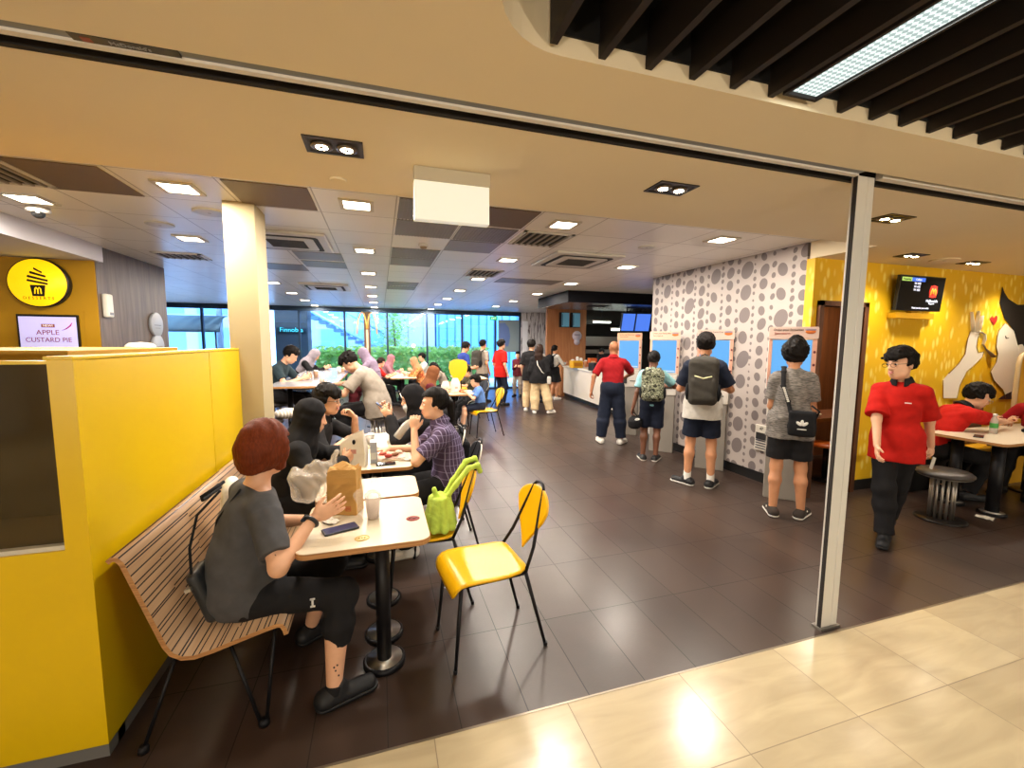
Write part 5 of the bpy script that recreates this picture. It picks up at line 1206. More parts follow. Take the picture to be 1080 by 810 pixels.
        B.cone(p, p2, 0.013*s, 0.0105*s, k=0.010); B.cone(p2, p2 + dd2*0.032*s, 0.0102*s, 0.008*s, k=0.006)
    P, F = B.mesh(v)
    body = raw_mesh('body', P, F, skin(tone), root, org)
    out = dict(root=root, org=org, s=s, hs=hs, HC=HC, ax=ax, hp=hp, f=fC, r=rC, u=uC, C=C, W=W, pel=pel, S=S, E=E_, Wr=Wr, K=K_, A=A_, Nk=Nk, FD=FD, fP=fP, uP=uP, rP=rP, fH=fH, uH=uH, rH=rH)
    def wrap(name, Sd, m, amp=0.0, freq=40, seed=1, vv=None, stretch=(1, 1, 1), parent=None):
        P, F = Sd.mesh(vv or v)
        P = ripple(P, F, amp, freq, seed, stretch)
        return raw_mesh(name, P, F, m, parent or root, org)
    out['wrap'] = wrap
    # ---- clothing: follows the body
    if bottom:
        L = bottom.get('len', 2.0); g = bottom.get('infl', 0.018); wd = bottom.get('wide', 1.0)
        T = Solid()
        T.ell(pel, (0.146*s*(0.8+0.2*ft)+g, 0.115*s*ft+g, 0.12*s+g), (rP, fP, uP), k=0.05)
        T.ell(pel + uP*0.07*s, (0.140*s*(0.8+0.2*ft)+g, 0.105*s*ft+g*0.7, 0.08*s), (rP, fP, uP), k=0.05)
        T.cut(pel + uP*0.115*s, uP)
        for q in (1, -1):
            e = min(L, 1.0)
            kk = hip[q]*(1-e) + K_[q]*e
            rr = (0.082*(1-e) + 0.052*e)*s*(0.7+0.3*ft)
            T.cone(hip[q], kk, 0.080*s*(0.7+0.3*ft)+g*0.85, (rr+g)*wd, k=0.04)
            if e < 1: T.cut(kk, kk-hip[q])
        if L > 1.0:
            for q in (1, -1):
                e = L-1.0
                an = K_[q]*(1-e) + A_[q]*e
                d = unit(A_[q]-K_[q])
                m = K_[q]*0.65 + A_[q]*0.35; back = unit(np.cross(K_[q]-A_[q], rP)); back = back if back @ f0 < 0 else -back
                T.cone(K_[q], m + back*0.014*s*min(1, e), (0.052*s+g)*wd, (0.052*s*(0.7+0.3*ft)+g)*wd, k=0.04)
                low = (0.040*s+g)*wd*bottom.get('hem', 1.0)
                T.cone(m + back*0.014*s*min(1, e), an, (0.052*s*(0.7+0.3*ft)+g)*wd, low, k=0.04, flat=False)
                T.cone(an - d*0.02, an + d*0.012, low, low, k=0.01, flat=True)
            # trim below the hem
            for q in (1, -1):
                an = K_[q]*(1-(L-1.0)) + A_[q]*(L-1.0); d = unit(A_[q]-K_[q])
                T.put(an - 0.16, an + 0.16, (lambda an, d: lambda X, Y, Z: np.maximum(0.012 - ((X-an[0])*d[0]+(Y-an[1])*d[1]+(Z-an[2])*d[2]), np.sqrt((X-an[0])**2+(Y-an[1])**2+(Z-an[2])**2)-0.15))(an, d), 0.004, 's')
        out['bottom'] = wrap(bottom.get('name', 'trousers'), T, bottom['m'], bottom.get('amp', 0.0035), 38, 5, max(v, 0.007))
    if shirt:
        g = shirt.get('infl', 0.014); sl = shirt.get('sleeve', 0.55); hem = shirt.get('hem', -0.06); lo_ = shirt.get('loose', 0.0)
        T = Solid()
        T.ell(pel + uP*0.0, (0.146*s*(0.8+0.2*ft)+g+lo_, 0.115*s*ft+g+lo_, 0.14*s), (rP, fP, uP), k=0.06)
        T.ell(W, (0.124*s*ft+g+lo_*1.2, 0.10*s*ft+g+lo_*1.2, 0.16*s), (rW, fW, uW), k=0.06)
        if hem < -0.12:
            T.cone(pel + uP*0.03, pel + uP*hem*s, 0.122*s*(0.6+0.4*ft)+g+lo_*0.8, 0.126*s*(0.6+0.4*ft)+g+lo_*0.8+0.004, k=0.05, side=rP, c=1.36)
        T.cut(pel + uP*hem*s, -uP)
        T.ell(C, (0.142*s*sh*(0.85+0.15*ft)+g, 0.108*s*(0.7+0.3*ft)+g, 0.19*s+g), (rC, fC, uC), k=0.06)
        T.cone(S[1]-rC*0.02, S[-1]+rC*0.02, 0.048*s+g*0.9, k=0.05)
        for q in (1, -1):
            T.cone(Nk - uC*0.020*s, S[q]-rC*q*0.03*s, 0.042*s+g*0.6, 0.042*s+g*0.8, k=0.04)
            if bust: T.ell(C + (rC*q*0.065 + fC*0.085 - uC*0.02)*s, (0.06*s*bust,)*3, None, k=0.05)
        nd2 = unit(uC + fC*shirt.get('vneck', 0.35))
        T.cut(Nk + uC*shirt.get('neck', 0.03)*s, nd2)
        for q in (1, -1):
            if sl <= 0: continue
            e = min(sl, 1.0); el = S[q]*(1-e) + E_[q]*e
            rr = (0.05*(1-e)+0.039*e)*s*(0.75+0.25*ft)
            if sl <= 1.0:
                r0_ = 0.048*s*(0.7+0.3*ft)+g; r1_ = rr+g*shirt.get('cuff', 1.4); md_ = S[q]*0.6 + el*0.4
                T.cone(S[q], md_, r0_, r0_*0.6+r1_*0.4, k=0.025); T.cone(S[q]*0.85 + el*0.15, el, r0_*0.85+r1_*0.15, r1_, k=0.012, flat=True)
                d = unit(E_[q]-S[q])
            else:
                T.cone(S[q], E_[q], 0.048*s*(0.7+0.3*ft)+g, 0.041*s+g, k=0.03)
                e = sl-1.0; w = E_[q]*(1-e) + Wr[q]*e
                T.cone(E_[q], w, 0.041*s+g, 0.029*s+g, k=0.02)
        out['shirt'] = wrap(shirt.get('name', 'shirt'), T, shirt['m'], shirt.get('amp', 0.0058), 30, 3, max(v, 0.006))
        if shirt.get('sleeve_m'):
            for q in (1, -1):
                T = Solid(); e = min(sl, 1.0); el = S[q]*(1-e) + E_[q]*e
                T.cone(Nk*0.30 + S[q]*0.70, S[q], 0.050*s+g*1.2, 0.056*s+g*1.4, k=0.03)
                T.cone(S[q], el + (el-S[q])*0.01, 0.056*s+g*1.4, 0.048*s+g*1.75, k=0.02, flat=True)
                wrap('sleeve', T, shirt['sleeve_m'], 0.003, 34, 3, max(v, 0.006), parent=out['shirt'])
        if collar:
            T = Solid()
            T.cone(Nk - uC*0.010 - fC*0.004, Nk + uC*0.050 + fC*0.006, 0.092*s, 0.064*s, k=0.01, flat=True)
            T.cone(Nk - uC*0.02 - fC*0.004, Nk + uC*0.07 + fC*0.006, 0.060*s, 0.053*s, k=0.01, op='s')
            T.put(Nk-0.2, Nk+0.2, (lambda c, f, r: lambda X, Y, Z: np.maximum(np.abs((X-c[0])*r[0]+(Y-c[1])*r[1]+(Z-c[2])*r[2]) - 0.02, 0.02 - ((X-c[0])*f[0]+(Y-c[1])*f[1]+(Z-c[2])*f[2])))(Nk, fC, rC), 0.004, 's')
            wrap('collar', T, collar, 0, vv=min(v, 0.006), parent=out['shirt'])
    if socks:
        for q in (1, -1):
            T = Solid(); d = unit(K_[q]-A_[q])
            T.cone(A_[q]-d*0.03, A_[q]+d*socks[1], 0.040*s, 0.041*s, k=0.01, flat=True)
            wrap('sock', T, socks[0], 0, vv=max(v, 0.006))
    if shoes:
        for q in (1, -1):
            an = A_[q]; d = FD[q]; sd = np.cross(d, up0)
            fl = an.copy(); fl[2] = an[2]-0.085*s
            up2 = up0
            T = Solid()
            h = fl + up0*0.040*s
            T.cone(h - d*0.045*s, h + d*0.155*s - up0*0.004, 0.040*s, 0.036*s, k=0.02, side=sd, c=1.12)
            T.cone(h - d*0.040*s + up0*0.01, h + d*0.02*s + up0*0.045*s*shoes.get('high', 1.0), 0.040*s, 0.036*s, k=0.03)
            T.cut(fl + up0*0.016*s, -up0)
            so = wrap('shoe', T, shoes['m'], 0, vv=max(v*0.9, 0.006))
            T = Solid()
            T.cone(h - d*0.045*s - up0*0.008, h + d*0.16*s - up0*0.012, 0.044*s, 0.040*s, k=0.02, side=sd, c=1.15)
            T.cut(fl + up0*0.026*s, up0); T.cut(fl + up0*0.001, -up0)
            wrap('sole', T, shoes.get('sole', MATS['shoe_sole']), 0, vv=max(v*0.9, 0.006), parent=so)
            if shoes.get('stripe'):
                T = Solid(); T.cone(h + d*0.02*s + sd*0.03, h + d*0.09*s + up0*0.02 + sd*0.028, 0.014*s, 0.006*s, k=0.005); T.cone(h + d*0.02*s - sd*0.03, h + d*0.09*s + up0*0.02 - sd*0.028, 0.014*s, 0.006*s, k=0.005)
                wrap('shoe_stripe', T, shoes['stripe'], 0, vv=0.005, parent=so)
    if hair:
        hm = hair['m']; st = hair['style']; vol = hair.get('vol', 1.0)
        T = Solid()
        g = 0.013*vol
        T.ell(hp(0, -0.014, 0.034), (0.076*hs+g*hs, 0.096*hs+g*hs, 0.088*hs+g*hs*1.2), ax, k=0.02)
        if st in ('bob', 'long'):
            T.ell(hp(0, -0.03, -0.02), (0.080*hs+g*0.6, 0.080*hs+g, 0.085*hs), ax, k=0.03)
        if st == 'bob':
            for q in (1, -1): T.cone(hp(0.062*q, 0.012, 0.03), hp(0.066*q, 0.026, -0.075), 0.034*hs, 0.022*hs, k=0.03)
            T.cone(hp(0, -0.08, 0.0), hp(0, -0.082, -0.07), 0.05*hs, 0.035*hs, k=0.03, side=rH, c=1.6)
        if st == 'long':
            b = hair.get('down', 0.35)
            for q in (1, -1):
                T.cone(hp(0.060*q, 0.0, 0.03), hp(0.068*q, 0.01, -0.10), 0.030*hs, 0.022*hs, k=0.03)
            T.cone(hp(0, -0.07, -0.02), hp(0, -0.085, -0.14), 0.055*hs, 0.05*hs, k=0.03, side=rH, c=1.6)
            e = C - fC*0.12*s + uC*(0.17-b)*s
            T.cone(hp(0, -0.085, -0.14), e, 0.05*hs, 0.02*hs, k=0.03, side=rC, c=2.2)
        # hairline: open the face and clear the neck
        up_c, fr_c = hair.get('line', 0.062), hair.get('front', 0.030)
        c0 = HC.copy()
        def face_cut(X, Y, Z):
            ff = (X-c0[0])*fH[0]+(Y-c0[1])*fH[1]+(Z-c0[2])*fH[2]
            uu = (X-c0[0])*uH[0]+(Y-c0[1])*uH[1]+(Z-c0[2])*uH[2]
            return np.maximum((fr_c*hs - ff) - 0.25*np.minimum(uu, 0.05), uu - up_c*hs + 0.15*np.maximum(ff-0.06, 0))
        T.put(HC-0.3, HC+0.3, face_cut, 0.012, 's')
        if st in ('short', 'pony', 'bun'):
            nk = hair.get('nape', -0.055)
            def low(X, Y, Z):
                ff = (X-c0[0])*fH[0]+(Y-c0[1])*fH[1]+(Z-c0[2])*fH[2]
                uu = (X-c0[0])*uH[0]+(Y-c0[1])*uH[1]+(Z-c0[2])*uH[2]
                return uu - (nk*hs + np.maximum(ff+0.05, 0)*0.55)
            T.put(HC-0.3, HC+0.3, low, 0.015, 's')
        if hair.get('fringe'):
            z0 = hair['fringe']
            T.cone(hp(0.045, 0.068, 0.070), hp(0.040, 0.086, 0.070-z0), 0.020*hs, 0.012*hs, k=0.02)
            T.cone(hp(0.0, 0.078, 0.080), hp(0.004, 0.096, 0.075-z0), 0.022*hs, 0.012*hs, k=0.02)
            T.cone(hp(-0.045, 0.068, 0.070), hp(-0.040, 0.086, 0.070-z0), 0.020*hs, 0.012*hs, k=0.02)
        if st == 'short' and vol > 1.3:
            rt_ = np.random.RandomState(int(abs(pel[0]*97+pel[1]*31)) % 999)
            for _ in range(46):
                an_ = rt_.uniform(0, 2*PI); el_ = rt_.uniform(0.05, 1.35); dr = rH*math.cos(an_)*math.cos(el_) + fH*math.sin(an_)*math.cos(el_) + uH*math.sin(el_)
                if dr @ fH > 0.55 and dr @ uH < 0.35: continue
                o_ = hp(0, -0.014, 0.034) + (rH*(dr @ rH)*0.076 + fH*(dr @ fH)*0.096 + uH*(dr @ uH)*0.088)*hs*(1.0 + 0.09*vol*0.6)
                e_ = o_ + (dr*0.014*vol + fH*rt_.uniform(-0.012, 0.02) - uH*rt_.uniform(0.004, 0.03) + rH*rt_.uniform(-0.012, 0.012))*hs
                T.cone(o_, e_, 0.017*hs, 0.006*hs, k=0.010)
        if st == 'short' and vol > 1.15:
            T.ell(hp(0, 0.01, 0.075), (0.070*hs, 0.085*hs, 0.045*hs*vol), ax, k=0.03)
        ho = wrap('hair', T, hm, hair.get('amp', 0.0085 if st == 'short' else 0.005), 95, 8, min(v, 0.007), (1, 1, 0.5))
        if st in ('pony', 'bun'):
            T = Solid()
            T.ell(hp(0, -0.115, 0.0), (0.035*hs, 0.035*hs, 0.035*hs), ax, k=0.02)
            if st == 'pony': T.cone(hp(0, -0.125, -0.005), hp(0.01, -0.14, -0.17*hair.get('down', 1.0)), 0.034*hs, 0.018*hs, k=0.02)
            wrap('ponytail' if st == 'pony' else 'hair_bun', T, hm, 0.004, 60, 4, min(v, 0.008), (1, 1, 0.4), parent=ho)
        out['hair'] = ho
    if hijab:
        T = Solid()
        T.ell(hp(0, -0.014, 0.030), (0.092*hs, 0.112*hs, 0.106*hs), ax, k=0.03)
        T.ell(hp(0, 0.0, -0.05), (0.088*hs, 0.095*hs, 0.095*hs), ax, k=0.04)
        ln = hijab.get('drop', 0.16)
        T.cone(hp(0, -0.02, -0.06), C + uC*0.12*s, 0.085*hs, 0.13*s, k=0.05, side=rC, c=1.15)
        T.cone(C + uC*0.13*s, C + uC*(0.13-ln)*s, 0.115*s, 0.128*s, k=0.06, side=rC, c=1.4)
        T.cut(C + uC*(0.14-ln)*s, -uC + fC*0.0)
        T.ell(hp(0, 0.092, -0.022), (0.054*hs, 0.05*hs, 0.078*hs), ax, k=0.015, op='s')
        out['hijab'] = wrap('hijab', T, hijab['m'], 0.004, 45, 6, max(v, 0.006))
    if mask:
        T = Solid()
        T.ell(hp(0, 0.042, -0.066), (0.062*hs, 0.070*hs, 0.058*hs), ax, k=0.02)
        T.cut(hp(0, 0.05, -0.022), uH); T.cut(hp(0, 0.022, 0), -fH)
        wrap('face_mask', T, mask, 0.001, 60, 2, min(v, 0.006))
    if cap:
        T = Solid()
        T.ell(hp(0, -0.012, 0.035), (0.086*hs, 0.106*hs, 0.098*hs), ax, k=0.01); T.cut(hp(0, 0, 0.045), -uH + fH*0.05)
        T.cone(hp(0.03, 0.10, 0.045), hp(-0.03, 0.10, 0.045), 0.055*hs, k=0.01, side=uH, c=0.12)
        wrap('cap', T, cap, 0, vv=min(v, 0.007))
    if detail:
        MB_ = MB()
        dark = MATS['eye_dark']
        for q in (1, -1):
            c = hp(0.031*q, 0.0835, 0.002) - np.array(org)
            eo = MB().sphere((0, 0, 0), 1.0, 12, 8, Matrix([[rH[i]*0.0125*hs, fH[i]*0.009*hs, uH[i]*0.0062*hs, c[i]] for i in range(3)] + [[0, 0, 0, 1]])).build('eye', MATS['eye_white'], root)
            c2 = c + fH*0.0062*hs
            MB().sphere((0, 0, 0), 1.0, 10, 6, Matrix([[rH[i]*0.0060*hs, fH[i]*0.0042*hs, uH[i]*0.0060*hs, c2[i]] for i in range(3)] + [[0, 0, 0, 1]])).build('iris', dark, eo)
            pts = [hp(q*(0.014+0.036*tq), 0.096-0.010*tq*tq, 0.0235+0.005*math.sin(tq*2.6)-0.003*tq) - np.array(org) for tq in (0, 0.33, 0.66, 1)]
            MB().tube(pts, [0.0026*hs, 0.0034*hs, 0.003*hs, 0.0016*hs], 6).build('eyebrow', hair['m'] if hair else MATS['hair_black'], root)
        for dz, rr, nm in ((-0.060, 0.0046, 'lip'), (-0.0675, 0.0052, 'lip')):
            pts = [hp(x, 0.0975 - 9*x*x, dz + (0.35*abs(x) if rr < 0.005 else 0.1*abs(x))) - np.array(org) for x in (-0.022, -0.011, 0, 0.011, 0.022)]
            MB().tube(pts, [0.0016*hs, rr*hs*0.9, rr*hs, rr*hs*0.9, 0.0016*hs], 8).build(nm, MATS['lip_' + ('dark' if tone in ('brown', 'dark') else 'pink')], root)
    if glasses:
        mb = MB()
        for q in (1, -1):
            pts = [hp(0.032*q + 0.022*math.cos(t), 0.110, -0.002 + 0.016*math.sin(t)) - np.array(org) for t in np.linspace(0, 2*PI, 17)[:-1]]
            mb.tube(pts, 0.0016*hs, 6, closed=True)
            mb.tube([hp(0.054*q, 0.108, 0.004) - np.array(org), hp(0.078*q, 0.04, 0.004) - np.array(org), hp(0.078*q, -0.01, 0.0) - np.array(org)], 0.0016*hs, 6)
        mb.tube([hp(-0.010, 0.110, 0.004) - np.array(org), hp(0.0, 0.114, 0.007) - np.array(org), hp(0.010, 0.110, 0.004) - np.array(org)], 0.0015*hs, 6)
        mb.build('glasses', glasses, root)
    return out

# ------------------------------------------------------------------ clothes
def streak(name, c1, c2, scale, axis=None):
    m = mat(name, c1, 0.85, spec=0.25); nt, N, L, b = nodes_of(m)
    tc = N.new('ShaderNodeTexCoord'); mp = N.new('ShaderNodeMapping'); mp.inputs['Scale'].default_value = scale; L.new(tc.outputs['Object'], mp.inputs[0])
    n = N.new('ShaderNodeTexNoise'); n.inputs['Scale'].default_value = 1.0; n.inputs['Detail'].default_value = 2; L.new(mp.outputs[0], n.inputs['Vector'])
    r = N.new('ShaderNodeValToRGB'); r.color_ramp.elements[0].position = 0.42; r.color_ramp.elements[1].position = 0.58; r.color_ramp.elements[0].color = srgb(c1); r.color_ramp.elements[1].color = srgb(c2)
    L.new(n.outputs['Fac'], r.inputs[0]); L.new(r.outputs[0], b.inputs['Base Color']); return m
def striped(name, base, line, dx, dz, wx=0.16, wz=0.12):
    m = mat(name, base, 0.85, spec=0.25); nt, N, L, b = nodes_of(m)
    tc = N.new('ShaderNodeTexCoord'); sp = N.new('ShaderNodeSeparateXYZ'); L.new(tc.outputs['Object'], sp.inputs[0])
    def ln(x, d, w): return math_node(N, L, 'LESS_THAN', math_node(N, L, 'FRACT', math_node(N, L, 'DIVIDE', x, d)), w)
    sx = ln(math_node(N, L, 'ADD', sp.outputs[0], math_node(N, L, 'MULTIPLY', sp.outputs[1], 0.6)), dx, wx); f = sx
    if dz: f = math_node(N, L, 'MAXIMUM', sx, math_node(N, L, 'MULTIPLY', ln(sp.outputs[2], dz, wz), 0.5))
    L.new(mixc(N, L, f, srgb(base), srgb(line)), b.inputs['Base Color']); return m
def camo(name, cols, scale):
    m = mat(name, cols[0], 0.8, spec=0.25); nt, N, L, b = nodes_of(m)
    tc = N.new('ShaderNodeTexCoord'); n = N.new('ShaderNodeTexNoise'); n.inputs['Scale'].default_value = scale; n.inputs['Detail'].default_value = 2; n.inputs['Distortion'].default_value = 0.8; L.new(tc.outputs['Object'], n.inputs['Vector'])
    r = N.new('ShaderNodeValToRGB'); r.color_ramp.interpolation = 'CONSTANT'
    for i, c in enumerate(cols):
        p = 0.0 if i == 0 else 0.36+0.09*i
        e = r.color_ramp.elements[i] if i < 2 else r.color_ramp.elements.new(p)
        e.position = p; e.color = srgb(c)
    L.new(n.outputs['Fac'], r.inputs[0]); L.new(r.outputs[0], b.inputs['Base Color']); return m
k_char = cloth('charcoal_jersey', '#4a4a4d'); k_black = cloth('black_cotton', '#1b1a1c'); k_red = cloth('red_polo', '#b51a12'); k_dred = cloth('deep_red_polo', '#8e1218')
k_navy = cloth('navy_cotton', '#1a2030'); k_white = cloth('white_cotton', '#c6c1b9'); k_cyan = cloth('pale_cyan_cotton', '#8fc4cc'); k_heather = streak('heather_grey', '#5b5754', '#86807a', (26, 26, 210))
k_purple = striped('purple_stripes', '#4a3c55', '#8f86a8', 0.032, 0.050); k_pgrey = cloth('pale_grey_cotton', '#9a8f83'); k_dteal = cloth('dark_teal_cotton', '#2c3a40'); k_lilac = cloth('lilac_scarf', '#907e94'); k_pale = cloth('pale_scarf', '#9a9098')
k_maroon = cloth('maroon_cotton', '#5a1f26'); k_brownsc = cloth('brown_scarf', '#7a4a2c'); k_pink = cloth('pink_scarf', '#9c6a74'); k_orange = camo('orange_print', ['#a8301f', '#e3b36a', '#c8452a', '#d8862f'], 26); k_blue = cloth('blue_cotton', '#3f62ad'); k_royal = cloth('royal_blue_cotton', '#2c3f8a')
k_cream = cloth('cream_twill', '#cdb48c'); k_skyblue = cloth('kid_blue_cotton', '#5a7fc0'); k_cap = cloth('red_cap_cloth', '#a8201a'); k_olive = cloth('olive_cotton', '#4c4a3a'); k_tan = cloth('tan_scarf', '#b08560')
BH, BR, AU = MATS['hair_black'], MATS['hair_brown'], MATS['hair_auburn']
sh_b = dict(m=MATS['shoe_black'], sole=MATS['shoe_black']); sh_bw = dict(m=MATS['shoe_black']); sh_w = dict(m=MATS['shoe_white'])
sh_g = dict(m=cloth('grey_shoe', '#3a332f'), stripe=MATS['shoe_white']); sh_wb = dict(m=MATS['shoe_white'], stripe=MATS['shoe_black'])
UP = V(0, 0, 1)
def at(x, y, z): return V(x, y, z)
def hd(a): return V(math.cos(rad(a)), math.sin(rad(a)), 0)
CAST = {}
# ---- woman on the bench, near left
CAST['woman'] = person('woman with auburn bob and charcoal tee sitting on the striped bench', (-0.635, 2.19, 0.492), 24, H=1.67, headscale=1.06, lean=4, chest=13, twist=4, head=(30, 8, 0), fat=1.22, bust=0.95,
  hands={1: (-0.315, 2.085, 0.83), -1: (-0.34, 2.42, 0.69)}, elb={1: V(0.1, -0.8, -0.8), -1: V(0, 0.6, -0.8)}, hdir={1: V(0.9, 0.15, 0.38)}, curl=(12, 40), palm={1: V(-0.2, 0.9, 0.1)},
  feet={1: (-0.235, 1.945, 0), -1: (-0.40, 2.44, 0)}, knee={1: V(0.9, 0.0, 0.6), -1: V(0.9, 0.1, 0.6)}, fd={1: V(0.9, 0.30, 0), -1: V(0.75, 0.5, 0)}, v=0.0052, tone='light',
  shirt=dict(m=k_char, sleeve=0.80, hem=-0.12, infl=0.016, loose=0.016, vneck=0.10, neck=-0.012), bottom=dict(m=k_black, len=1.52, infl=0.010, name='leggings'), shoes=dict(m=MATS['shoe_black'], sole=MATS['shoe_black']), socks=(k_black, 0.012), hair=dict(m=AU, style='bob', vol=1.5, front=0.05), detail=True)
# ---- pair on the bench side of the crowded table
CAST['blackscarf'] = person('person in black scarf and black jacket leaning at the crowded table', (-0.66, 3.30, 0.49), 8, H=1.66, lean=6, chest=20, head=(-6, 14, 0), v=0.006, fat=1.12,
  hands={1: (-0.27, 3.16, 0.80), -1: (-0.26, 3.46, 0.80)}, elb={1: V(-0.2, -0.6, -1), -1: V(0, 1, -0.6)}, curl=(40, 40),
  feet={1: (-0.32, 3.18, 0), -1: (-0.32, 3.44, 0)}, tone='light', shirt=dict(m=k_black, sleeve=1.95, hem=-0.12, infl=0.022, name='jacket'), bottom=dict(m=k_black, len=1.95, infl=0.03, wide=1.1), shoes=sh_b, hijab=dict(m=cloth('black_scarf', '#121114'), drop=0.22))
CAST['glasses'] = person('young man with glasses and black shirt, hand at mouth, at the crowded table', (-0.60, 3.95, 0.50), -8, H=1.72, lean=7, chest=19, head=(-14, 6, 0), v=0.0052,
  hands={1: (-0.27, 3.74, 0.84), -1: (-0.225, 3.90, 0.985)}, elb={1: V(-0.3, -0.9, -0.7), -1: V(0.6, 0.5, -1)}, hdir={-1: V(-0.55, -0.05, 0.70), 1: V(0.9, 0.2, 0.1)}, curl=(55, 60), palm={-1: V(-0.8, -0.4, -0.2), 1: V(0, 0.4, -0.9)},
  feet={1: (-0.31, 3.85, 0), -1: (-0.31, 4.06, 0)}, tone='light', shirt=dict(m=k_black, sleeve=0.9, hem=-0.08, infl=0.016), collar=k_black, bottom=dict(m=k_black, len=1.95, infl=0.018), shoes=sh_b, hair=dict(m=BH, style='short', vol=1.55, fringe=0.035), glasses=MATS['black_metal'], detail=True)
# ---- pair on the aisle side
CAST['mask'] = person('woman in black hijab with white face mask looking at her phone', (0.40, 3.90, 0.53), 184, H=1.62, lean=4, chest=14, head=(0, 14, 0), v=0.006,
  hands={1: (0.055, 3.94, 1.00), -1: (0.07, 3.82, 0.985)}, elb={1: V(0.3, 0.8, -0.8), -1: V(0.4, -0.7, -0.9)}, hdir={1: V(-0.55, 0.05, 0.75), -1: V(-0.55, 0.15, 0.75)}, palm={1: V(0.3, -0.9, 0.2), -1: V(0.3, 0.9, 0.2)}, curl=(45, 45),
  feet={1: (0.13, 4.02, 0), -1: (0.14, 3.80, 0)}, tone='light', shirt=dict(m=k_black, sleeve=1.9, hem=-0.12, infl=0.02, name='blouse'), bottom=dict(m=k_black, len=1.95, infl=0.03), shoes=sh_b, hijab=dict(m=MATS['black_scarf'], drop=0.20), mask=cloth('mask_white', '#cfd3d6'), detail=True)
CAST['stripe'] = person('woman in striped purple shirt with black ponytail drinking from a bottle', (0.52, 3.33, 0.535), 178, H=1.66, lean=7, chest=15, head=(2, 2, 0), v=0.0052, bust=0.6,
  hands={-1: (0.232, 3.27, 0.975), 1: (0.06, 3.46, 0.80)}, elb={-1: V(-0.25, -0.5, -1), 1: V(0, 0.6, -0.7)}, hdir={-1: V(0.10, 0.1, 1.0), 1: V(-1, 0, -0.05)}, palm={-1: V(0.1, 0.95, 0.1), 1: V(0, 0, -1)}, curl=(20, 58),
  feet={1: (0.16, 3.50, 0), -1: (0.17, 3.22, 0)}, tone='light', shirt=dict(m=k_purple, sleeve=0.78, hem=-0.14, infl=0.018, loose=0.012), collar=k_purple, bottom=dict(m=k_black, len=1.95, infl=0.028, wide=1.1), shoes=dict(m=MATS['shoe_white']), hair=dict(m=BH, style='pony', vol=1.15, down=0.9), detail=True)
# ---- customers at the kiosks (seen from behind)
CAST['grey'] = person('boy in heather grey tee and black shorts at the nearest kiosk', (3.685, 3.01, 0.915), 40, H=1.655, lean=1, chest=3, head=(0, 8, 0), v=0.0058, sh=0.92, fat=0.95,
  hands={-1: (3.83, 3.27, 1.08), 1: (3.98, 3.10, 1.10)}, elb={-1: -hd(40)*0.3 + V(-0.12, 0.12, -0.9), 1: -hd(40)*0.3 + V(0.1, -0.12, -0.9)}, feet={-1: (3.585, 3.05, 0), 1: (3.775, 2.915, 0)}, fd={-1: V(0.55, 0.85, 0), 1: V(0.95, 0.35, 0)},
  tone='tan', shirt=dict(m=k_heather, sleeve=0.72, hem=-0.15, infl=0.016, loose=0.008, cuff=2.0), bottom=dict(m=k_black, len=0.80, infl=0.022, wide=1.22, name='shorts'), shoes=sh_g, hair=dict(m=BH, style='short', vol=2.6, nape=-0.085), detail=True)
CAST['tall'] = person('tall youth in navy sleeved tee wearing a grey backpack at the second kiosk', (3.50, 3.95, 0.955), 47, H=1.75, lean=1, chest=3, head=(0, 6, 0), v=0.0062, sh=0.92, fat=0.95,
  hands={-1: (3.60, 4.24, 1.12), 1: (3.84, 4.05, 1.13)}, elb={-1: V(-0.5, 0.25, -0.9), 1: V(0.35, -0.5, -0.9)}, feet={-1: (3.40, 4.03, 0), 1: (3.585, 3.865, 0)}, fd={-1: V(-0.35, 0.9, 0), 1: V(0.9, 0.5, 0)},
  tone='tan', shirt=dict(m=k_white, sleeve=0.80, hem=-0.15, infl=0.018, loose=0.012, cuff=1.8, sleeve_m=k_navy), bottom=dict(m=k_navy, len=0.80, infl=0.022, wide=1.25, name='shorts'), shoes=sh_bw, socks=(MATS['shoe_white'], 0.085), hair=dict(m=BH, style='short', vol=1.5), detail=True)
CAST['boy'] = person('small boy in pale cyan tee wearing a camouflage backpack at the third kiosk', (3.60, 5.03, 0.835), 54, H=1.53, lean=1, chest=2, head=(0, 2, 0), v=0.0068, fat=0.92,
  hands={-1: (3.36, 5.13, 0.745), 1: (3.93, 5.19, 1.03)}, elb={1: V(0.7, -0.6, -0.6)}, hdir={1: V(0.4, 0.5, 0.5)}, feet={-1: (3.52, 5.09, 0), 1: (3.66, 4.995, 0)}, fd={-1: V(0.3, 0.95, 0), 1: V(0.8, 0.6, 0)}, curl=(15, 45),
  tone='dark', shirt=dict(m=k_cyan, sleeve=0.75, hem=-0.12, infl=0.018), bottom=dict(m=k_navy, len=0.90, infl=0.022, wide=1.2, name='shorts'), shoes=sh_bw, hair=dict(m=BH, style='short', vol=1.0), detail=True)
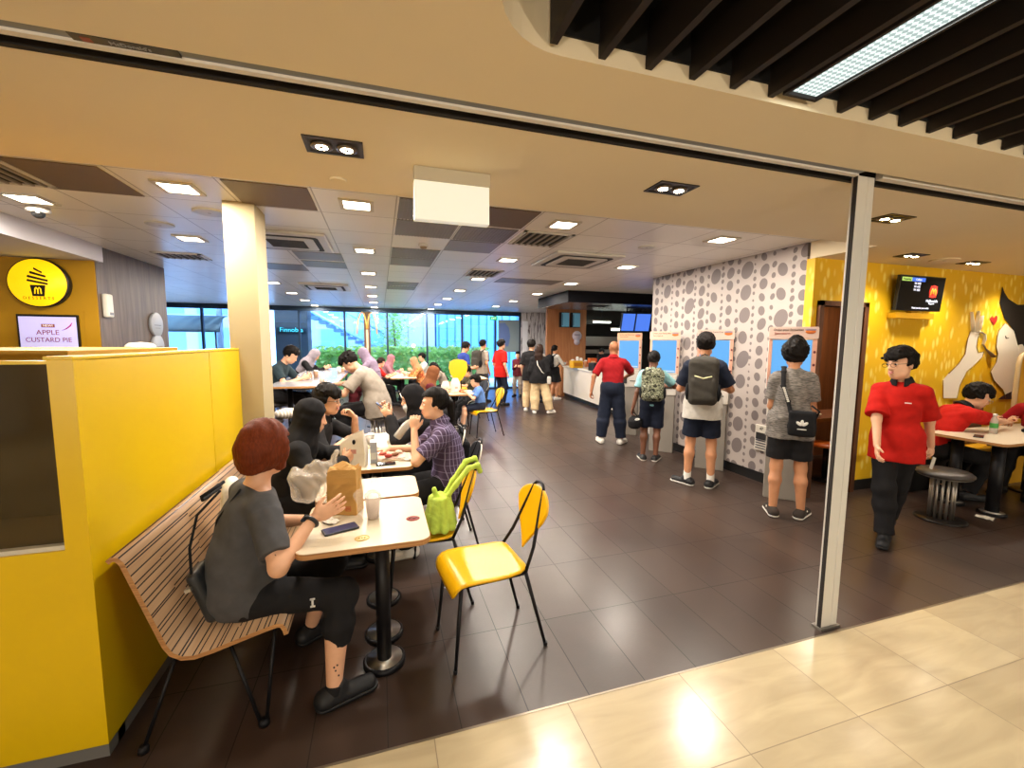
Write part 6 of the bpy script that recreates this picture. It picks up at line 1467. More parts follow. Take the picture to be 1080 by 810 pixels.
CAST['bald'] = person('stout bald man in red polo shirt and dark trousers at the far kiosk', (3.60, 6.10, 0.92), 56, H=1.665, lean=1, chest=4, head=(0, 6, 0), v=0.007, fat=1.22, sh=1.12,
  hands={-1: (3.27, 6.20, 0.86), 1: (3.95, 6.32, 1.06)}, elb={-1: V(-0.9, 0.3, -0.3), 1: V(0.9, -0.5, -0.4)}, feet={-1: (3.45, 6.17, 0), 1: (3.73, 6.01, 0)}, fd={-1: V(0.2, 0.95, 0), 1: V(0.85, 0.55, 0)}, curl=(20, 55),
  tone='brown', shirt=dict(m=k_dred, sleeve=0.85, hem=0.06, infl=0.016, loose=0.006), collar=k_dred, bottom=dict(m=k_navy, len=1.92, infl=0.034, wide=1.10), shoes=sh_w, detail=True)
# ---- crew in the yellow corner
CAST['worker'] = person('boy with glasses in red polo and black trousers walking past the post', (4.06, 2.36, 0.875), 203, H=1.59, lean=0, chest=2, head=(-30, 4, 4), v=0.0055, fat=0.84, sh=0.96, headscale=1.08,
  hands={1: (3.77, 2.32, 0.825), -1: (4.34, 2.27, 0.78)}, elb={1: V(-0.3, 0.5, -0.3), -1: V(0.7, -0.2, -0.2)}, feet={1: (3.97, 2.33, 0), -1: (4.28, 2.50, 0.03)}, knee={1: hd(200), -1: hd(200)}, fd={1: V(-0.85, -0.45, 0), -1: V(-0.9, -0.2, 0)}, curl=(25, 40),
  tone='light', shirt=dict(m=k_red, sleeve=0.86, hem=-0.18, infl=0.016, loose=0.006, cuff=2.6), collar=k_black, bottom=dict(m=k_black, len=1.95, infl=0.022, wide=1.08), shoes=sh_b, hair=dict(m=BH, style='short', vol=1.5, fringe=0.030), glasses=MATS['black_metal'], detail=True)
CAST['seated'] = person('youth with glasses in red polo leaning over the right hand table', (5.78, 2.97, 0.555), -24, H=1.66, headscale=1.05, lean=16, chest=38, head=(-22, 26, 0), v=0.006,
  hands={1: (6.60, 2.73, 0.795), -1: (6.62, 2.86, 0.80)}, elb={1: V(0.3, -0.9, -0.6), -1: V(0, 1, -0.3)}, hdir={1: V(1, 0.1, 0.0)}, palm={1: V(0, 0.3, -0.9)}, feet={1: (5.98, 2.78, 0), -1: (5.98, 3.0, 0)}, curl=(45, 45),
  tone='light', shirt=dict(m=k_red, sleeve=0.80, hem=-0.12, infl=0.018, loose=0.01, cuff=1.8), collar=k_black, bottom=dict(m=k_black, len=1.95, infl=0.02), shoes=sh_b, hair=dict(m=BH, style='short', vol=1.4, fringe=0.035), glasses=MATS['chrome_frame'] if 'chrome_frame' in MATS else MATS['brushed_steel'], detail=True)
CAST['edge'] = person('person in deep red polo half cut off at the right border', (7.02, 2.72, 0.555), 190, H=1.62, lean=10, chest=18, head=(0, 20, 0), v=0.010, hands={1: (6.72, 2.86, 0.80), -1: (6.70, 2.58, 0.80)}, feet={1: (6.62, 2.82, 0), -1: (6.62, 2.6, 0)},
  tone='light', shirt=dict(m=k_dred, sleeve=0.8, hem=-0.1), bottom=dict(m=k_black, len=1.95), shoes=sh_b, hair=dict(m=BH, style='short', vol=1.3))
# ---- round the high table
CAST['hunch'] = person('man in pale grey tee hunched over the high white table', (-0.05, 5.60, 0.845), 158, H=1.72, lean=12, chest=40, head=(0, 48, 0), v=0.0085,
  hands={-1: (-0.60, 5.62, 1.08), 1: (-0.62, 5.86, 1.09)}, elb={-1: V(0.2, -0.9, -0.8), 1: V(0, 1, -0.6)}, feet={1: (-0.42, 5.85, 0.28), -1: (-0.40, 5.62, 0.28)}, knee={1: V(-1, 0.3, 0.4), -1: V(-1, 0.2, 0.4)},
  tone='light', shirt=dict(m=k_pgrey, sleeve=0.75, hem=-0.14, infl=0.02, loose=0.015, cuff=2), bottom=dict(m=k_black, len=1.95, infl=0.022), shoes=sh_b, hair=dict(m=BH, style='short', vol=1.35, fringe=0.02))
def far(label, x, y, z, face, H=1.66, seat=True, **k):
    k.setdefault('v', 0.012); k.setdefault('shoes', sh_b); k.setdefault('bottom', dict(m=k_black, len=1.95))
    if seat:
        f = hd(face); r = V(math.sin(rad(face)), -math.cos(rad(face)), 0)
        k.setdefault('hands', {q: V(x, y, z+0.27) + f*0.42 + r*q*0.10 for q in (1, -1)})
        fz = z-0.545 if z > 0.7 else 0.0
        k.setdefault('feet', {q: V(x, y, fz) + f*0.45 + r*q*0.09 for q in (1, -1)})
        k.setdefault('elb', {q: r*q*0.8 - UP*0.8 - f*0.3 for q in (1, -1)})
    return person(label, (x, y, z), face, H, **k)
far('man in dark teal tee bent over the left side of the high table', -1.52, 7.0, 0.85, -12, 1.70, lean=10, chest=28, head=(0, 34, 0), hands={1: (-1.10, 6.80, 1.10), -1: (-1.06, 7.05, 1.11)}, tone='light', shirt=dict(m=k_dteal, sleeve=0.7, hem=-0.1), hair=dict(m=BH, style='short', vol=1.3), v=0.009)
far('figure in pale hijab writing at the far left of the high table', -1.53, 9.3, 0.84, -8, 1.58, lean=12, chest=34, head=(0, 38, 0), hands={1: (-1.08, 9.15, 1.10), -1: (-1.05, 9.4, 1.10)}, shirt=dict(m=k_black, sleeve=1.9, hem=-0.1), hijab=dict(m=k_pale, drop=0.24))
far('figure in lilac hijab behind the hunched man in grey', -0.10, 8.6, 0.84, 165, 1.58, lean=8, chest=26, head=(0, 30, 0), hands={1: (-0.62, 8.75, 1.10), -1: (-0.63, 8.45, 1.10)}, shirt=dict(m=k_lilac, sleeve=1.9, hem=-0.1), hijab=dict(m=k_lilac, drop=0.24), bottom=dict(m=k_maroon, len=1.95, infl=0.03))
# ---- by the windows
far('boy in red shirt at the window table with dark hair', -0.12, 11.3, 0.53, 10, 1.55, lean=5, chest=15, head=(0, 12, 0), shirt=dict(m=k_red, sleeve=0.75), hair=dict(m=BR, style='short', vol=1.2))
far('figure in dusty pink hijab at the window table', 0.10, 12.4, 0.55, -8, 1.66, lean=8, chest=22, head=(0, 15, 0), shirt=dict(m=k_pink, sleeve=1.9), hijab=dict(m=k_pink, drop=0.25))
far('child in orange patterned dress and tan scarf at the window table', 1.02, 11.35, 0.55, 185, 1.58, lean=10, chest=24, head=(0, 18, 0), shirt=dict(m=k_orange, sleeve=1.5, hem=-0.15), hijab=dict(m=k_tan, drop=0.10))
far('figure with dark hair and white top past the orange patterned child', 1.25, 12.6, 0.56, 190, 1.66, lean=4, chest=10, head=(0, 10, 0), shirt=dict(m=k_white, sleeve=0.8), hair=dict(m=BH, style='short', vol=1.2))
far('dark haired figure in pale top right of the orange patterned child', 1.55, 10.9, 0.50, 180, 1.52, lean=14, chest=34, head=(0, 32, 0), shirt=dict(m=k_pgrey, sleeve=1.5), hair=dict(m=BH, style='long', vol=1.2))
far('figure in white top sitting beyond the tall yellow chair', 2.35, 11.75, 0.50, 200, 1.56, lean=4, chest=12, head=(0, 14, 0), shirt=dict(m=k_white, sleeve=1.2), hair=dict(m=BH, style='short', vol=1.3))
# ---- table along the aisle
far('figure in brown hijab and maroon top at the table with paper bags', 0.66, 7.0, 0.535, 5, 1.60, lean=6, chest=18, head=(0, 18, 0), hands={1: (1.05, 7.25, 0.79), -1: (1.05, 7.45, 0.79)}, shirt=dict(m=k_maroon, sleeve=1.9, hem=-0.14), hijab=dict(m=k_brownsc, drop=0.12), v=0.009)
far('small kid in blue tee sitting at the corner of the aisle table', 1.68, 7.32, 0.515, 172, 1.16, lean=4, chest=12, head=(0, 12, 0), headscale=1.25, hands={1: (1.42, 7.5, 0.76), -1: (1.42, 7.25, 0.76)}, feet={1: (1.36, 7.42, 0.14), -1: (1.36, 7.25, 0.14)}, shirt=dict(m=k_skyblue, sleeve=0.75), bottom=dict(m=k_navy, len=0.9, name='shorts'), hair=dict(m=BH, style='short', vol=1.2), shoes=sh_g, v=0.009)
far('dark haired child behind the small kid in blue', 1.78, 8.62, 0.53, 200, 1.35, lean=4, chest=12, head=(0, 18, 0), headscale=1.15, shirt=dict(m=k_olive, sleeve=0.8), hair=dict(m=BH, style='short', vol=1.2))
# ---- standing queue
def stand(label, x, y, face, H, **k):
    s = H/1.70; k.setdefault('v', 0.012); k.setdefault('shoes', sh_b); k.setdefault('bottom', dict(m=k_navy, len=1.93, infl=0.022))
    return person(label, (x, y, 0.925*s), face, H, **k)
stand('man in royal blue tee standing near the windows looking down', 1.80, 9.6, 20, 1.66, head=(0, 28, 0), shirt=dict(m=k_royal, sleeve=0.7, hem=-0.14), hair=dict(m=BH, style='short', vol=1.1), hands={1: (2.05, 9.55, 1.05), -1: (2.05, 9.8, 1.05)}, tone='tan')
CAST['queuebp'] = stand('man with a grey backpack queuing left of the red shirted man', 2.66, 11.35, 30, 1.70, shirt=dict(m=k_pgrey, sleeve=0.7, hem=-0.14), hair=dict(m=BH, style='short', vol=1.1), tone='tan', bottom=dict(m=k_char, len=1.93))
stand('man in bright red shirt and dark trousers queuing in the aisle', 2.98, 10.65, 25, 1.70, head=(-6, 0, 0), shirt=dict(m=k_red, sleeve=0.85, hem=-0.18, infl=0.022), hair=dict(m=BH, style='short', vol=1.5), hands={1: (3.10, 10.42, 0.85)}, v=0.010, tone='light')
stand('child in maroon top standing by the glass door', 3.95, 12.2, 235, 1.36, shirt=dict(m=k_maroon, sleeve=1.8, hem=-0.14), hair=dict(m=BH, style='short', vol=1.2), hands={1: (3.80, 12.02, 0.92), -1: (3.98, 11.98, 0.92)}, bottom=dict(m=k_pgrey, len=1.9))
CAST['cream1'] = stand('young man in black tee and cream trousers queuing behind the long haired girl', 3.42, 9.55, 60, 1.70, head=(-20, 4, 0), shirt=dict(m=k_black, sleeve=0.85, hem=-0.18, infl=0.024), bottom=dict(m=k_cream, len=1.95, infl=0.03, wide=1.15), shoes=sh_w, hair=dict(m=BH, style='short', vol=1.5), v=0.010)
CAST['cream2'] = stand('long haired girl in black top and cream trousers with white bag strap', 3.50, 9.20, 70, 1.58, head=(-15, 4, 0), shirt=dict(m=k_black, sleeve=1.7, hem=-0.16, infl=0.026, loose=0.02), bottom=dict(m=k_cream, len=1.95, infl=0.034, wide=1.25), shoes=sh_w, hair=dict(m=BR, style='long', vol=1.2, down=0.30), feet={1: (3.72, 9.05, 0), -1: (3.40, 9.2, 0)}, fd={1: V(0.8, 0.3, 0), -1: V(0.4, 0.9, 0)}, v=0.009)
stand('person in grey top standing beyond the long haired girl', 4.15, 10.9, 40, 1.58, shirt=dict(m=k_pgrey, sleeve=1.2, hem=-0.14), hair=dict(m=BH, style='short', vol=1.2))
CAST['countergirl'] = stand('girl with ponytail and dark rucksack ordering at the counter', 4.78, 11.35, 20, 1.56, shirt=dict(m=k_white, sleeve=1.6, hem=-0.05), bottom=dict(m=k_black, len=0.8, infl=0.03, wide=1.4, name='skirt'), shoes=sh_w, hair=dict(m=BH, style='pony', vol=1.2), hands={1: (5.15, 11.35, 1.06), -1: (5.12, 11.55, 1.06)}, v=0.010, tone='tan')
stand('counter worker in red top and dark cap bending behind the till', 6.30, 11.3, 200, 1.48, head=(0, 15, 0), shirt=dict(m=k_red, sleeve=0.8, hem=-0.1), hair=dict(m=BH, style='short', vol=1.0), cap=k_black, hands={1: (6.03, 11.4, 1.02), -1: (6.03, 11.15, 1.02)})
stand('counter worker with dark hair behind the bald man at the kiosk', 6.75, 11.4, 210, 1.52, shirt=dict(m=k_red, sleeve=0.8, hem=-0.1), hair=dict(m=BH, style='short', vol=1.3), cap=k_cap)

# ------------------------------------------------------------------ things carried, worn over the shoulder, or lying about
def solid_obj(name, S_, m, v, parent=None, org=(0, 0, 0), amp=0.0, freq=30, seed=1, stretch=(1, 1, 1)):
    P, F = S_.mesh(v); P = ripple(P, F, amp, freq, seed, stretch)
    return raw_mesh(name, P, F, m, parent, org)
k_bpgrey = cloth('backpack_grey', '#3d3a35'); k_camo = camo('camouflage', ['#26271f', '#8c8f76', '#3c3e30', '#aeb09a', '#4b4c3d'], 22); k_bag = cloth('bag_black', '#17171a')
def backpack(label, who, m, w=0.155, h=0.24, d=0.085, chevron=False, drop=0.02, v=0.007):
    q = CAST[who]; s = q['s']; f, r, u = q['f'], q['r'], q['u']
    c = q['C'] - f*(0.125*s + d) - u*(drop + 0.02); org = (c[0], c[1], 0)
    t = thing('backpack', label, 'backpack', org)
    S_ = Solid(); S_.box(c, (w, d, h), (r, f, u), r=0.06, k=0.03); S_.box(c - f*d*0.75 - u*h*0.35, (w*0.82, d*0.5, h*0.5), (r, f, u), r=0.04, k=0.02); S_.ell(c + u*h*0.75, (w*0.85, d*0.9, h*0.35), (r, f, u), k=0.05)
    b = solid_obj('pack_body', S_, m, v, t, org, 0.003, 30)
    O = np.array(org)
    MB().tube([c + u*(h*0.98) + r*x - O + u*z - f*0.0 for x, z in ((-0.04, -0.01), (-0.03, 0.035), (0, 0.048), (0.03, 0.035), (0.04, -0.01))], 0.008, 8).build('top_loop', m, t)
    for sd in (-1, 1):
        S2 = Solid(); a0 = c + u*h*0.85 + r*0.075*sd + f*d*0.8; a1 = q['S'][sd]*0.55 + q['Nk']*0.45 + u*0.062*s + f*0.0; a2 = q['S'][sd]*0.62 + q['Nk']*0.38 + f*0.125*s - u*0.02
        a3 = q['C'] + r*0.12*sd*s + f*0.13*s - u*0.08; a4 = q['C'] + r*0.165*sd*s - u*0.18 - f*0.06
        for p0, p1 in ((a0, a1), (a1, a2), (a2, a3), (a3, a4)): S2.cone(p0, p1, 0.011, k=0.01, side=r, c=2.6)
        solid_obj('shoulder_strap', S2, m, v, t, org)
        S3 = Solid(); S3.ell(c + r*sd*(w+0.005) - u*h*0.45, (0.025, d*0.7, h*0.38), (r, f, u), k=0.02); solid_obj('side_pocket', S3, k_bag, v, t, org)
    if chevron:
        z = c + u*h*0.18 - f*(d+0.012)
        MB().tube([z - r*0.085 + u*0.015 - O, z - f*0.008 - u*0.008 - O, z + r*0.085 + u*0.015 - O], 0.007, 8).build('reflective_chevron', mat('reflective_cream', '#d9d6a8', 0.4), t)
        MB().tube([z - r*0.10 - u*0.03 - O, z - f*0.006 - u*0.055 - O, z + r*0.10 - u*0.03 - O], 0.003, 6).build('zip', k_bag, t)
    return t
backpack('dark grey backpack with pale chevron on the tall youth in navy sleeves', 'tall', k_bpgrey, 0.150, 0.255, 0.085, True)
backpack('camouflage backpack on the small boy in pale cyan', 'boy', k_camo, 0.145, 0.21, 0.085, False, 0.01)
backpack('grey backpack on the man queuing left of the red shirt', 'queuebp', k_bpgrey, 0.15, 0.22, 0.09, v=0.012)
backpack('dark rucksack on the girl ordering at the counter', 'countergirl', k_bag, 0.13, 0.19, 0.07, v=0.012)
# crossbody bag with a white trefoil
q = CAST['grey']; f, r, u = q['f'], q['r'], q['u']; O = np.array([q['pel'][0], q['pel'][1], 0.0])
t = thing('crossbody_bag', 'black crossbody bag with white trefoil on the boy in heather grey', 'bag', O)
bc_ = q['pel'] - f*0.195 + r*0.085 + UP*0.015
S_ = Solid(); S_.box(bc_, (0.105, 0.028, 0.115), (r, f, UP), r=0.025, k=0.02); S_.ell(bc_ - UP*0.03, (0.10, 0.045, 0.075), (r, f, UP), k=0.03)
solid_obj('bag_body', S_, k_bag, 0.006, t, O, 0.002, 30)
pts = [bc_ - r*0.09 + UP*0.09, q['W'] - f*0.135 - r*0.03 + UP*0.08, q['C'] - f*0.150 - r*0.075 + UP*0.05, q['S'][-1]*0.6 + q['Nk']*0.4 - f*0.075 + UP*0.035, q['S'][-1]*0.6 + q['Nk']*0.4 + UP*0.078, q['C'] + f*0.10 - r*0.06 + UP*0.12]
S_ = Solid()
for i in range(len(pts)-1): S_.cone(pts[i], pts[i+1], 0.008, k=0.01, side=r, c=2.6)
st_ = solid_obj('bag_strap', S_, k_bag, 0.006, t, O)
m_wp = mat('white_print', '#d8d6d0', 0.5)
for i in range(9):
    a = pts[1]*(1-i/9) + pts[2]*(i/9) if i < 9 else pts[2]
    MB().box((-0.010, -0.004, -0.006), (0.010, 0.004, 0.006), M=Matrix([[r[j], f[j], UP[j], (a - f*0.010 - O)[j]] for j in range(3)] + [[0, 0, 0, 1]])).build('strap_print', m_wp, st_)
z = bc_ - f*0.052 - UP*0.02 - O
for ang in (-50, 0, 50):
    ax_ = UP*math.cos(rad(ang)) + r*math.sin(rad(ang)); sd = np.cross(f, ax_)
    c_ = z + ax_*0.030 + UP*0.004
    MB().sphere((0, 0, 0), 1.0, 12, 8, Matrix([[sd[j]*0.013, f[j]*0.004, ax_[j]*0.026, c_[j]] for j in range(3)] + [[0, 0, 0, 1]])).build('trefoil_leaf', m_wp, t)
MB().box((-0.034, -0.004, -0.030), (0.034, 0.003, -0.022), M=Matrix([[r[j], f[j], UP[j], z[j]] for j in range(3)] + [[0, 0, 0, 1]])).build('emblem_lettering', m_wp, t)
MB().tube([bc_ + r*0.10 + UP*0.06 - O, bc_ + r*0.12 + UP*0.12 - f*0.01 - O, bc_ + r*0.06 + UP*0.17 - O], 0.008, 8).build('second_strap', k_bag, t)
# dark helmet-like bag in the small boy's left hand
q = CAST['boy']; hnd = q['Wr'][-1]; c = hnd + V(0.02, -0.03, -0.20); O = np.array([c[0], c[1], 0])
t = thing('helmet_bag', 'black rounded bag with white patch in the small boy\'s left hand', 'bag', O)
S_ = Solid(); S_.ell(c, (0.105, 0.085, 0.085), None, k=0.02); S_.ell(c - UP*0.05, (0.10, 0.07, 0.05), None, k=0.02); solid_obj('bag_body', S_, k_bag, 0.008, t, O, 0.004, 30)
MB().tube([c + V(-0.05, 0, 0.06) - O, hnd + V(-0.01, 0, -0.075) - O, hnd + V(0.02, 0, -0.075) - O, c + V(0.05, 0, 0.06) - O], 0.007, 8).build('carry_handle', k_bag, t)
MB().sphere((c - O + V(-0.01, -0.07, 0.045)), (0.04, 0.012, 0.02), 12, 8).build('white_patch', m_wp, t)
# strap of the long haired girl
q = CAST['cream2']; f, r, u = q['f'], q['r'], q['u']; O = np.array([q['pel'][0], q['pel'][1], 0.0]); t = thing('sling_bag', 'small bag with pale diagonal strap on the long haired girl', 'bag', O)
S_ = Solid(); pp = [q['S'][-1]*0.5 + q['Nk']*0.5 + UP*0.07, q['C'] - f*0.165 - r*0.04, q['W'] - f*0.165 + r*0.06, q['pel'] + r*0.185 - f*0.05 + UP*0.02]
for i in range(3): S_.cone(pp[i], pp[i+1], 0.012, k=0.01)
solid_obj('bag_strap', S_, k_white, 0.010, t, O); S_ = Solid(); S_.box(q['pel'] + r*0.225 - UP*0.08, (0.05, 0.10, 0.09), (r, f, UP), r=0.03); solid_obj('bag_body', S_, k_white, 0.012, t, O)
# ---- the bench sitter's things
q = CAST['woman']; O = np.array([q['pel'][0], q['pel'][1], 0.0])
MB().tube([q['Wr'][1]*0.93 + q['E'][1]*0.07 - O + (np.array(x)) for x in [tuple(0.030*(math.cos(a)*unit(np.cross(q['Wr'][1]-q['E'][1], UP)) + math.sin(a)*unit(np.cross(np.cross(q['Wr'][1]-q['E'][1], UP), q['Wr'][1]-q['E'][1])))) for a in np.linspace(0, 2*PI, 17)[:-1]]], 0.0095, 8, closed=True).build('watch_band', mat('watch_black', '#1a1c22', 0.4), q['root'])
wn_ = unit(np.cross(np.cross(q['Wr'][1]-q['E'][1], UP), q['Wr'][1]-q['E'][1])); wd_ = unit(q['Wr'][1]-q['E'][1]); ws_ = np.cross(wd_, wn_); wc = q['Wr'][1]*0.93 + q['E'][1]*0.07 + wn_*0.020 - ws_*0.020 - O
MB().box((-0.020, -0.016, -0.005), (0.020, 0.016, 0.006), M=Matrix([[wd_[j], ws_[j], wn_[j], wc[j]] for j in range(3)] + [[0, 0, 0, 1]]), bev=0.004).build('watch_face', mat('watch_glass', '#2b3038', 0.15), q['root'])
m_ink = mat('tattoo_ink', '#3c2c28', 0.6)
def ink(name, base, pts): MB().tube([base + np.array(p) - O for p in pts], 0.0016, 5).build(name, m_ink, q['root'])
e_ = q['E'][1]*0.75 + q['S'][1]*0.25; ink('arm_tattoo', e_ + V(0.012, -0.046, -0.01), [(0, 0, 0.02), (0.012, 0.004, 0.0), (0.006, 0.0, -0.02), (0.02, 0.008, -0.03)])
k_ = q['A'][1]*0.62 + q['K'][1]*0.38; sdir = V(-0.05, -1, 0)
for i, (dx, dz) in enumerate(((-0.010, -0.03), (0.0, -0.005), (0.008, 0.02), (-0.006, 0.012), (0.012, -0.03))): MB().sphere(q['A'][1]*0.75 + q['K'][1]*0.25 + V(dx, -0.044, dz) - O, 0.0042, 8, 6).build('leg_tattoo', m_ink, q['root'])
mid = q['K'][1]*0.72 + (q['pel'] - q['rP']*0)*0.28 + V(0.0, -0.085, 0.0)
MB().box((-0.004, -0.003, -0.018), (0.004, 0.003, 0.018), M=Matrix.Translation(Vector(mid - O + V(0.0, -0.012, 0.0)))).box((-0.010, -0.003, 0.014), (0.010, 0.003, 0.020), M=Matrix.Translation(Vector(mid - O + V(0.0, -0.012, 0.0)))).box((-0.010, -0.003, -0.020), (0.010, 0.003, -0.014), M=Matrix.Translation(Vector(mid - O + V(0.0, -0.012, 0.0)))).build('leggings_logo', m_wp, q['root'])
MB().tube([q['Nk'] + V(-0.05, -0.075, 0.0) - O, q['C'] + V(-0.11, -0.05, 0.06) - O, q['C'] + V(-0.135, 0.0, -0.06) - O, q['W'] + V(-0.165, -0.03, 0.0) - O], 0.009, 8, flat=0.5).build('bag_strap_over_shoulder', k_bag, q['root'])
t = thing('handbag', 'black handbag between the sitting woman and the bench back', 'handbag', (-0.755, 2.13, 0.385))
S_ = Solid(); S_.box((-0.765, 2.13, 0.530), (0.028, 0.075, 0.125), np.array([[0.95, 0, 0.32], [0, 1, 0], [-0.32, 0, 0.95]]), r=0.025, k=0.02); solid_obj('bag_body', S_, mat('black_leather', '#1d1f22', 0.4, bump=0.1, bscale=160), 0.006, t, (-0.755, 2.13, 0.385), 0.002, 30)
MB().tube([(-0.045, -0.06, 0.26), (-0.06, -0.02, 0.36), (-0.05, 0.05, 0.48), (0.03, 0.10, 0.57)], 0.006, 8).build('handle', k_bag, t); MB().box((-0.002, -0.09, 0.20), (0.022, 0.09, 0.215), M=Matrix.Rotation(-0.3, 4, 'Y')).build('zip', m_chrome, t)
def crumple(name, lab, cat, c, r, m, v=0.008, seed=1, grp=None, extra=None, amp=0.016, freq=22):
    O = (c[0], c[1], c[2]); S_ = Solid(); S_.ell((c[0], c[1], c[2]+r[2]*0.92), r, None, k=0.03)
    for e in extra or []: S_.cone((c[0]+e[0], c[1]+e[1], c[2]+e[2]), (c[0]+e[3], c[1]+e[4], c[2]+e[5]), e[6], e[7], k=0.04)
    S_.cut((c[0], c[1], c[2]+0.002), (0, 0, -1))
    t = thing(name, lab, cat, O, 0, grp); P, F = S_.mesh(v); P2 = ripple(P, F, amp, freq, seed); P2[:, 2] = np.maximum(P2[:, 2], c[2]+0.002); raw_mesh('bag_film', P2, F, m, t, O); return t
def film(name, col, al, rough=0.25):
    m = bpy.data.materials.new(name); nt, N, L, b = nodes_of(m)
    b.inputs['Base Color'].default_value = srgb(col); b.inputs['Roughness'].default_value = rough; b.inputs['Alpha'].default_value = al; b.inputs['Specular IOR Level'].default_value = 0.7
    MATS[name] = m; return m
m_film = film('milky_film', '#e6ddd0', 0.34, 0.2); m_film2 = film('clear_film', '#efe9df', 0.20, 0.15); m_wbag = mat('white_plastic', '#e2ddd4', 0.35)
t = crumple('plastic_bag', 'large milky plastic bag beside the brown paper bag on the front table', 'plastic bag', (-0.36, 2.56, 0.746), (0.135, 0.085, 0.105), m_film, 0.007, 3, None, [(0.05, 0.0, 0.13, 0.10, 0.0, 0.27, 0.05, 0.022), (-0.06, 0.0, 0.10, -0.12, 0.02, 0.17, 0.05, 0.02), (0.0, 0.0, 0.1, -0.02, 0.0, 0.2, 0.06, 0.03)], 0.024, 34)
t = crumple('plastic_bag', 'white plastic bag behind the sitting woman at the bench back', 'plastic bag', (-0.80, 2.62, 0.44), (0.06, 0.10, 0.24), m_wbag, 0.008, 8, None, [(0, 0, 0.1, 0.02, -0.03, 0.20, 0.04, 0.012)], 0.014, 24)
MB().tube([(-0.03, -0.06, 0.43), (-0.08, -0.16, 0.40), (-0.07, -0.20, 0.43), (0.0, -0.10, 0.47)], 0.009, 8).build('black_handle', k_bag, t)
# paper bag
m_kraft = mat('kraft_paper', '#b98d4a', 0.75, var=0.06, vscale=6, bump=0.25, bscale=18)
pb = thing('paper_bag', 'brown paper takeaway bag standing on the front table', 'paper bag', (-0.195, 2.35, 0.746), rad(-20))
S_ = Solid(); mb = MB()
n = 10; rows = []
prof_ = [(0.0, 1.0), (0.10, 1.0), (0.16, 0.99), (0.20, 0.97), (0.235, 1.02)]
rr_ = random.Random(5)
per = [(-0.078, -0.048), (0, -0.048), (0.078, -0.048), (0.070, 0.0), (0.078, 0.048), (0, 0.048), (-0.078, 0.048), (-0.070, 0.0), (-0.078, -0.048)]
grid = []
for z, sc in prof_:
    row = []
    for i, (x, y) in enumerate(per):
        j = 0.0 if z == 0 else 0.006*z/0.2
        row.append((x*sc + rr_.uniform(-j, j), y*sc*(1.0 if z < 0.15 else 0.9) + rr_.uniform(-j, j), z + (rr_.uniform(-0.008, 0.008) if z > 0.2 else 0)))
    row[-1] = row[0]; grid.append(row)
mb.sheet(grid, smooth=False); o = mb.build('bag_walls', m_kraft, pb); md = o.modifiers.new('thick', 'SOLIDIFY'); md.thickness = 0.0015
MB().box((-0.077, -0.047, 0.0), (0.077, 0.047, 0.003)).build('bag_bottom', m_kraft, pb)
mb = MB(); g2 = [[(-0.07+0.14*i/6, -0.045+0.015*j + rr_.uniform(-0.004, 0.004), 0.225+0.012*math.sin(i*1.3+j)+0.006*j) for i in range(7)] for j in range(6)]; o = mb.sheet(g2, smooth=False).build('folded_top', m_kraft, pb); md = o.modifiers.new('thick', 'SOLIDIFY'); md.thickness = 0.0015
MB().box((0.022, -0.0505, 0.022), (0.050, -0.0490, 0.024)).box((0.022, -0.0505, 0.046), (0.050, -0.0490, 0.048)).box((0.022, -0.0505, 0.022), (0.024, -0.0490, 0.048)).box((0.048, -0.0505, 0.022), (0.050, -0.0490, 0.048)).build('logo_frame', mat('logo_red', '#b5422a', 0.6), pb)
MB().tube([(0.027, -0.051, 0.027), (0.029, -0.051, 0.039), (0.0325, -0.051, 0.042), (0.036, -0.051, 0.031)], 0.0016, 6).tube([(0.045, -0.051, 0.027), (0.043, -0.051, 0.039), (0.0395, -0.051, 0.042), (0.036, -0.051, 0.031)], 0.0016, 6).build('logo_arches', mat('logo_red', '#b5422a'), pb)
# cup inside a clear bag
t = thing('plastic_cup', 'clear lidded cup inside a thin plastic bag on the front table', 'cup', (-0.055, 2.225, 0.746))
MB().lathe([(0.028, 0), (0.039, 0.115), (0.0385, 0.115), (0.0275, 0.003), (0.001, 0.003)], 24).build('cup_wall', film('cup_plastic', '#ead9cf', 0.5, 0.15), t); MB().lathe([(0.041, 0.112), (0.042, 0.118), (0.036, 0.130), (0.020, 0.143), (0.001, 0.145)], 24).build('cup_lid', m_film, t); MB().lathe([(0.027, 0.004), (0.033, 0.06), (0.001, 0.061)], 20).build('drink', mat('milky_drink', '#d9b7a6', 0.4), t)
crumple('plastic_bag', 'thin clear plastic bag round the lidded cup on the front table', 'plastic bag', (-0.058, 2.228, 0.7455), (0.058, 0.055, 0.080), m_film2, 0.006, 5, None, [(0, 0, 0.12, 0.01, 0, 0.185, 0.045, 0.03), (-0.03, 0, 0.14, -0.05, 0.01, 0.21, 0.02, 0.010), (-0.05, 0.0, 0.05, -0.075, 0.01, 0.13, 0.02, 0.012)], 0.010, 34)
t = thing('mobile_phone', 'dark blue phone lying on the front white table', 'phone', (-0.203, 2.120, 0.7455), rad(20))
MB().box((-0.080, -0.037, 0), (0.080, 0.037, 0.010), bev=0.004).build('phone_body', mat('phone_case', '#23262f', 0.35), t); MB().box((-0.074, -0.033, 0.0098), (0.074, 0.033, 0.0105)).build('phone_screen', mat('phone_glass', '#3a4064', 0.1), t)
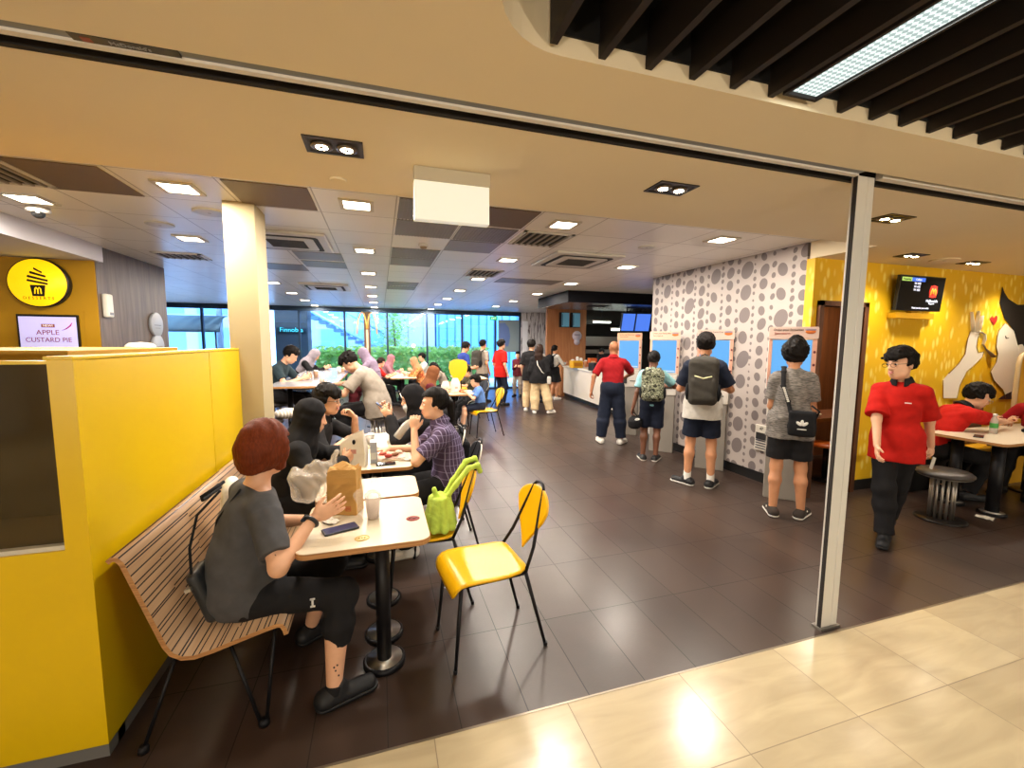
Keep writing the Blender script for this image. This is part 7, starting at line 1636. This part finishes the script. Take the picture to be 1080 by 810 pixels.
def napkin(lab, x, y, z, a, w=0.06, l=0.10, seed=2):
    r_ = random.Random(seed); t = thing('paper_napkin', lab, 'napkin', (x, y, z), a, 'crumpled paper napkins')
    g = [[(-w/2+w*i/5, -l/2+l*j/6, 0.004+r_.uniform(0, 0.010)) for i in range(6)] for j in range(7)]; o = MB().sheet(g, smooth=False).build('napkin_sheet', mat('napkin_white', '#e6e0d4', 0.8), t); md = o.modifiers.new('thick', 'SOLIDIFY'); md.thickness = 0.0015
napkin('white paper napkin between the phone and the brown paper bag', -0.262, 2.235, 0.745, 0.6); napkin('crumpled white tissue on the floor under the right hand table', 5.50, 2.42, 0.0, 0.3, 0.10, 0.12, 4)
napkin('white paper napkin at the right edge of the crowded table', 0.16, 3.30, 0.745, 0.9, 0.07, 0.12, 6)
# green shaggy bag on the chair
t = thing('plush_bag', 'lime green plush bag with long straps on the second yellow chair', 'bag', (0.34, 2.60, 0.455)); m_gr_ = mat('lime_plush', '#b4cf52', 0.9, var=0.12, vscale=20, bump=0.4, bscale=90); O = (0.34, 2.60, 0.455)
S_ = Solid(); c = V(0.335, 2.60, 0.575); S_.ell(c, (0.075, 0.085, 0.115), None, k=0.04); S_.ell(c - UP*0.03, (0.085, 0.09, 0.09), None, k=0.04)
for i in range(9):
    a = 2*PI*i/9; S_.cone(c + V(0.05*math.cos(a), 0.06*math.sin(a), 0.10), c + V(0.085*math.cos(a), 0.095*math.sin(a), -0.07), 0.022, 0.026, k=0.012)
S_.cone(c + V(-0.02, 0, 0.09), c + V(-0.035, -0.01, 0.165), 0.026, 0.014, k=0.02); S_.cut((0, 0, 0.460), (0, 0, -1))
solid_obj('plush_body', S_, m_gr_, 0.006, t, O, 0.003, 60)
for dy, z2 in ((-0.05, 0.845), (0.045, 0.865)):
    S_ = Solid(); pp = [c + V(0.02, dy*0.6, 0.08), V(0.43, 2.62+dy, 0.76), V(0.52, 2.66+dy, z2), V(0.585, 2.68+dy, z2+0.010), V(0.60, 2.685+dy, z2-0.03)]
    for i in range(4): S_.cone(pp[i], pp[i+1], 0.017, k=0.015)
    solid_obj('plush_strap', S_, m_gr_, 0.006, t, O, 0.002, 60)
# ---- crowded table
t = thing('paper_bag', 'white printed paper bag standing on the crowded table', 'paper bag', (-0.20, 3.24, 0.746), rad(-12))
rr_ = random.Random(9); per2 = [(-0.085, -0.055), (0, -0.055), (0.085, -0.055), (0.085, 0.055), (0, 0.055), (-0.085, 0.055), (-0.085, -0.055)]; grid = []
for z, sc in ((0, 1.0), (0.10, 1.02), (0.17, 0.95), (0.23, 0.80)):
    row = [(x*sc + rr_.uniform(-0.007, 0.007)*(z > 0), y*sc*(1-z*1.2) + rr_.uniform(-0.007, 0.007)*(z > 0), z + (0.03*x/0.085 if z > 0.2 else 0)) for x, y in per2]; row[-1] = row[0]; grid.append(row)
o = MB().sheet(grid, smooth=False).build('bag_walls', mat('white_paper', '#ded6c8', 0.7, bump=0.2, bscale=20), t); md = o.modifiers.new('thick', 'SOLIDIFY'); md.thickness = 0.0015
MB().box((-0.03, -0.0575, 0.10), (0.03, -0.0560, 0.13)).build('print_patch', mat('print_pinkish', '#c98f84', 0.6), t); MB().sphere((0.015, -0.054, 0.185), (0.012, 0.003, 0.018), 10, 6).build('print_patch', k_bag, t)
t = thing('box_container', 'pale blue grey carton beside the white bag on the crowded table', 'carton', (-0.065, 3.30, 0.746)); MB().box((-0.025, -0.05, 0), (0.025, 0.05, 0.16), bev=0.003).build('carton_body', mat('carton_bluegrey', '#a9adb8', 0.5), t); MB().box((-0.02, -0.051, 0.03), (0.02, -0.0495, 0.08)).build('carton_label', m_wp, t)
t = thing('food_tray', 'tray with wrappers and food on the crowded table', 'tray', (0.06, 3.38, 0.746)); MB().prism(rrect(-0.13, -0.10, 0.13, 0.10, 0.02), 0.0, 0.008).build('tray_base', mat('tray_beige', '#cbb596', 0.5), t)
o = MB().sheet([[(-0.11+0.22*i/6, -0.08+0.16*j/5, 0.010+rr_.uniform(0, 0.012)) for i in range(7)] for j in range(6)], smooth=False).build('tray_liner', mat('liner_pink', '#d6b3a4', 0.7), t); md = o.modifiers.new('thick', 'SOLIDIFY'); md.thickness = 0.001
for i, (x, y, c_) in enumerate(((-0.06, 0.03, '#b8503c'), (0.03, -0.02, '#7a4b2a'), (0.06, 0.05, '#d8c6ae'), (-0.02, -0.05, '#a4392f'))): MB().sphere((x, y, 0.030), (0.030, 0.022, 0.014), 12, 8).build('food', mat('food_%d' % i, c_, 0.6), t)
t = thing('mobile_phone', 'dark phone lying at the front edge of the crowded table', 'phone', (0.02, 3.20, 0.746), 0.05); MB().box((-0.07, -0.033, 0), (0.07, 0.033, 0.009), bev=0.003).build('phone_body', mat('phone_case', '#23262f'), t); MB().box((-0.065, -0.03, 0.0088), (0.065, 0.03, 0.0095)).build('phone_screen', mat('phone_glass2', '#2a2320', 0.1), t)
t = thing('paper_cup', 'small white lidded cup on the table before the black hijab', 'cup', (-0.10, 3.86, 0.746)); MB().lathe([(0.026, 0), (0.034, 0.085), (0.001, 0.085)], 18).build('cup_body', k_white, t); MB().lathe([(0.036, 0.085), (0.034, 0.093), (0.022, 0.104), (0.001, 0.104)], 18).build('cup_lid', m_wbag, t)
crumple('burger_box', 'open pale wrapper beside the glasses man\'s hands', 'wrapper', (-0.17, 3.98, 0.746), (0.06, 0.05, 0.035), k_white, 0.008, 4, None, None, 0.01, 30)
# bottle raised by the woman in stripes
q = CAST['stripe']; w = q['Wr'][-1] + unit(q['Wr'][-1]-q['E'][-1])*0.075; d = unit(V(0.50, 0.06, 0.62)); b0 = w - d*0.15 + V(-0.035, 0.0, -0.005); t = thing('drink_bottle', 'clear bottle of brown drink held to the striped woman\'s mouth', 'bottle', b0)
sx_ = unit(np.cross(d, V(0, 1, 0))); sy_ = np.cross(d, sx_); Mb = Matrix([[sx_[j], sy_[j], d[j], 0] for j in range(3)] + [[0, 0, 0, 1]])
MB().lathe([(0.026, 0), (0.031, 0.01), (0.031, 0.115), (0.024, 0.145), (0.013, 0.165), (0.013, 0.185)], 20, M=Mb).build('bottle_wall', film('bottle_clear', '#d8d2c6', 0.5, 0.1), t); MB().lathe([(0.024, 0.004), (0.028, 0.012), (0.028, 0.09), (0.001, 0.092)], 18, M=Mb).build('drink', mat('brown_drink', '#5b3a22', 0.3), t); MB().lathe([(0.015, 0.176), (0.015, 0.20), (0.001, 0.202)], 16, M=Mb).build('mouthpiece', m_wbag, t)
q = CAST['mask']; w = (q['Wr'][1]+q['Wr'][-1])/2 + V(-0.055, 0.0, 0.075); t = thing('mobile_phone', 'black phone held up by the woman in black hijab and mask', 'phone', w, 0.0); MB().box((-0.004, -0.036, -0.072), (0.004, 0.036, 0.072), M=Matrix.Rotation(rad(-50), 4, 'Y'), bev=0.003).build('phone_body', mat('phone_case', '#23262f'), t); MB().box((0.0035, -0.032, -0.066), (0.0048, 0.032, 0.066), M=Matrix.Rotation(rad(-50), 4, 'Y')).build('phone_screen', mat('phone_lit', '#4a5670', 0.2, emit=0.1), t)
# black bag hung on the chairs of the aisle side
t = thing('chair_bag', 'black bag hanging on the chair of the woman in black hijab', 'bag', (0.72, 3.95, 0.40)); S_ = Solid(); S_.box((0.735, 3.93, 0.60), (0.05, 0.13, 0.13), None, r=0.04, k=0.02); solid_obj('bag_body', S_, k_bag, 0.010, t, (0.72, 3.95, 0.40), 0.004, 24); MB().tube([(0.02, -0.08, 0.32), (-0.02, -0.05, 0.45), (-0.02, 0.03, 0.45), (0.02, 0.05, 0.32)], 0.008, 8).build('strap', k_bag, t)
# ---- high table
for i, (x, y, lb_, c_) in enumerate(((-0.78, 6.35, 'pale paper cup at the near end of the high table', '#d3c7b8'), (-0.98, 7.3, 'tan paper cup halfway along the high table', '#b78f70'), (-0.72, 8.2, 'white cup at the far part of the high table', '#e0dcd6'))):
    t = thing('paper_cup', lb_, 'cup', (x, y, 1.0705), 0, 'cups on the high table'); MB().lathe([(0.030, 0), (0.040, 0.10), (0.001, 0.10)], 18).build('cup_body', mat('hcup_%d' % i, c_, 0.6), t); MB().lathe([(0.042, 0.10), (0.040, 0.108), (0.028, 0.118), (0.001, 0.118)], 18).build('cup_lid', m_wbag, t)
t = thing('shoulder_bag', 'pale striped cloth bag lying on the high stool nearest the pillar', 'bag', (-1.06, 5.50, 0.745)); S_ = Solid(); S_.ell((-1.06, 5.50, 0.80), (0.15, 0.11, 0.06), None, k=0.03); S_.cut((0, 0, 0.746), (0, 0, -1)); solid_obj('bag_body', S_, striped('bag_stripes', '#a89e8f', '#d9d2c6', 0.035, None, 0.4), 0.010, t, (-1.06, 5.50, 0.745), 0.008, 24)
# ---- aisle table
for i, (x, y, h, lb_) in enumerate(((1.10, 7.60, 0.20, 'white paper bag before the brown hijab on the aisle table'), (1.30, 7.75, 0.24, 'second white paper bag behind the first on the aisle table'))):
    t = thing('paper_bag', lb_, 'paper bag', (x, y, 0.746), 0.3*i, 'white bags on the aisle table'); g = []
    for z, sc in ((0, 1), (h*0.6, 0.95), (h, 0.5)): 
        row = [(a*sc + rr_.uniform(-0.006, 0.006), b*sc + rr_.uniform(-0.006, 0.006), z) for a, b in ((-0.08, -0.05), (0.08, -0.05), (0.08, 0.05), (-0.08, 0.05))]; g.append(row+[row[0]])
    o = MB().sheet(g, smooth=False).build('bag_walls', mat('white_paper', '#ded6c8'), t); md = o.modifiers.new('thick', 'SOLIDIFY'); md.thickness = 0.002; MB().box((-0.03, -0.052, 0.05), (0.03, -0.047, 0.08)).build('print_patch', mat('print_pinkish', '#c98f84'), t)
t = thing('food_tray', 'tray of food before the small kid in blue', 'tray', (1.33, 7.42, 0.746)); MB().prism(rrect(-0.14, -0.10, 0.14, 0.10, 0.02), 0, 0.008).build('tray_base', mat('tray_beige', '#cbb596'), t)
for i, (x, y, c_) in enumerate(((-0.06, 0.02, '#dcd3c3'), (0.05, -0.02, '#c98e56'), (0.03, 0.06, '#b8503c'))): MB().sphere((x, y, 0.028), (0.045, 0.03, 0.022), 12, 8).build('food', mat('tfood_%d' % i, c_, 0.6), t)
# ---- window table
for i, (x, y) in enumerate(((0.42, 12.0), (0.55, 11.3), (0.66, 12.4))):
    t = thing('food_tray', ('near', 'middle', 'far')[i] + ' white wrapped meal on the window table', 'tray', (x, y, 0.746), 0, 'meals on the window table'); MB().prism(rrect(-0.14, -0.1, 0.14, 0.1, 0.02), 0, 0.01).build('tray_base', k_white, t); MB().sphere((0, 0, 0.03), (0.07, 0.05, 0.03), 10, 6).build('wrapped_meal', k_white, t)
# ---- right-hand table
t = thing('water_bottle', 'clear water bottle with green label beside the leaning youth', 'bottle', (6.02, 2.66, 0.746)); MB().lathe([(0.030, 0), (0.032, 0.01), (0.032, 0.12), (0.026, 0.15), (0.014, 0.175), (0.014, 0.19)], 20).build('bottle_wall', MATS['bottle_clear'], t); MB().lathe([(0.0325, 0.06), (0.0325, 0.11)], 20, cap=False).build('label_band', mat('label_green', '#3f9440', 0.5), t); MB().lathe([(0.016, 0.185), (0.016, 0.205), (0.001, 0.206)], 16).build('bottle_cap', m_wbag, t)
t = thing('mobile_phone', 'black phone lying at the left end of the right hand table', 'phone', (5.66, 2.60, 0.746), 0.4); MB().box((-0.075, -0.036, 0), (0.075, 0.036, 0.01), bev=0.004).build('phone_body', mat('phone_case', '#23262f'), t); MB().box((-0.07, -0.032, 0.0098), (0.07, 0.032, 0.0104)).build('phone_screen', mat('phone_glass2', '#2a2320'), t)
t = thing('dark_wallet', 'black wallet by the leaning youth\'s hand on the right hand table', 'wallet', (6.52, 2.60, 0.746), 0.1); MB().box((-0.10, -0.04, 0), (0.10, 0.04, 0.035), bev=0.012).build('wallet_body', k_bag, t); MB().box((-0.08, -0.041, 0.015), (0.08, -0.039, 0.018)).build('zip', m_chrome, t)
t = thing('paper_slip', 'white paper slip in the walking boy\'s lowered hand', 'paper', CAST['worker']['Wr'][-1] + V(-0.03, -0.04, -0.12)); MB().box((-0.022, -0.001, -0.06), (0.022, 0.001, 0.04), M=Matrix.Rotation(0.35, 4, 'Y')).build('slip_sheet', k_white, t)
MB().box((-0.02, -0.002, 0), (0.02, 0.002, 0.008), M=Matrix.Translation(Vector(CAST['worker']['C'] + CAST['worker']['f']*0.148 - CAST['worker']['r']*0.065 + V(0, 0, 0.04) - np.array([CAST['worker']['pel'][0], CAST['worker']['pel'][1], 0]))) @ Matrix.Rotation(rad(203-270), 4, 'Z')).build('chest_mark', m_wp, CAST['worker']['root'])
t = thing('white_cup', 'white bowl on the red brown alcove table', 'bowl', (5.20, 3.92, 0.746)); MB().lathe([(0.04, 0), (0.07, 0.035), (0.068, 0.037), (0.001, 0.012)], 20).build('bowl_body', m_wbag, t); MB().lathe([(0.035, -0.0005), (0.035, 0.004), (0.03, 0.004)], 16).build('bowl_foot', m_wbag, t)

# ------------------------------------------------------------------ light, sky, camera
w = bpy.data.worlds.new('sky'); SC.world = w; w.use_nodes = True
N, L = w.node_tree.nodes, w.node_tree.links
sky = N.new('ShaderNodeTexSky'); sky.sky_type = 'NISHITA'; sky.sun_elevation = rad(48); sky.sun_rotation = rad(160); sky.sun_disc = False; sky.air_density = 0.9; sky.dust_density = 4.0
L.new(sky.outputs[0], N['Background'].inputs[0]); N['Background'].inputs[1].default_value = 1.25
sun = bpy.data.lights.new('sun', 'SUN'); sun.energy = 9.0; sun.angle = rad(4); sun.color = (1.0, 0.97, 0.92)
o = bpy.data.objects.new('sun', sun); COL.objects.link(o); o.rotation_euler = Vector((-0.62, 0.16, -0.77)).to_track_quat('-Z', 'Y').to_euler(); o.location = (0, 20, 12)
def area(name, loc, size, energy, col, rot=(0, 0, 0), sy=None):
    a = bpy.data.lights.new(name, 'AREA'); a.energy = energy; a.color = col; a.size = size
    if sy: a.shape = 'RECTANGLE'; a.size_y = sy
    o = bpy.data.objects.new(name, a); COL.objects.link(o); o.location = loc; o.rotation_euler = rot; return o
def spot(name, loc, energy, col, ang=100, blend=0.8, r=0.04, aim=None):
    a = bpy.data.lights.new(name, 'SPOT'); a.energy = energy; a.color = col; a.spot_size = rad(ang); a.spot_blend = blend; a.shadow_soft_size = r
    o = bpy.data.objects.new(name, a); COL.objects.link(o); o.location = loc
    if aim is not None: o.rotation_euler = (Vector(aim)-Vector(loc)).to_track_quat('-Z', 'Y').to_euler()
    return o
WARM = (1.0, 0.90, 0.75)
# mall downlights over the walk behind and beside the camera
for x, y in ((-2.2, -0.1), (-0.5, 0.15), (-2.2, -2.2), (0.0, -2.2), (-4.2, -0.1)):
    spot('mall_downlight_and_fill', (x, y, 2.51), 24, WARM, 150, 0.9, 0.06)
for x, y in ((1.2, 0.2), (3.2, 0.2), (5.5, 0.2), (1.2, -2.4), (3.2, -2.4), (7.5, 0.2)):
    spot('mall_downlight_and_fill', (x, y, 2.50), 36, WARM, 150, 0.9, 0.06)
for x in (-4.0, -1.5, 1.0, 3.5, 6.0, 8.5): spot('mall_downlight_and_fill', (x, -4.2, 2.50), 150, WARM, 160, 0.9, 0.08)  # unseen rear row added as fill: floor bounce brightens the front soffit
for x in (-4.5, -1.0, 2.5, 6.0): spot('soffit_fill_spot', (x, -5.6, 1.3), 430, WARM, 75, 0.9, 0.1, (x+0.6, 1.6, 2.9))  # added fill spots without fixtures, aimed up to brighten the soffit
for x, y, lb_ in tsl: spot('soffit_spot', (x, y, 2.505), 70 if x > 4.5 else 42, WARM, 130, 0.8, 0.05)
for x, y, lb_ in spots:
    a = area('tile_downlight', (x, y, 2.685), 0.19, 42.0, (1.0, 0.90, 0.78))
area('strip_lamp_light', (1.487, 0.4, 2.55), 0.12, 14, (0.92, 1.0, 0.95), sy=1.6)
area('alcove_lamp', (5.6, 4.0, 2.44), 0.3, 16, WARM)
spot('kitchen_lamp', (7.0, 11.0, 2.5), 60, (0.95, 1.0, 0.95), 150)
# camera
cam = bpy.data.cameras.new('camera'); co = bpy.data.objects.new('camera', cam); COL.objects.link(co)
cam.sensor_width = 36.0; cam.sensor_fit = 'HORIZONTAL'; cam.lens = 448.43/1080*36.0; cam.clip_start = 0.05; cam.clip_end = 200
pitch, roll, yaw = 0.0982, 0.0069, 0.2998
f = Vector((math.sin(yaw)*math.cos(pitch), math.cos(yaw)*math.cos(pitch), -math.sin(pitch)))
r = Vector((math.cos(yaw), -math.sin(yaw), 0)); u = r.cross(f)
r2 = r*math.cos(roll) + u*math.sin(roll); u2 = u*math.cos(roll) - r*math.sin(roll)
co.matrix_world = Matrix(((r2.x, u2.x, -f.x, 0), (r2.y, u2.y, -f.y, 0), (r2.z, u2.z, -f.z, 1.65), (0, 0, 0, 1)))
SC.camera = co
vs = SC.view_settings; vs.view_transform = 'Standard'; vs.look = 'None'; vs.gamma = 1.0; vs.use_curve_mapping = False; vs.exposure = 0.1
SC.cycles.max_bounces = 8; SC.cycles.diffuse_bounces = 4; SC.cycles.glossy_bounces = 4; SC.cycles.transparent_max_bounces = 16
SC.cycles.sample_clamp_indirect = 6.0
